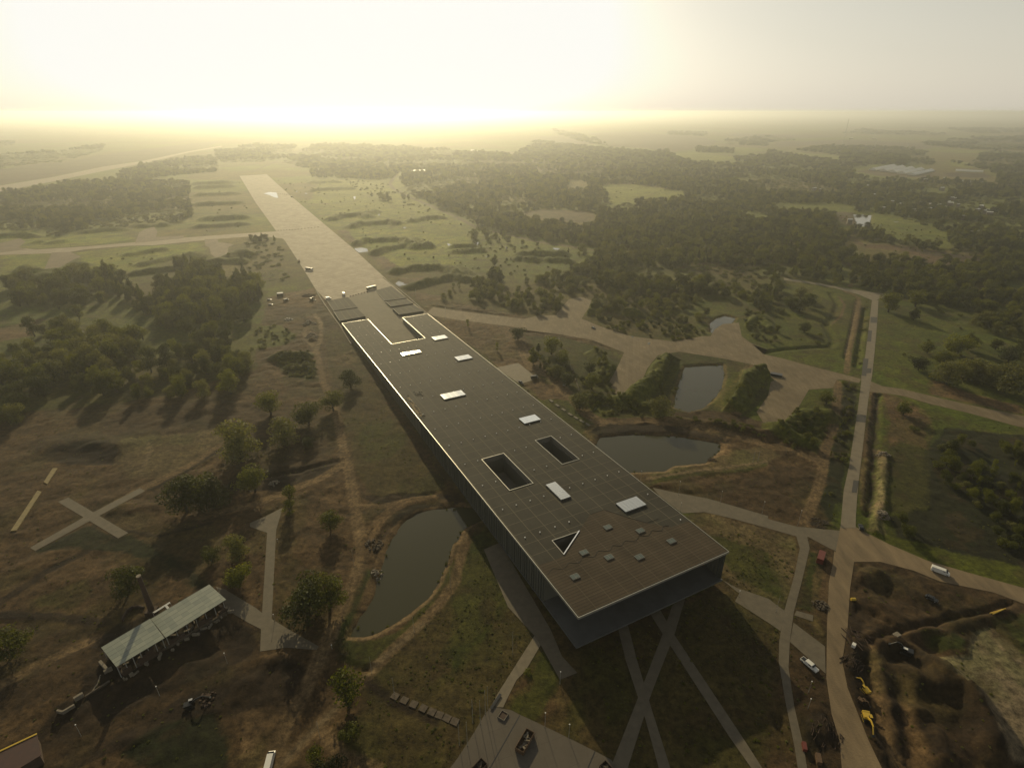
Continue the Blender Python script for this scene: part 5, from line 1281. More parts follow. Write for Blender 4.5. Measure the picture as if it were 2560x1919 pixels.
CLEAR = [q('c3', 640, 600, 900, 590, 1350, 660, 1180, 720, 740, 740, 700, 670), q('c3', 0, 810, 40, 795, 300, 775, 600, 798, 645, 860, 560, 900, 620, 930, 380, 900, 200, 890), q('c3', 1540, 755, 1895, 825, 1900, 890, 1840, 870),
         q('c3', 1600, 540, 1850, 550, 1860, 582, 1660, 572), q('c4', 60, 735, 560, 738, 640, 800, 640, 920, 560, 1000, 500, 880, 490, 830, 260, 800, 0, 812), q('c4', 780, 815, 900, 815, 1330, 955, 1350, 1085, 1240, 1055, 1000, 1020, 760, 930),
         q('c4', 600, 800, 790, 800, 770, 925, 640, 920), q('c4', 610, 980, 750, 1025, 1000, 1050, 1500, 1135, 1720, 1175, 1240, 1205, 1100, 1165, 700, 1150, 520, 1100),
         q('c4', 1140, 620, 1400, 630, 1400, 660, 1150, 650), q('c3', 430, 560, 560, 580, 560, 640, 400, 640), q('c4', 620, 480, 800, 455, 1240, 470, 1700, 520, 1680, 600, 1280, 570, 900, 555, 650, 530)]
def jitter_points(poly, spacing, seed):
    g_ = np.array([G(x, max(y, 292)) for x, y in poly])
    x0, x1, y0, y1 = g_[:, 0].min(), g_[:, 0].max(), g_[:, 1].min(), g_[:, 1].max()
    r = np.random.RandomState(seed)
    X, Y = np.meshgrid(np.arange(x0, x1, spacing), np.arange(y0, y1, spacing))
    X = X.ravel() + r.uniform(-.48, .48, X.size) * spacing; Y = Y.ravel() + r.uniform(-.48, .48, Y.size) * spacing
    u, v = project(X, Y, 0)
    m = inpoly(u, v, poly) & (u > -150) & (u < 2710) & (v < 2050)
    return X[m], Y[m], r
PAVED = [RUNWAY] + TAXI + TAXIPADS + OLDROAD + APRON + PATCHYARD + ASPHALT + CROSS + DIRTROAD
def off_paved(X, Y):
    u, v = project(X, Y, 0); bad = np.zeros(len(X), bool)
    for pl in PAVED + [p for _, p in PONDS]:
        for du, dv in ((0, 0), (3, 0), (-3, 0), (0, 2)): bad |= inpoly(u + du, v + dv, pl)
    for wl in (TRACKS[43:46] if len(TRACKS) > 46 else []): pass
    return ~bad
cand = []   # individual candidates: (apparent size, kind, x, y, w, h, label, group, cat, var)
for wi, (nm, poly, spc, cov, hr, kinds, lab) in enumerate(WOODS):
    X, Y, r = jitter_points(poly, spc, 100 + wi)
    keep = (r.rand(len(X)) < cov) & (fbm(X, Y, spc * 4, 200 + wi, 2) < .42 + cov * .26) & off_paved(X, Y)
    for x, y in zip(X[keep], Y[keep]):
        if any((x - a_) ** 2 + (y - b_) ** 2 < c_ * c_ for a_, b_, c_ in keep_clear): continue
        kd = kinds[r.randint(len(kinds))]; h = r.uniform(*hr)
        if kd == 'shrub': h = min(h, 4.5) * r.uniform(.7, 1); wd = max(h * 1.3, spc * r.uniform(.85, 1.25))
        elif kd in ('tall', 'spruce'): wd = h * r.uniform(.42, .62)
        elif kd == 'sapling': wd = h * .5
        else: wd = max(h * r.uniform(.62, 1.0), spc * .95)
        wd = min(wd, h * 2.2)
        dist = math.hypot(y, CAM_H)
        cat = 'bush' if kd == 'shrub' else 'tree'
        cand.append((math.sqrt(wd * h) / dist, kd, x, y, wd, h, lab, nm.replace('_', ' '), cat, int(r.randint(6))))
trees_ = sorted([c for c in cand if c[8] == 'tree'], reverse=True); bush_ = sorted([c for c in cand if c[8] == 'bush'], reverse=True)
n_ind = 300 - sum(1 for t in T_ if t[5] != 'shrub')
ind = trees_[:n_ind] + bush_[:290]
rest = trees_[n_ind:] + bush_[290:]
KW = {'round': 'round', 'oak': 'broad', 'tall': 'narrow', 'spruce': 'conical', 'willow': 'pale', 'sapling': 'thin', 'shrub': 'low'}
for s_, kd, x, y, wd, h, lab, grp, cat, var in ind:
    lb = lab if cat == 'tree' else lab.replace('shaggy tree', 'bush').replace('rounded tree', 'bush').replace('tree of', 'bush of')
    plant(kd, x, y, wd, h, lb, cat, ('bushes of the ' if cat == 'bush' else 'trees of the ') + grp, 'bush' if cat == 'bush' else 'tree', var, rz=var + x % 3)
# mass of farther trees, instanced into a few objects
kinds_all = [('round', 0), ('round', 1), ('round', 2), ('oak', 0), ('oak', 1), ('tall', 0), ('tall', 1), ('spruce', 0), ('shrub', 0), ('shrub', 1), ('willow', 0), ('sapling', 0)]
def mass(name, rows, label, cat):
    """rows: x, y, z, w, h, rot, kind index"""
    A_ = np.array(rows, np.float32)
    me = bpy.data.meshes.new(name)
    me.vertices.add(len(A_)); me.vertices.foreach_set('co', A_[:, :3].copy().ravel())
    s_ = me.attributes.new('scl', 'FLOAT_VECTOR', 'POINT'); s_.data.foreach_set('vector', np.stack([A_[:, 3], A_[:, 3], A_[:, 4]], 1).ravel())
    s_ = me.attributes.new('rot', 'FLOAT_VECTOR', 'POINT'); s_.data.foreach_set('vector', np.stack([A_[:, 5] * 0, A_[:, 5] * 0, A_[:, 5]], 1).ravel())
    s_ = me.attributes.new('idx', 'INT', 'POINT'); s_.data.foreach_set('value', A_[:, 6].astype(np.int32))
    me.update()
    o = link(bpy.data.objects.new(name, me)); tag(o, label, cat, None, 'stuff')
    ng = bpy.data.node_groups.new(name + '_scatter', 'GeometryNodeTree')
    ng.interface.new_socket('Geometry', in_out='INPUT', socket_type='NodeSocketGeometry'); ng.interface.new_socket('Geometry', in_out='OUTPUT', socket_type='NodeSocketGeometry')
    gi = ng.nodes.new('NodeGroupInput'); go = ng.nodes.new('NodeGroupOutput')
    ins = ng.nodes.new('GeometryNodeInstanceOnPoints'); g2i = ng.nodes.new('GeometryNodeGeometryToInstance')
    infos = []
    for key in kinds_all:
        oi = ng.nodes.new('GeometryNodeObjectInfo'); oi.transform_space = 'ORIGINAL'; oi.inputs['Object'].default_value = CROWN_OBJ[key]; infos.append(oi)
    for oi in infos[::-1]: ng.links.new(oi.outputs['Geometry'], g2i.inputs[0])
    ng.links.new(gi.outputs[0], ins.inputs['Points']); ng.links.new(g2i.outputs[0], ins.inputs['Instance'])
    ins.inputs['Pick Instance'].default_value = True
    for nm_, dt, sk in (('scl', 'FLOAT_VECTOR', 'Scale'), ('rot', 'FLOAT_VECTOR', 'Rotation'), ('idx', 'INT', 'Instance Index')):
        na = ng.nodes.new('GeometryNodeInputNamedAttribute'); na.data_type = dt; na.inputs['Name'].default_value = nm_
        ng.links.new(na.outputs['Attribute'], ins.inputs[sk])
    ng.links.new(ins.outputs[0], go.inputs[0])
    md = o.modifiers.new('scatter', 'NODES'); md.node_group = ng
    return o
for key in kinds_all:
    if key not in CROWN_OBJ:
        print('missing proto', key); CROWN_OBJ[key] = list(CROWN_OBJ.values())[0]
kix = {k: i for i, k in enumerate(kinds_all)}
rows = []
for s_, kd, x, y, wd, h, lab, grp, cat, var in rest:
    rows.append((x, y, float(hgt_at(np.array(x), np.array(y))), wd, h, var + x % 3, kix[(kd, var % len(PROTO[kd]))]))
if rows: mass('near_woods', rows, 'mass of smaller trees filling out the nearer woods and thickets', 'woods')
rows = []
for wi, (poly, cov, hr) in enumerate(WOODS2):
    g_ = np.array([G(x, max(y, 292)) for x, y in poly])
    dmin = g_[:, 1].min()
    for z0, z1, spc, ws in ((0, 1100, 8.5, 1.0), (1100, 2000, 11, 1.15), (2000, 3600, 20, 1.8), (3600, 12000, 42, 3.4)):
        if g_[:, 1].max() < z0 or dmin > z1: continue
        X, Y, r = jitter_points(poly, spc, 300 + wi)
        m = (Y >= z0) & (Y < z1) & (r.rand(len(X)) < cov)
        gap = fbm(X, Y, 110 if z0 < 2000 else 320, 400, 4)
        low = m & (gap >= .33 + cov * .27) & (r.rand(len(X)) < .75)
        m = (m & (gap < .33 + cov * .27)) | low
        u, v = project(X, Y, 0)
        for c_ in CLEAR: m &= ~inpoly(u, v, c_)
        m &= off_paved(X, Y)
        X = X[m]; Y = Y[m]; low = low[m]
        Z = hgt_at(X, Y)
        n_ = len(X); h = r.uniform(hr[0], hr[1], n_) * (.75 + .5 * fbm(X, Y, 60, 410, 2)); kk = r.choice(10 + 1, n_, p=np.array([.16, .14, .14, .12, .1, .06, .06, .06, .05, .04, .07]))
        kk = np.where(low, 8 + (kk % 2), kk); h = np.where(low, h * .55, h * r.uniform(.7, 1.35, n_))
        tall = (kk >= 5) & (kk <= 7)
        wd = np.where(tall, h * .5, h * r.uniform(.75, 1.1, n_)) * ws
        wd = np.maximum(wd, spc * .95 * np.where(tall, .75, 1) * (cov > .5))
        for i in range(n_): rows.append((X[i], Y[i], Z[i] - .3, wd[i], h[i] * (1.0 if not (kk[i] in (8, 9)) else .55), r.uniform(0, 6.28), kk[i]))
print('far trees', len(rows))
mass('far_woods', rows, 'mass of hazy woods covering the plain beyond the museum', 'woods')
# scattered bushes on the grassland
rows = []
for poly, spc, cov in ((q('c2', 100, 560, 700, 560, 1500, 900, 1895, 1000, 1895, 1300, 1500, 1250, 1000, 1100, 500, 900), 16, .16), (q('c1', 500, 1050, 1895, 1000, 1895, 1400, 900, 1400, 500, 1200), 15, .14), (q('c4', 0, 740, 1340, 960, 1895, 1100, 1895, 1250, 1000, 1250, 400, 1100), 12, .4),
                       (q('c4', 1280, 1480, 1895, 1658) + q('c8', 1895, 300, 1200, 330, 900, 400, 830, 0), 12, .07), (q('c3', 640, 600, 1350, 650, 1200, 730, 740, 740), 16, .2), (q('c1', 1450, 560, 1895, 560, 1895, 960, 1400, 980), 18, .12), (q('e5', 0, 450, 1050, 450, 1100, 1000, 300, 1050), 11, .12),
                       (q('c7', 860, 520, 1000, 400, 1080, 250, 1200, 240, 1260, 380, 1190, 560, 900, 540), 3.2, .10), (q('c7', 1580, 600, 1640, 470, 1760, 340, 1880, 360, 1860, 560, 1700, 680), 3.2, .10),
                       (q('e6', 300, 1000, 1240, 1658, 300, 1900), 7, .0), (q('c2', 660, 920, 1700, 1100, 1600, 1300, 900, 1080), 12, .14)):
    X, Y, r = jitter_points(poly, spc, int(spc * 31 + cov * 100))
    m = (r.rand(len(X)) < cov) & off_paved(X, Y)
    for x, y in zip(X[m], Y[m]):
        h = r.uniform(1, 3.2); rows.append((x, y, float(hgt_at(np.array(x), np.array(y))) - .1, h * r.uniform(1.2, 2.2), h, r.uniform(0, 6.28), 8 + r.randint(2)))
mass('grassland_scrub', rows, 'scattered low scrub growing over the rough grassland', 'scrub')

# tufts of coarse grass and weeds that roughen the near ground, and reeds round the ponds
rows = []
NT = [(q('f', 1500, 1110, 1720, 1160, 1700, 1340, 1650, 1658, 1330, 1658, 1200, 1640, 1260, 1400, 1560, 1270), 2.3, .5, .9), (q('f', 1200, 1390, 1050, 1170, 960, 1220, 850, 1400, 780, 1470, 800, 1520, 1000, 1640, 1060, 1540, 1170, 1380), 2.0, .55, .8),
      (q('f', 740, 1480, 800, 1500, 1010, 1600, 960, 1760, 740, 1760, 640, 1600), 2.3, .5, .7), (q('f', 640, 700, 780, 720, 1000, 1060, 980, 1160, 700, 1200, 560, 1100, 540, 850), 3.2, .4, .9),
      (q('f', -40, 950, 520, 850, 640, 1100, 700, 1300, 600, 1640, 100, 1700, -80, 1500), 3.4, .32, .8), (q('f', 1410, 1060, 1640, 980, 1790, 1010, 1760, 1160, 1480, 1100), 2.2, .55, .6),
      (q('f', 1560, 1250, 1700, 1200, 1790, 1400, 1790, 1660, 1640, 1660), 2.4, .45, .8), (q('f', 1800, 1180, 2212, 1330, 2212, 1658, 1800, 1658), 3.2, .3, .9), (q('f', 1890, 850, 2212, 900, 2212, 1230, 1900, 1150), 3.2, .4, 1.0),
      (q('f', 960, 660, 1330, 740, 1310, 880, 1600, 930, 1780, 990, 1400, 1060, 1130, 760), 3.2, .35, .8), (q('f', 1900, 650, 2212, 700, 2212, 870, 1900, 810), 4, .4, 1.0)]
for wi, (poly, spc, cov, hh) in enumerate(NT):
    X, Y, r = jitter_points(poly, spc, 900 + wi)
    dn = fbm(X, Y, 12, 950, 3)
    m = (r.rand(len(X)) < cov * smooth((dn - .40) * 6) * 1.2) & off_paved(X, Y)
    u, v = project(X, Y, 0)
    for pl in PATHS + PATHS2 + PATHS3 + PLAZA + PALE + LEFTPAVE + CROSSPAVE + [[(1440, 1650), (1812, 1470), (1069, 780), (840, 800)]]: m &= ~inpoly(u, v, pl)
    for cname, wd, line in TRACKS:
        if wd >= 4 and cname in ('trk', 'clay', 'sand'): m &= dist_poly(X, Y, wp(line), pad=6) > wd * .5
    X, Y = X[m], Y[m]; Z = hgt_at(X, Y); h = hh * r.uniform(.2, .6, len(X)); wd_ = h * r.uniform(1.4, 3.2, len(X))
    for i in range(len(X)): rows.append((X[i], Y[i], Z[i] - .05, wd_[i], h[i], r.uniform(0, 6.28), 8 + (r.randint(3) == 0)))
for nm, pl in PONDS:
    P_ = wp(pl, -1.2); r = np.random.RandomState(len(pl))
    for a_, b_ in zip(P_, P_[1:] + P_[:1]):
        L_ = np.linalg.norm(b_ - a_)
        for _ in range(int(L_ * .35)):
            p = a_ + (b_ - a_) * r.rand() + r.normal(size=3) * .7
            if fbm(np.array([p[0]]), np.array([p[1]]), 9, 77, 2)[0] > .48: rows.append((p[0], p[1], -1.25, r.uniform(.6, 1.6), r.uniform(.5, 1.3), r.uniform(0, 6), 8))
print('tufts', len(rows))
mass('grass_tufts', rows, 'tufts of rough grass and weeds over the bare ground round the museum', 'grass')

# ================================================================== OBJECTS
def paint(name, col, rough=.35, metal=.0): return mat(name, col, rough, metal)
M['p_white'] = paint('white_paint', (.6, .59, .55)); M['p_silver'] = paint('silver_paint', (.45, .45, .44), .3, .5); M['p_dark'] = paint('dark_paint', (.03, .032, .035), .3)
M['p_green'] = paint('green_paint', (.05, .075, .035), .5); M['p_red'] = paint('red_paint', (.28, .05, .03), .5); M['p_yellow'] = paint('yellow_paint', (.46, .31, .03), .4)
M['p_rust'] = mat('rusty_steel', (.20, .11, .05), .8, noise=(1.5, .4)); M['tyre'] = mat('tyre_rubber', (.02, .02, .02), .9); M['win'] = mat('vehicle_glass', (.02, .025, .03), .08)
M['brick'] = mat('old_brick', (.12, .07, .045), .9, noise=(1.2, .35)); M['plaster'] = mat('pale_plaster', (.42, .36, .27), .9, noise=(.8, .3)); M['rubble'] = mat('rubble_stone', (.17, .13, .09), .95, noise=(.9, .45))
M['pole'] = mat('pole_steel', (.40, .40, .38), .4, .4); M['lamp'] = mat('lamp_head', (.75, .74, .70), .4); M['plank'] = mat('yellow_planks', (.42, .32, .12), .8, noise=(.6, .25, (1, 1, 1)))
M['greenhouse'] = mat('greenhouse_film', (.62, .60, .54), .5); M['pale_roof'] = mat('pale_roof', (.70, .68, .62), .35, .3); M['block'] = mat('block_concrete', (.30, .27, .21), .9, noise=(1.5, .3))
def roofglass():
    m = bpy.data.materials.new('corrugated_roof_sheets'); m.use_nodes = True
    n = m.node_tree; b = n.nodes['Principled BSDF']; tc = n.nodes.new('ShaderNodeTexCoord'); sx = n.nodes.new('ShaderNodeSeparateXYZ'); n.links.new(tc.outputs['UV'], sx.inputs[0])
    l1 = mth(n, 'LESS_THAN', mth(n, 'FRACT', sx.outputs[0]), .06); l2 = mth(n, 'LESS_THAN', mth(n, 'FRACT', sx.outputs[1]), .10)
    fl = n.nodes.new('ShaderNodeVectorMath'); fl.operation = 'FLOOR'; n.links.new(tc.outputs['UV'], fl.inputs[0])
    wn = n.nodes.new('ShaderNodeTexWhiteNoise'); n.links.new(fl.outputs[0], wn.inputs['Vector'])
    c = mixc(n, wn.outputs[0], (.13, .15, .125), (.20, .215, .17)); c = mixc(n, mth(n, 'MULTIPLY', l2, .8), c, (.05, .06, .05)); c = mixc(n, mth(n, 'MULTIPLY', l1, .3), c, (.26, .26, .2))
    n.links.new(c, b.inputs['Base Color']); b.inputs['Roughness'].default_value = .38
    return m
M['sheets'] = roofglass()

def gz(x, y): return float(hgt_at(np.array(float(x)), np.array(float(y))))
def place(px): p = G(*px); return (p[0], p[1], max(gz(p[0], p[1]), -.02))
def head(pa, pb):
    a_, b_ = G(*pa), G(*pb); return math.atan2(b_[1] - a_[1], b_[0] - a_[0])
def mpart2(name, fn, m, root):
    bm = bmesh.new(); fn(bm); return bmobj(name, bm, m, root)
def car(px, ang, body, label, kind='car', L=None, name=None, cat=None, group=None, zoff=.08, cargo=None):
    """body along local +x (nose at +x)"""
    p = place(px)
    dims = dict(car=(4.5, 1.8, 1.45), van=(5.6, 2.0, 2.3), pickup=(5.2, 1.9, 1.75), lorry=(12.5, 2.5, 3.4), truck=(8.0, 2.5, 3.1))[kind]
    L_, Wd, Ht = dims; L_ = L or L_
    o = empty(name or dict(car='parked_car', van='van', pickup='pickup_truck', lorry='lorry', truck='truck')[kind], label, cat or kind.replace('pickup', 'pickup truck'), (p[0], p[1], p[2] + zoff), ang, group)
    def prof(bm, pts, w_, inset=0.0):
        for s in (-1, 1): pass
        l = [bm.verts.new((x, -w_ / 2 + (inset if z > Ht * .6 else 0), z)) for x, z in pts]; r = [bm.verts.new((x, w_ / 2 - (inset if z > Ht * .6 else 0), z)) for x, z in pts]
        n_ = len(pts)
        for i in range(n_): bm.faces.new([l[i], l[(i + 1) % n_], r[(i + 1) % n_], r[i]])
        bm.faces.new(l[::-1]); bm.faces.new(r)
    h = L_ / 2
    if kind == 'car': P_ = [(-h, .35), (-h, .85), (-h + .5, .95), (-h + 1.0, Ht), (h - 2.1, Ht), (h - 1.3, .95), (h - .1, .8), (h, .35)]
    elif kind == 'van': P_ = [(-h, .4), (-h, Ht - .05), (-h + .1, Ht), (h - 1.7, Ht), (h - .95, 1.25), (h - .1, 1.0), (h, .4)]
    elif kind == 'pickup': P_ = [(-h, .45), (-h, 1.05), (-h + 1.7, 1.05), (-h + 1.75, Ht), (h - 2.0, Ht), (h - 1.3, 1.1), (h - .1, .95), (h, .45)]
    else: P_ = [(h - 2.3, .6), (h - 2.3, Ht - .4), (h - 2.1, Ht - .2), (h - .5, Ht - .2), (h - .1, 1.6), (h, .6)]
    mpart2('body', lambda bm: prof(bm, P_, Wd, .12), body, o)
    def glass(bm):
        if kind == 'car':
            box(bm, (h - 1.72, 0, 1.2), (.62, Wd - .3, .42)); box(bm, (-.25, 0, 1.2), (1.7, Wd - .1, .34)); box(bm, (-h + .76, 0, 1.2), (.5, Wd - .3, .4))
        elif kind == 'van': box(bm, (h - 1.30, 0, 1.72), (.62, Wd - .2, .68)); box(bm, (h - 2.2, 0, 1.7), (.9, Wd - .1, .5))
        elif kind == 'pickup': box(bm, (h - 1.62, 0, 1.42), (.5, Wd - .25, .5)); box(bm, (h - 2.6, 0, 1.42), (1.0, Wd - .1, .4))
        else: box(bm, (h - .33, 0, 2.3), (.45, Wd - .25, .8)); box(bm, (h - 1.2, 0, 2.3), (.9, Wd + .02, .6))
    mpart2('window', glass, M['win'], o)
    if kind in ('lorry', 'truck'):
        mpart2('cargo_box', lambda bm: box(bm, (-1.25, 0, .95 + (Ht - 1.0) / 2), (L_ - 2.6, Wd, Ht - 1.0), bev=.06), cargo or body, o)
        mpart2('chassis', lambda bm: box(bm, (-.3, 0, .7), (L_ - .8, 1.2, .35)), M['p_dark'], o)
    if kind == 'pickup': mpart2('cargo_bed', lambda bm: box(bm, (-h + .85, 0, 1.06), (1.45, Wd - .35, .06)), M['p_dark'], o)
    rw = .33 if kind == 'car' else .38 if kind in ('van', 'pickup') else .5
    xs = (h - .9, -h + .9) if kind not in ('lorry', 'truck') else (h - 1.2, -h + 1.2, -h + 2.5)
    for x in xs:
        for s in (-1, 1):
            wv = mpart2('wheel', lambda bm: cyl(bm, (x, s * (Wd / 2 - .22), rw), (x, s * (Wd / 2 + .02), rw), rw, rw, 14), M['tyre'], o)
            mpart2('rim', lambda bm: cyl(bm, (x, s * (Wd / 2 + .02), rw), (x, s * (Wd / 2 + .05), rw), rw * .55, rw * .5, 10), M['p_silver'], wv)
    return o
def digger(px, ang, col, label, arm=(1.9, 3.4), s=1.0, swing=0.0, roofc=None, group=None):
    p = place(px)
    o = empty('excavator', label, 'excavator', p, ang, group); o.scale = (s, s, s)
    for sd_ in (-1, 1):
        def tr_(bm):
            box(bm, (0, sd_ * 1.15, .42), (3.6, .55, .78), bev=.2)
        t = mpart2('track', tr_, M['p_dark'], o)
        def wh(bm):
            for x in (-1.3, -.65, 0, .65, 1.3): cyl(bm, (x, sd_ * 1.40, .36), (x, sd_ * 1.46, .36), .22, .22, 10)
        mpart2('track_rollers', wh, col, t)
    mpart2('undercarriage', lambda bm: box(bm, (0, 0, .7), (2.0, 1.8, .5)), M['p_dark'], o)
    R2 = Matrix.Rotation(swing, 4, 'Z')
    def rot(bm): bmesh.ops.transform(bm, matrix=R2, verts=bm.verts)
    def house(bm): box(bm, (-.7, 0, 1.55), (2.9, 2.5, 1.1), bev=.12); box(bm, (-1.9, 0, 1.6), (.7, 2.6, 1.2), bev=.15); rot(bm)
    mpart2('engine_house', house, col, o)
    def cab(bm): box(bm, (.55, .78, 2.0), (1.5, .95, 1.9), taper=.9, bev=.08); rot(bm)
    c = mpart2('cab', cab, M['win'], o)
    def cr(bm): box(bm, (.5, .78, 3.0), (1.45, .95, .1)); rot(bm)
    mpart2('cab_roof', cr, roofc or col, c)
    e1 = Vector((.6 + arm[0] * 1.5, -.1, 3.6)); e2_ = Vector((.6 + arm[0] + arm[1], -.1, 1.6))
    def beam(bm, a_, b_, w_, h0, h1):
        d = (b_ - a_); L_ = d.length; an = math.atan2(d.z, math.hypot(d.x, d.y))
        m = Matrix.Translation((a_ + b_) / 2) @ Matrix.Rotation(math.atan2(d.y, d.x), 4, 'Z') @ Matrix.Rotation(-an, 4, 'Y')
        b2 = bmesh.new(); box(b2, (0, 0, 0), (L_, w_, h0)); 
        for v in b2.verts:
            if v.co.x > 0: v.co.z *= h1 / h0
        bmesh.ops.transform(b2, matrix=m, verts=b2.verts); tmp = bpy.data.meshes.new('t'); b2.to_mesh(tmp); b2.free(); bm.from_mesh(tmp); bpy.data.meshes.remove(tmp)
    def boom(bm): beam(bm, Vector((.5, -.1, 1.7)), Vector((1.4 + arm[0] * .5, -.1, 3.5)), .42, .6, .55); beam(bm, Vector((1.3 + arm[0] * .5, -.1, 3.45)), e1 + Vector((.3, 0, 0)), .4, .5, .35); rot(bm)
    mpart2('boom', boom, col, o)
    mpart2('dipper_arm', lambda bm: (beam(bm, e1, e2_, .32, .45, .3), rot(bm)), col, o)
    def bk(bm):
        pts = [(0, 0), (.55, -.1), (.75, -.55), (.45, -1.05), (-.2, -1.1), (-.1, -.5)]
        for s2 in (-.5, .5): bm.faces.new([bm.verts.new((e2_.x + x, -.1 + s2, e2_.z + z)) for x, z in pts])
        bm.verts.ensure_lookup_table(); n_ = len(pts)
        for i in range(n_ - 2): bm.faces.new([bm.verts[i], bm.verts[i + 1], bm.verts[n_ + i + 1], bm.verts[n_ + i]])
        rot(bm)
    mpart2('bucket', bk, M['p_dark'], o)
    return o
def pole_height(base, top):
    g = G(*base); lo, hi = 0.0, 400.0
    for _ in range(40):
        md = (lo + hi) / 2
        if project(g[0], g[1], md)[1] > top[1]: lo = md
        else: hi = md
    return lo
def lamp(px, h, label, group='lamp posts around the museum', r=.07, headr=.22, cat='street lamp', name='street_lamp'):
    p = place(px)
    o = empty(name, label, cat, p, 0, group)
    mpart2('post', lambda bm: cyl(bm, (0, 0, -.1), (0, 0, h), r, r * .7, 8), M['pole'], o)
    if name == 'street_lamp': mpart2('lamp_head', lambda bm: (cyl(bm, (0, 0, h), (0, 0, h + .12), headr * .5, headr, 10), cyl(bm, (0, 0, h + .12), (0, 0, h + .3), headr, headr * .5, 10)), M['lamp'], o)
    mpart2('base', lambda bm: cyl(bm, (0, 0, -.1), (0, 0, .25), r * 2, r * 1.8, 8), M['block'], o)
    return o

# --- vehicles
car(q('g5', 875, 222)[0], head(q('g5', 830, 225)[0], q('g5', 925, 200)[0]), M['p_green'], 'long dark green lorry standing where the runway meets the museum ramp', 'lorry', cargo=M['p_green'])
car(q('g5', 516, 300)[0], head(q('g5', 510, 270)[0], q('g5', 530, 320)[0]), M['p_white'], 'small truck with red load beside the dark flat roof at the runway end', 'truck', L=6.5, cargo=M['p_red'])
car(q('g5', 318, 350)[0], head(q('g5', 300, 350)[0], q('g5', 335, 345)[0]), M['p_white'], 'white car at the left corner of the runway end', 'van')
car(q('e2', 883, 105)[0], head(q('e2', 875, 60)[0], q('e2', 895, 140)[0]), M['p_rust'], 'rusty red truck with white cab on the runway edge', 'truck', cargo=M['p_rust'])
car(q('e2', 1060, 248)[0], head(q('e2', 1000, 240)[0], q('e2', 1140, 260)[0]), M['p_white'], 'flatbed truck with a dark load on the left side of the runway', 'lorry', L=11, cargo=M['p_dark'])
car(q('c2', 266, 692)[0], head(q('c2', 250, 690)[0], q('c2', 280, 700)[0]), M['p_dark'], 'dark truck far along the runway right of the big puddle', 'truck', L=9)
car(q('e2', 372, 765)[0], .3, M['p_dark'], 'dark car on the left of the construction yard', 'car'); car(q('e2', 662, 775)[0], .8, M['p_dark'], 'dark van parked alone in the middle of the construction yard', 'van')
car(q('e2', 395, 850)[0], .2, M['p_dark'], 'dark car at the kerb corner of the construction yard', 'car')
car(q('e4', 1457, 1408)[0], head(q('e4', 1420, 1410)[0], q('e4', 1490, 1400)[0]), M['p_dark'], 'black van with pale roof at the corner of the small concrete yard', 'van')
car(q('e4', 1297, 1462)[0], 2.0, M['p_dark'], 'dark pickup beside the small concrete yard by the museum roof edge', 'pickup')
car(q('e4', 2135, 835)[0], head(q('e4', 2100, 820)[0], q('e4', 2170, 850)[0]), M['p_dark'], 'dark car standing alone on the wide concrete apron', 'car')
car(q('c7', 165, 375)[0] if False else q('e4', 1805, 1485)[0], 1.2, M['p_silver'], 'grey car half hidden in the thicket by the old fence', 'car')
car(q('d4', 1297, 185)[0], head(q('d4', 1240, 165)[0], q('d4', 1350, 205)[0]), M['p_white'], 'white van driving on the earth road at the right', 'van', L=6.6, zoff=.1)
car(q('d4', 310, 888)[0], head(q('d4', 280, 860)[0], q('d4', 345, 915)[0]), M['p_white'], 'white and silver pickup parked beside the wide earth road', 'pickup', L=6.2)
car(q('c8', 685, 1480)[0], 1.2, M['p_dark'], 'dark jeep at the junction of the asphalt and earth roads', 'car')
car(q('d4', 1232, 388)[0], head(q('d4', 1200, 370)[0], q('d4', 1260, 400)[0]), M['p_dark'], 'dark car alone on the torn up earth field', 'car')
car(q('d2', 108, 1625)[0], head(q('d2', 100, 1640)[0], q('d2', 115, 1580)[0]), M['p_white'], 'white van cut by the bottom edge on the grey track', 'van', L=6.5)
digger(q('d4', 742, 1290)[0], head(q('d4', 720, 1230)[0], q('d4', 775, 1390)[0]), M['p_yellow'], 'large yellow excavator on the edge of the wide earth road', (3.0, 3.4), .85)
digger(q('d4', 730, 1075)[0], head(q('d4', 730, 1070)[0], q('d4', 685, 1015)[0]), M['p_yellow'], 'yellow excavator half sunk in the roadside trench, arm stretched out', (2.2, 3.0), .72)
digger(q('d4', 705, 1160)[0], head(q('d4', 690, 1150)[0], q('d4', 745, 1190)[0]), M['p_rust'], 'small orange excavator between the two yellow ones', (1.6, 2.2), .55)
digger(q('d4', 1035, 790)[0], head(q('d4', 1060, 780)[0], q('d4', 960, 740)[0]), M['p_dark'], 'dark excavator with white cab roof beside the black pit', (1.8, 2.6), .95, 0, M['p_white'])
digger(q('d1', 1440, 1195)[0], head(q('d1', 1430, 1200)[0], q('d1', 1600, 1140)[0]), M['p_dark'], 'grey excavator with long arm in the dark mud below the ruin', (3.0, 3.6), .8, 0, M['p_silver'])
digger(q('e2', 1105, 765)[0], head(q('e2', 1105, 765)[0], q('e2', 1190, 790)[0]), M['p_dark'], 'dark excavator with white roof at the right of the construction yard', (2, 3), 1.1, 0, M['p_white'])
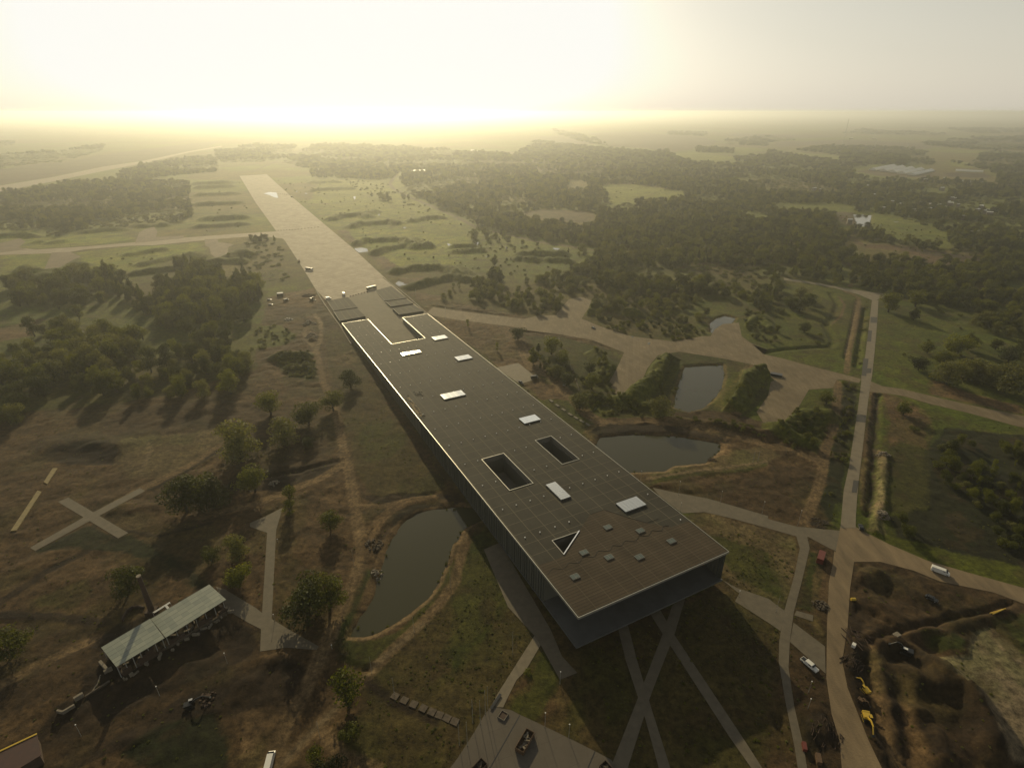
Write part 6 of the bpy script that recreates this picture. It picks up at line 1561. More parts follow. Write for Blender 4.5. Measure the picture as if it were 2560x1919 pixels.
# --- containers and sheds of the yards
def container(px, ang, size, m, label, name='container', cat='container', open_=False, load=None, group=None):
    p = place(px); L_, Wd, Ht = size
    o = empty(name, label, cat, (p[0], p[1], p[2] + .09), ang, group)
    if not open_:
        mpart2('shell', lambda bm: box(bm, (0, 0, Ht / 2), (L_, Wd, Ht), bev=.05), m, o)
        mpart2('door', lambda bm: [box(bm, (L_ / 2 + .03, s * Wd * .24, Ht / 2), (.05, Wd * .45, Ht * .9)) for s in (-1, 1)], M['p_dark'], o)
    else:
        mpart2('floor_panel', lambda bm: box(bm, (0, 0, .12), (L_, Wd, .12)), m, o)
        for s in (-1, 1):
            mpart2('side_panel', lambda bm: box(bm, (0, s * Wd / 2, Ht / 2), (L_, .12, Ht)), m, o); mpart2('end_panel', lambda bm: box(bm, (s * L_ / 2, 0, Ht / 2), (.12, Wd - .15, Ht)), m, o)
        rr_ = random.Random(3)
        def ld(bm):
            for _ in range(14): box(bm, (rr_.uniform(-.38, .38) * L_, rr_.uniform(-.3, .3) * Wd, .2 + rr_.uniform(.1, Ht * .45)), (rr_.uniform(.3, 2.2), rr_.uniform(.2, .6), rr_.uniform(.15, .5)), rr_.uniform(0, 3))
        tag(mpart2('waste_load', ld, load or M['rubble'], o), kind='stuff')
    return o
a7 = head(q('e7', 740, 1440)[0], q('e7', 850, 1250)[0])
container(q('e7', 795, 1372)[0], a7, (7.0, 2.8, 1.7), M['p_rust'], 'open rusty skip full of scrap on the plaza, casting a long shadow', 'skip', 'skip', True, M['plaster'])
container(q('e7', 245, 1700)[0], a7 - .2, (6, 2.6, 1.6), M['brick'], 'dark brown skip cut by the bottom edge on the left of the plaza', 'skip', 'skip', True)
container(q('e7', 1745, 1690)[0], a7 + 1.2, (4, 2.6, 1.2), M['brick'], 'dark brown open box at the bottom edge on the right of the plaza', 'skip', 'skip', True)
container(q('d4', 395, 85)[0], head(q('d4', 385, 130)[0], q('d4', 410, 40)[0]), (6.5, 2.6, 2.6), M['p_red'], 'dark red container beside the path near the road junction')
container(q('e2', 560, 690)[0], 0.2, (6, 5, 3.2), M['p_dark'], 'dark site cabin with bright top in the construction yard', 'site_cabin', 'cabin')
container(q('d4', 272, 1505)[0], 1.3, (2.6, 1.2, 1.2), M['p_red'], 'small red crate next to the narrow path at the bottom right', 'crate', 'crate')
container(q('d4', 378, 1600)[0], 1.3, (3.0, 1.4, 1.4), M['p_rust'], 'orange brown crate beside the mud at the bottom edge', 'crate', 'crate')
container(q('d4', 962, 675)[0], .4, (2.8, 1.8, .6), M['plaster'], 'pale square box lid lying beside the trench', 'crate', 'crate')
container(q('d4', 635, 765)[0], .8, (1.6, 1.2, 1.2), M['p_white'], 'small white crate in the pile of red rubble', 'crate', 'crate')
container(q('c8', 60, 352)[0], -.5, (8, 4, 1.6), M['p_dark'], 'dark tarpaulin-covered stack on the concrete pad', 'covered_stack', 'stack')
p = place(q('d4', 640, 392)[0]); o = empty('tank', 'small bright yellow tank at the ditch where the sign shadow ends', 'tank', p)
mpart2('drum', lambda bm: cyl(bm, (-.9, 0, .6), (.9, 0, .6), .6, .6, 14), M['p_yellow'], o); mpart2('cradle', lambda bm: [box(bm, (s * .6, 0, .2), (.2, 1.1, .4)) for s in (-1, 1)], M['p_dark'], o)
# yellow pipes in the trench
for i, (a_, b_) in enumerate(((q('d4', 1670, 500)[0], q('d4', 1780, 482)[0]), (q('d4', 1690, 508)[0], q('d4', 1760, 490)[0]))):
    A_, B_ = place(a_), place(b_); bm = bmesh.new(); cyl(bm, (A_[0], A_[1], A_[2] + .4), (B_[0], B_[1], B_[2] + .4), .22, .22, 8)
    tag(bmobj('yellow_pipe', bm, M['p_yellow']), ('longer', 'shorter')[i] + ' yellow pipe lying along the long trench', 'pipe', 'yellow pipes by the trench')
# --- loose heaps
def heap(px, rx, n_, m, label, cat='heap', name='rubble_heap', seed=1, long_=0.0, ang=0.0, h=1.2):
    p = place(px); rr_ = random.Random(seed); bm = bmesh.new()
    for _ in range(n_):
        r_ = rx * math.sqrt(rr_.random()); t = rr_.uniform(0, 6.28); hh = h * (1 - r_ / rx) * rr_.uniform(.2, 1)
        x, y = p[0] + r_ * math.cos(t), p[1] + r_ * math.sin(t)
        if long_: 
            L_ = rr_.uniform(.5, 1) * long_; an = ang + rr_.gauss(0, .35); d = Vector((math.cos(an), math.sin(an), 0)) * L_ / 2
            c = Vector((x, y, gz(x, y) + hh + .15)); cyl(bm, c - d, c + d, rr_.uniform(.06, .2), rr_.uniform(.04, .14), 6)
        else: box(bm, (x, y, gz(x, y) + hh + .1), (rr_.uniform(.3, 1.3), rr_.uniform(.3, 1.0), rr_.uniform(.3, .8)), rr_.uniform(0, 3), taper=rr_.uniform(.5, 1))
    return tag(bmobj(name, bm, m), label, cat, None, 'stuff')
heap(q('d4', 640, 865)[0], 3.6, 30, mat('dark_stumps', (.10, .06, .035), .95), 'tangled pile of uprooted stumps and logs beside the earth road', seed=2, long_=3.5, ang=.6)
heap(q('d4', 660, 690)[0], 4.5, 34, M['brick'], 'scattered red brick rubble and roots beside the earth road', seed=3, long_=4, ang=2.0)
heap(q('d4', 430, 1390)[0], 5, 30, mat('dark_brushwood', (.09, .05, .03), .95), 'dark reddish brushwood pile beside the path at the bottom right', seed=4, long_=2.6, ang=1.0, h=.7)
heap(q('d4', 395, 430)[0], 2.8, 60, M['rubble'], 'grey stone heap by the fence next to the earth road', seed=5)
heap(q('c8', 850, 1400)[0], 3.0, 60, M['plaster'], 'pale stones piled along the trench right of the road', seed=6); heap(q('c8', 855, 940)[0], 3.6, 60, M['plaster'], 'pale broken stones at the far end of the roadside heap', seed=7)
heap(q('c8', 380, 1440)[0], 4.0, 60, M['rubble'], 'brushwood and stones at the foot of the earth track', seed=8, long_=2.5)
heap(q('e2', 1060, 1180)[0], 6, 90, M['plaster'], 'long heap of pale broken stone beside the museum construction track', seed=9, h=1.8)
heap(q('e2', 1090, 1400)[0], 5.5, 80, M['plaster'], 'nearer end of the broken stone heap beside the construction track', seed=10, h=1.6)
heap(q('e2', 700, 1100)[0], 4.2, 50, M['p_dark'], 'black heap of covered soil below the construction yard', seed=11, h=2.4)
heap(q('e2', 1050, 690)[0], 6.5, 90, M['rubble'], 'scrap and timber lying around the dark excavator in the construction yard', seed=12, long_=3, ang=.3)
heap(q('d1', 1570, 1140)[0], 3, 30, M['brick'], 'reddish scrap at the end of the grey excavator arm', seed=13)
heap(q('c7', 1480, 970)[0], 2.2, 26, M['rubble'], 'driftwood pile on the sandy corner of the right pond', seed=14, long_=3)
heap(q('e8', 1160, 480)[0], 4, 60, M['rubble'], 'rough rocks on the left bank of the big pond', seed=15); heap(q('e8', 1210, 760)[0], 3.2, 50, M['plaster'], 'line of pale rocks at the waterside of the big pond', seed=16)
heap(q('c6', 130, 1150)[0], 2.6, 30, M['plaster'], 'pale rubbish lying in the mud crossing left of the museum', seed=17)
# --- poles
for i, (b_, t_, lab) in enumerate([
    (q('e7', 1200, 690)[0], q('e7', 1204, 548)[0], 'lamp post at the corner of the lawn where the museum shadow begins'), (q('e7', 1026, 1188)[0], q('e7', 1035, 1022)[0], 'lamp post on the plaza edge, left of the two'),
    (q('e7', 1302, 1305)[0], q('e7', 1314, 1155)[0], 'lamp post on the plaza edge, right of the two'), (q('c7', 1232, 1235)[0], q('c7', 1246, 1135)[0], 'lamp post at the start of the path right of the museum, upper side'),
    (q('c7', 1245, 1358)[0], q('c7', 1252, 1293)[0], 'lamp post between the museum roof edge and the path'), (q('c7', 1540, 1300)[0], q('c7', 1546, 1208)[0], 'lamp post in the middle of the path right of the museum'),
    (q('c7', 1850, 1375)[0], q('c7', 1860, 1285)[0], 'lamp post at the far part of the path right of the museum'), (q('c8', 218, 1465)[0], q('c8', 234, 1350)[0], 'lamp post where the two paths meet'),
    (q('c7', 952, 1128)[0], q('c7', 958, 1058)[0], 'lamp post on the sandy bank of the right pond near the roof'), (q('d4', 303, 1090)[0], q('d4', 306, 1008)[0], 'lamp post beside the path below the parked pickup'),
    (q('d4', 300, 1210)[0], q('d4', 297, 1140)[0], 'second lamp post beside the path below the parked pickup'), (q('d3', 1712, 365)[0], q('d3', 1707, 322)[0], 'lamp post near the right corner of the museum terrace'),
    (q('d1', 615, 1418)[0], q('d1', 574, 1332)[0], 'lone lamp post in the dark ground left of the grey excavator'), (q('d1', 1207, 1115)[0], q('d1', 1180, 1043)[0], 'lamp post below the roofed ruin'),
    (q('d1', 1717, 872)[0], q('d1', 1695, 792)[0], 'lamp post right of the roofed ruin'), (q('d2', 142, 548)[0], q('d2', 142, 500)[0], 'short lamp post at the corner of the paved yard path'),
    (q('e4', 436, 735)[0], q('e4', 428, 600)[0], 'lamp post on the concrete road beside the museum'), (q('e4', 92, 470)[0], q('e4', 85, 390)[0], 'lamp post near the far right corner of the museum'),
    (q('d2', 575, 760)[0], q('d2', 572, 730)[0], 'short lamp post at the end of the pond track'), (q('e8', 215, 450)[0], q('e8', 212, 425)[0], 'low round lamp beside the yard path')]):
    lamp(b_, min(max(pole_height(b_, t_), 1.5), 11), lab)
for b_, lab in ((q('d2', 1470, 300)[0], 'dark mast on the grass right of the big pond, uppermost of four'), (q('d2', 1195, 640)[0], 'dark mast on the dry grass, second of four below the pond'), (q('d2', 875, 945)[0], 'dark mast at the crossing of the earth tracks'),
                (q('d2', 1045, 1105)[0], 'dark mast above the row of paving slabs'), (q('d2', 487, 1440)[0], 'dark mast beside the diagonal track near the bottom'), (q('d2', 740, 130)[0], 'dark mast beside the pond track'), (q('d4', 60, 480)[0], 'mast beside the crossing path right of the museum')):
    lamp(b_, 8.5, lab, 'thin masts', .06, name='mast', cat='mast')
for i, b_ in enumerate((q('e7', 195, 1140)[0], q('e7', 282, 1150)[0], q('e7', 340, 1035)[0], q('e7', 368, 985)[0], q('e7', 40, 1400)[0], q('e7', 132, 1400)[0], q('e7', 655, 350)[0])):
    lab = ['second flagpole from the left', 'third flagpole from the left', 'fourth flagpole from the left, just before the corner', 'flagpole right at the plaza corner', 'leftmost flagpole', 'flagpole close to the leftmost one', 'single flagpole in the dry grass left of the pale ramp'][i] + (' at the plaza edge' if i < 6 else '')
    lamp(b_, 11.5, lab, 'flagpoles at the plaza', .075, name='flagpole', cat='flagpole')
for i, (a_, b_) in enumerate(((q('e7', 738, 1048)[0], q('e7', 380, 1680)[0]), (q('e7', 1605, 1466)[0], q('e7', 1510, 1690)[0]))):
    A_, B_ = G(*a_), G(*b_); d = (B_ - A_) / np.linalg.norm(B_ - A_); nn = np.array([-d[1], d[0], 0]) * .16
    tag(meshobj('drain_channel', [(*(A_ + nn)[:2], .072), (*(A_ - nn)[:2], .072), (*(B_ - nn)[:2], .072), (*(B_ + nn)[:2], .072)], [(0, 1, 2, 3)], M['p_dark']), kind='structure')
o = empty('planter', 'square dark planter set into the plaza corner', 'planter', place(q('e7', 543, 1058)[0]), a7)
mpart2('frame', lambda bm: [box(bm, (x, y, .3), s_) for x, y, s_ in ((0, 1.2, (2.8, .2, .5)), (0, -1.2, (2.8, .2, .5)), (1.3, 0, (.2, 2.2, .5)), (-1.3, 0, (.2, 2.2, .5)))], M['block'], o); mpart2('soil', lambda bm: box(bm, (0, 0, .2), (2.4, 2.2, .25)), M['brick'], o)
o = empty('bench', 'long dark bench on the edge of the pale ramp path', 'bench', place(q('e7', 460, 895)[0]), a7)
mpart2('seat', lambda bm: box(bm, (0, 0, .45), (6, .9, .12)), M['p_dark'], o); 
for s in (-2.4, 0, 2.4): mpart2('leg', lambda bm: box(bm, (s, 0, .2), (.2, .8, .38)), M['block'], o)
plant('shrub', *G(*q('e7', 830, 560)[0])[:2], 3.5, 1.6, 'small dark round shrub on the pale path corner below the museum', 'bush', None, 'bush', 0)
# --- slabs
def slabs(line, n_, size, group, lab, m=None, z=.12):
    P_ = wp(line)
    for i in range(n_):
        t = i / (n_ - 1) * (len(P_) - 1); k = min(int(t), len(P_) - 2); p = P_[k] + (P_[k + 1] - P_[k]) * (t - k); d = P_[k + 1] - P_[k]
        bm = bmesh.new(); box(bm, (p[0], p[1], gz(p[0], p[1]) + z), size, math.atan2(d[1], d[0]) + .06 * ((i * 7) % 3 - 1), bev=.03)
        tag(bmobj('stone_slab', bm, m or M['block']), lab, 'slab', group)
slabs(q('d2', 1050, 1115, 1300, 1225, 1500, 1310), 8, (2.5, 2.4, .3), 'paving slabs in the dry grass', 'large square slab of the row crossing the dry grass by the plaza', M['rubble'])
slabs(q('c7', 290, 540, 430, 640, 560, 715), 7, (3.8, 1.8, .5), 'stepped slabs beside the museum', 'pale stone slab of the stepped row between museum and pond track')
slabs(q('c2', 165, 938, 300, 930, 460, 912), 14, (1.6, .7, .8), 'barrier blocks across the runway', 'low concrete barrier block in the far row across the runway', M['rubble'], .45)
slabs(q('c2', 700, 1424, 760, 1408, 825, 1392), 7, (1.4, .6, .7), 'barrier blocks at the ramp head', 'low concrete barrier block in the row at the head of the museum ramp', M['rubble'], .4)
slabs(q('c2', 165, 668, 245, 672), 6, (1.8, .9, .9), 'barrier blocks by the puddle', 'barrier block beside the big puddle on the far runway', M['rubble'], .5)
# --- yellow plank strips
for i, c_ in enumerate((q('c5', 80, 1505, 125, 1500, 310, 1215, 280, 1205), q('c5', 325, 1142, 352, 1158, 428, 1040, 392, 1040))):
    bm = bmesh.new(); prism(bm, [tuple(x) for x in wp(c_)], -.02, .45)
    tag(bmobj('plank_platform', bm, M['plank']), ('long yellow plank platform, the nearer one left of the paved cross', 'short yellow plank platform, the farther one above the paved cross')[i], 'platform', 'yellow plank platforms')
# --- old concrete fence
fl_ = wp(q('e4', 1735, 955, 1800, 1120, 1870, 1275, 1925, 1420, 1985, 1590)); bm = bmesh.new()
for a_, b_ in zip(fl_[:-1], fl_[1:]):
    d = b_ - a_; L_ = float(np.linalg.norm(d)); n_ = max(2, int(L_ / 3))
    for i in range(n_):
        if (i * 5 + int(L_)) % 7 == 0: continue
        c_ = a_ + d * (i + .5) / n_; box(bm, (c_[0], c_[1], gz(c_[0], c_[1]) + .7), (L_ / n_ * .96, .18, 1.5), math.atan2(d[1], d[0]))
tag(bmobj('concrete_fence', bm, M['plaster']), 'old pale concrete fence running through the thicket right of the museum', 'fence')
# --- puddles
M['puddle'] = water_mat('puddle_water', (.05, .05, .035), .03)
PUD = [q('c2', 55, 665, 95, 652, 152, 656, 166, 697, 130, 690, 105, 676), q('c2', 726, 1070, 780, 1064, 822, 1070, 830, 1092, 765, 1102, 745, 1090), q('c2', 1030, 1330, 1060, 1308, 1110, 1322, 1130, 1346, 1085, 1342, 1060, 1350),
       q('c7', 880, 62, 900, 62, 895, 72), q('c7', 1000, 112, 1025, 108, 1015, 124), q('c3', 300, 1065, 355, 1070, 340, 1080, 312, 1078), q('c2', 1280, 1030, 1310, 1034, 1300, 1040), q('c2', 1410, 1030, 1445, 1040, 1425, 1052), q('c2', 1610, 1028, 1650, 1022, 1640, 1045, 1620, 1050),
       q('c2', 1690, 1130, 1725, 1128, 1715, 1134), q('c2', 900, 812, 918, 818, 910, 828), q('c2', 1088, 912, 1112, 914, 1100, 922), q('c2', 720, 685, 740, 688, 730, 712), q('c2', 295, 644, 308, 646, 300, 654), q('c2', 360, 658, 380, 662, 370, 668), q('c2', 446, 655, 478, 654, 470, 662),
       q('c4', 1285, 565, 1380, 562, 1480, 566, 1590, 572, 1612, 582, 1480, 580, 1300, 572), q('c4', 925, 868, 970, 866, 965, 874, 935, 876), q('c2', 1845, 1055, 1865, 1060, 1855, 1085, 1848, 1070), q('c4', 550, 1098, 582, 1098, 570, 1106), q('c2', 700, 518, 730, 518, 835, 520, 838, 528, 760, 526, 712, 526)]
for pl in PUD: tag(sheet('puddle', [pl], .17, M['puddle']), kind='structure')
# --- ruin with a sheet roof, chimney and broken walls
ra = head(q('g7', 325, 1225)[0], q('g7', 1590, 450)[0])
ruin = empty('roofed_ruin', 'long brick ruin under a new sheet roof beside a tall chimney', 'ruin', tuple(G(*q('g7', 900, 780)[0])[:2]) + (0,), ra)
RI = (Matrix.Translation(ruin.location) @ Matrix.Rotation(ra, 4, 'Z')).inverted()
def rloc(k, *c, z=6.0): return [RI @ Vector(G(x, y, z)) for x, y in q(k, *c)]
def rsection(c, z):
    P_ = rloc('g7', *c, z=z); vs = [tuple(p) for p in P_] + [(p.x, p.y, p.z - .22) for p in P_]
    o_ = meshobj('roof', vs, [(3, 2, 1, 0), (4, 5, 6, 7), (0, 1, 5, 4), (1, 2, 6, 5), (2, 3, 7, 6), (3, 0, 4, 7)], M['sheets'], ruin)
    ul = o_.data.uv_layers.new(name='UVMap'); L_ = (P_[1] - P_[0]).length / 2.6
    uv = [(0, 0), (L_, 0), (L_, 6.0), (0, 6.0)] * 2
    for l in o_.data.loops: ul.data[l.index].uv = uv[l.vertex_index]
    bm = bmesh.new()
    for i in range(7):
        for s in (0, 1):
            a_ = P_[0].lerp(P_[1], (i + .1) / 6.4); b_ = P_[3].lerp(P_[2], (i + .1) / 6.4); c_ = a_.lerp(b_, .04 + .92 * s)
    for i in range(7):
        for s in (.05, .95):
            c_ = P_[0].lerp(P_[1], (i + .1) / 6.4).lerp(P_[3].lerp(P_[2], (i + .1) / 6.4), s); b2 = bmesh.new(); cyl(b2, (c_.x, c_.y, -.2), (c_.x, c_.y, z - .24), .14, .14, 6); bmobj('post', b2, M['pole'], ruin)
    bm.free()
rsection((150, 1000, 715, 668, 882, 892, 325, 1225), 6.2)
rsection((722, 672, 1395, 275, 1590, 450, 893, 888), 5.8)
R0 = rloc('g7', 150, 1000, 1395, 275, 1590, 450, 325, 1225, z=6)
rr_ = random.Random(11)
for (ia, ib) in ((0, 1), (3, 2), (0, 3), (1, 2)):
    a_, b_ = R0[ia], R0[ib]; L_ = (b_ - a_).length; n_ = int(L_ / 2.6)
    bm = bmesh.new(); cen = sum((Vector(r_) for r_ in R0), Vector()) / 4
    pr = 0
    for i in range(n_):
        h_ = max(.6, min(4.6, 2.4 + 1.7 * math.sin(i * 1.7 + ia) + rr_.uniform(-.8, .8)))
        c_ = a_.lerp(b_, (i + .5) / n_); c_ = c_.lerp(cen, .06)
        box(bm, (c_.x, c_.y, h_ / 2 - .2), (L_ / n_ + .01 * (i % 2 + 1), .7 + .01 * (i % 3), h_), math.atan2(b_.y - a_.y, b_.x - a_.x))
    bmobj('wall', bm, M['brick'], ruin)
bm = bmesh.new()
for i in range(46):
    t, s = rr_.random(), rr_.uniform(.1, 1.0); c_ = R0[3].lerp(R0[2], t).lerp(R0[0].lerp(R0[1], t), -.16 + rr_.uniform(0, .1)) if i % 2 else R0[0].lerp(R0[1], t).lerp(R0[3].lerp(R0[2], t), s)
    box(bm, (c_.x, c_.y, rr_.uniform(.1, .6)), (rr_.uniform(.4, 2.6), rr_.uniform(.3, .8), rr_.uniform(.4, 1.8)), rr_.uniform(0, 3))
tag(bmobj('fallen_masonry', bm, M['plaster'], ruin), kind='stuff')
# front terrace wall of the ruin
F0 = rloc('d1', 1030, 890, 1710, 490, z=0.5); bm = bmesh.new(); a_, b_ = F0; L_ = (b_ - a_).length
box(bm, ((a_.x + b_.x) / 2, (a_.y + b_.y) / 2, .5), (L_, .6, 1.6), math.atan2(b_.y - a_.y, b_.x - a_.x)); bmobj('terrace_wall', bm, M['rubble'], ruin)
bs = q('g7', 745, 610)[0]; hC = pole_height(bs, q('g7', 585, 185)[0]); gC = G(*bs)
ch = empty('chimney_stack', 'tall tapering brick factory chimney behind the roofed ruin', 'chimney', (gC[0], gC[1], 0))
mpart2('shaft', lambda bm: cyl(bm, (0, 0, -.2), (0, 0, hC), 1.15, .75, 20), M['brick'], ch); mpart2('rim', lambda bm: (cyl(bm, (0, 0, hC), (0, 0, hC + .35), 0.85, .85, 20, True)), M['plaster'], ch); mpart2('plinth', lambda bm: box(bm, (0, 0, .9), (3.6, 3.6, 2.2)), M['brick'], ch)
can = empty('metal_canopy', 'narrow grey metal canopy linking chimney foot and ruin roof', 'canopy', place(q('g7', 860, 570)[0]), ra)
for k, (c_, zz_) in enumerate(((q('g7', 745, 600, 940, 480, 950, 492, 765, 610), 5.0), (q('g7', 880, 525, 905, 510, 965, 580, 935, 590), 5.15))):
    P_ = [Matrix.Rotation(-ra, 4, 'Z') @ (Vector(G(x, y, zz_)) - Vector(can.location)) for x, y in c_]
    bm = bmesh.new(); prism(bm, [tuple(v) for v in P_], P_[0].z, P_[0].z + .15); bmobj('roof_panel', bm, M['pole'], can)
    b2 = bmesh.new(); cyl(b2, (P_[0].x, P_[0].y, -.1), (P_[0].x, P_[0].y, P_[0].z), .1, .1, 6); bmobj('post', b2, M['pole'], can); b2 = bmesh.new(); cyl(b2, (P_[2].x, P_[2].y, -.1), (P_[2].x, P_[2].y, P_[2].z), .1, .1, 6); bmobj('post', b2, M['pole'], can)
def walls(pts, h, th, m, label, name='broken_wall', cat='wall', group=None, jag=.0):
    P_ = wp(pts); bm = bmesh.new(); r2 = random.Random(len(pts))
    for a_, b_ in zip(P_[:-1], P_[1:]):
        d = b_ - a_; L_ = float(np.linalg.norm(d)); n_ = max(1, int(L_ / 2.5)) if jag else 1
        for i in range(n_):
            c_ = a_ + d * (i + .5) / n_; hh = h * (1 - jag * r2.random()); box(bm, (c_[0], c_[1], hh / 2 - .2), (L_ / n_ + th * .4, th + .01 * i, hh), math.atan2(d[1], d[0]))
    return tag(bmobj(name, bm, m), label, cat, group)
walls(q('g7', 400, 700, 415, 660, 450, 600, 510, 555, 590, 545, 650, 560), 1.6, .5, M['brick'], 'curved brick wall remnant left of the chimney', jag=.2)
walls(q('d1', 765, 875, 820, 935), 2.0, .9, M['plaster'], 'pale concrete wall end standing out from the ruin'); walls(q('d1', 795, 950, 850, 920), 1.9, .7, M['plaster'], 'short pale concrete wall across the end of the ruin')
walls(q('d1', 830, 1010, 650, 1125), 1.3, .5, M['rubble'], 'low straight wall running down from the ruin', jag=.2); walls(q('d1', 570, 1150, 630, 1115), 1.8, .9, M['plaster'], 'pale wall block halfway along the old wall line')
walls(q('d1', 565, 1195, 480, 1245, 440, 1235), 1.4, .6, M['plaster'], 'bent wall stub at the lower end of the old wall line', jag=.2); walls(q('d1', 760, 960, 740, 1020, 700, 1080), .5, .4, M['plaster'], 'low curved kerb wall beside the ruin end')
# shed with a dark red roof in the lower left corner
sc_ = q('d1', -60, 1560, 280, 1400, 310, 1560, -20, 1760); shp = [G(x, y, 4) for x, y in sc_]
shd = empty('brick_shed', 'dark red roofed shed in the lower left corner with a yellow roof edge', 'shed', (float(shp[0][0] + shp[2][0]) / 2, float(shp[0][1] + shp[2][1]) / 2, 0))
S_ = [Vector((p[0] - shd.location.x, p[1] - shd.location.y, 4)) for p in shp]
bm = bmesh.new(); prism(bm, [tuple(v) for v in S_], 3.8, 4.05); bmobj('roof', bm, mat('dark_red_roof', (.09, .025, .012), .6, noise=(.5, .3)), shd)
bm = bmesh.new(); prism(bm, [tuple(v * .94) for v in S_], -.1, 3.79); bmobj('wall', bm, M['brick'], shd)
a_, b_ = S_[0], S_[1]; bm = bmesh.new(); box(bm, ((a_.x + b_.x) / 2, (a_.y + b_.y) / 2, 4.16), ((b_ - a_).length, .5, .2), math.atan2(b_.y - a_.y, b_.x - a_.x)); bmobj('roof_edge', bm, M['p_yellow'], shd)
# --- far structures
def gable(name, a_px, b_px, wdt, h, rise, m, label, cat, group=None, wall_m=None):
    A_, B_ = G(*a_px), G(*b_px); c_ = (A_ + B_) / 2; L_ = float(np.linalg.norm(B_ - A_)); an = math.atan2(B_[1] - A_[1], B_[0] - A_[0])
    o_ = empty(name, label, cat, (c_[0], c_[1], gz(c_[0], c_[1]) - .1), an, group)
    mpart2('wall', lambda bm: (box(bm, (0, 0, h / 2), (L_ - .4, wdt - .4, h))), wall_m or m, o_)
    def rf(bm):
        v = [bm.verts.new(p_) for p_ in ((-L_ / 2, -wdt / 2, h), (L_ / 2, -wdt / 2, h), (L_ / 2, 0, h + rise), (-L_ / 2, 0, h + rise), (-L_ / 2, wdt / 2, h), (L_ / 2, wdt / 2, h))]
        bm.faces.new([v[0], v[1], v[2], v[3]]); bm.faces.new([v[3], v[2], v[5], v[4]]); bm.faces.new([v[0], v[3], v[4]]); bm.faces.new([v[1], v[5], v[2]]); bm.faces.new([v[0], v[4], v[5], v[1]])
    mpart2('roof', rf, m, o_)
    return o_
gh = [((770, 497), (925, 467)), ((848, 503), (990, 474)), ((918, 511), (1058, 482)), ((985, 521), (1130, 490)), ((1055, 531), (1205, 500))]
for i, (a_, b_) in enumerate(gh): gable('greenhouse', q('c4', *a_)[0], q('c4', *b_)[0], 22, 3.2, 5.0, M['greenhouse'], ('first', 'second', 'third', 'fourth', 'fifth')[i] + ' pale greenhouse from the left in the far row', 'greenhouse', 'long greenhouses in the far fields')
gable('greenhouse', q('c4', 1385, 502)[0], q('c4', 1590, 512)[0], 14, 3, 3.5, M['greenhouse'], 'low single greenhouse standing apart right of the row', 'greenhouse')
gable('warehouse', q('c2', 1130, 512)[0], q('c2', 1250, 508)[0], 24, 7, 2, M['pale_roof'], 'white-roofed hall by the far bend of the track', 'hall', None, M['p_green']); gable('warehouse', q('c2', 1590, 352)[0], q('c2', 1640, 352)[0], 30, 8, 2, M['pale_roof'], 'bright roof of a hall among the hazy far woods', 'hall')
CT = [(340, 640), (382, 653), (485, 522), (690, 674), (722, 671), (728, 622), (776, 688), (915, 743), (972, 757), (1090, 818), (1112, 829), (1070, 813), (1250, 775), (1262, 770), (1335, 745), (1345, 755), (1360, 712), (1190, 800), (1402, 764), (1120, 750), (1284, 640), (1598, 816), (1636, 822),
      (1572, 780), (1545, 800), (1303, 788), (1205, 760), (1440, 860), (850, 792), (600, 888), (1145, 748), (1380, 716), (1620, 806), (1680, 802), (1160, 576), (1800, 568), (1300, 568), (785, 264), (612, 264), (768, 362), (1500, 968), (1556, 966)]
for i, c_ in enumerate(CT):
    r2 = random.Random(i); s_ = r2.uniform(3.5, 7.5); x, y = q('c4', *c_)[0]; g0 = G(x, y); an = r2.uniform(-.8, .8); k_ = max(1.0, math.hypot(g0[0], g0[1]) / 1700)
    o_ = empty('garden_house', 'small garden house with pale roof among the trees of the allotments', 'garden house', (g0[0], g0[1], gz(g0[0], g0[1]) - .1), an, 'garden houses among the far trees'); hh = r2.uniform(5.5, 8); sk = s_ * 1.35 * k_; Wd = s_ * k_
    mpart2('wall', lambda bm: box(bm, (0, 0, hh / 2), (sk - .4, Wd - .4, hh)), M['plaster'], o_)
    def rf(bm):
        v = [bm.verts.new(p_) for p_ in ((-sk / 2, -Wd / 2, hh), (sk / 2, -Wd / 2, hh), (sk / 2, 0, hh + 1.2), (-sk / 2, 0, hh + 1.2), (-sk / 2, Wd / 2, hh), (sk / 2, Wd / 2, hh))]
        bm.faces.new([v[0], v[1], v[2], v[3]]); bm.faces.new([v[3], v[2], v[5], v[4]]); bm.faces.new([v[0], v[3], v[4]]); bm.faces.new([v[1], v[5], v[2]]); bm.faces.new([v[0], v[4], v[5], v[1]])
    mpart2('roof', rf, M['pale_roof'], o_)
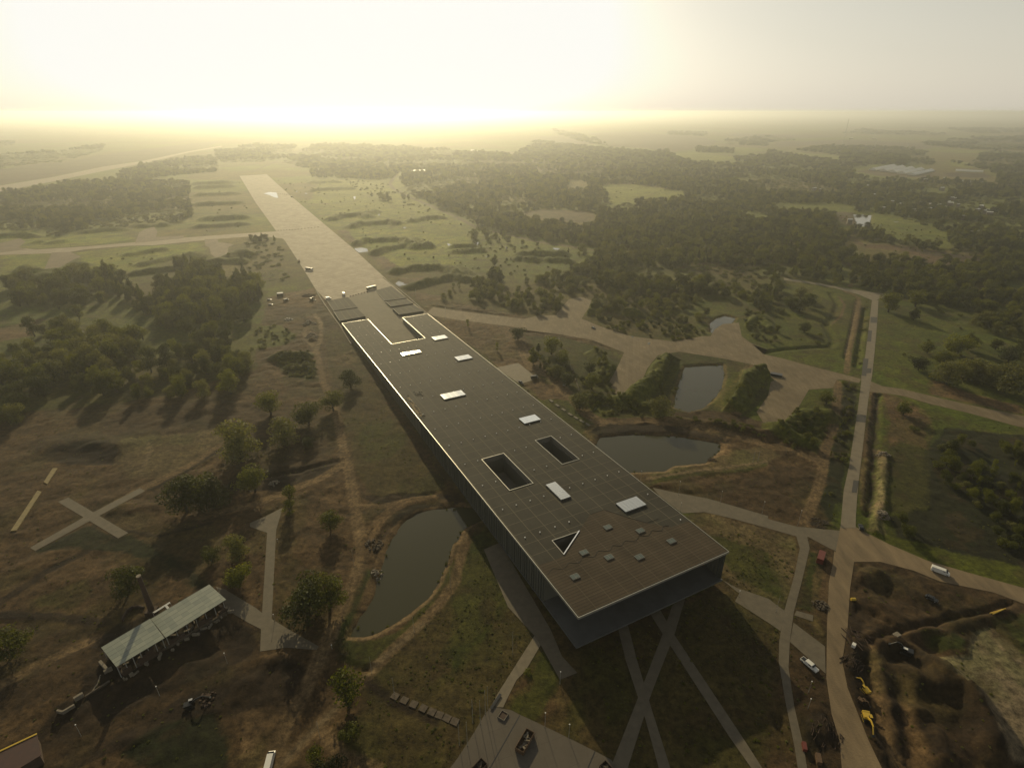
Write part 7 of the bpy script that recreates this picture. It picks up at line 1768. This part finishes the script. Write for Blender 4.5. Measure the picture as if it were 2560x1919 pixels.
def lattice(px, h, wb, label, name='radio_mast', cat='mast', arms=0, group=None):
    p_ = place(px); o_ = empty(name, label, cat, p_, 0, group)
    def tw(bm):
        n_ = max(5, int(h / (wb * 2.2)))
        for sx_, sy_ in ((-1, -1), (1, -1), (1, 1), (-1, 1)):
            cyl(bm, (sx_ * wb / 2, sy_ * wb / 2, 0), (sx_ * wb * .12, sy_ * wb * .12, h), wb * .05 + .08, wb * .03 + .05, 4)
        cs = ((-1, -1), (1, -1), (1, 1), (-1, 1))
        for i in range(n_):
            z0, z1 = h * i / n_, h * (i + 1) / n_; k0_, k1_ = wb / 2 * (1 - .76 * i / n_), wb / 2 * (1 - .76 * (i + 1) / n_)
            for j in range(4):
                a_, b_ = cs[j], cs[(j + 1) % 4]; cyl(bm, (a_[0] * k0_, a_[1] * k0_, z0), (b_[0] * k1_, b_[1] * k1_, z1), .09, .09, 3, False)
    mpart2('lattice', tw, M['pole'], o_)
    for i in range(arms): mpart2('cross_arm', lambda bm: box(bm, (0, 0, h * (.72 + .12 * i)), (wb * 3.4, .3, .4)), M['pole'], o_)
lattice(q('c4', 555, 300)[0], pole_height(q('c4', 555, 300)[0], q('c4', 598, 110)[0]), 6, 'very tall thin radio mast rising above the hazy horizon')
lattice(q('c4', 1030, 332)[0], pole_height(q('c4', 1030, 332)[0], q('c4', 1030, 285)[0]), 6, 'power pylon in the far fields left of the dark woods', 'pylon', 'pylon', 2, 'far power pylons'); lattice(q('c4', 786, 330)[0], pole_height(q('c4', 786, 330)[0], q('c4', 786, 262)[0]), 6, 'power pylon in the far fields near the bright farmhouse', 'pylon', 'pylon', 2, 'far power pylons')
for i, (bx, by, tx, ty) in enumerate(((1783, 995, 1783, 862), (1818, 990, 1818, 868))):
    b_ = q('c7', bx, by)[0]; h_ = 7.0; lamp(b_, h_, ('left', 'right')[i] + ' wooden pole of the pair on the sandy bank right of the pond', 'wooden poles on the bank', .12, name='wooden_pole', cat='pole')

# ------------------------------------------------------------------ haze
hm = bpy.data.materials.new('morning_haze'); hm.use_nodes = True
n = hm.node_tree
for k in list(n.nodes):
    if k.type == 'BSDF_PRINCIPLED': n.nodes.remove(k)
pv_ = n.nodes.new('ShaderNodeVolumePrincipled')
pv_.inputs['Color'].default_value = (.95, .98, .97, 1)
pv_.inputs['Density'].default_value = HAZE_DENSITY
pv_.inputs['Anisotropy'].default_value = HAZE_G
n.links.new(pv_.outputs[0], [k for k in n.nodes if k.type == 'OUTPUT_MATERIAL'][0].inputs['Volume'])
bm = bmesh.new(); box(bm, (0, 15500, 89), (51000, 31000, 190))
hz = bmobj('haze', bm, hm); tag(hz, kind='stuff')
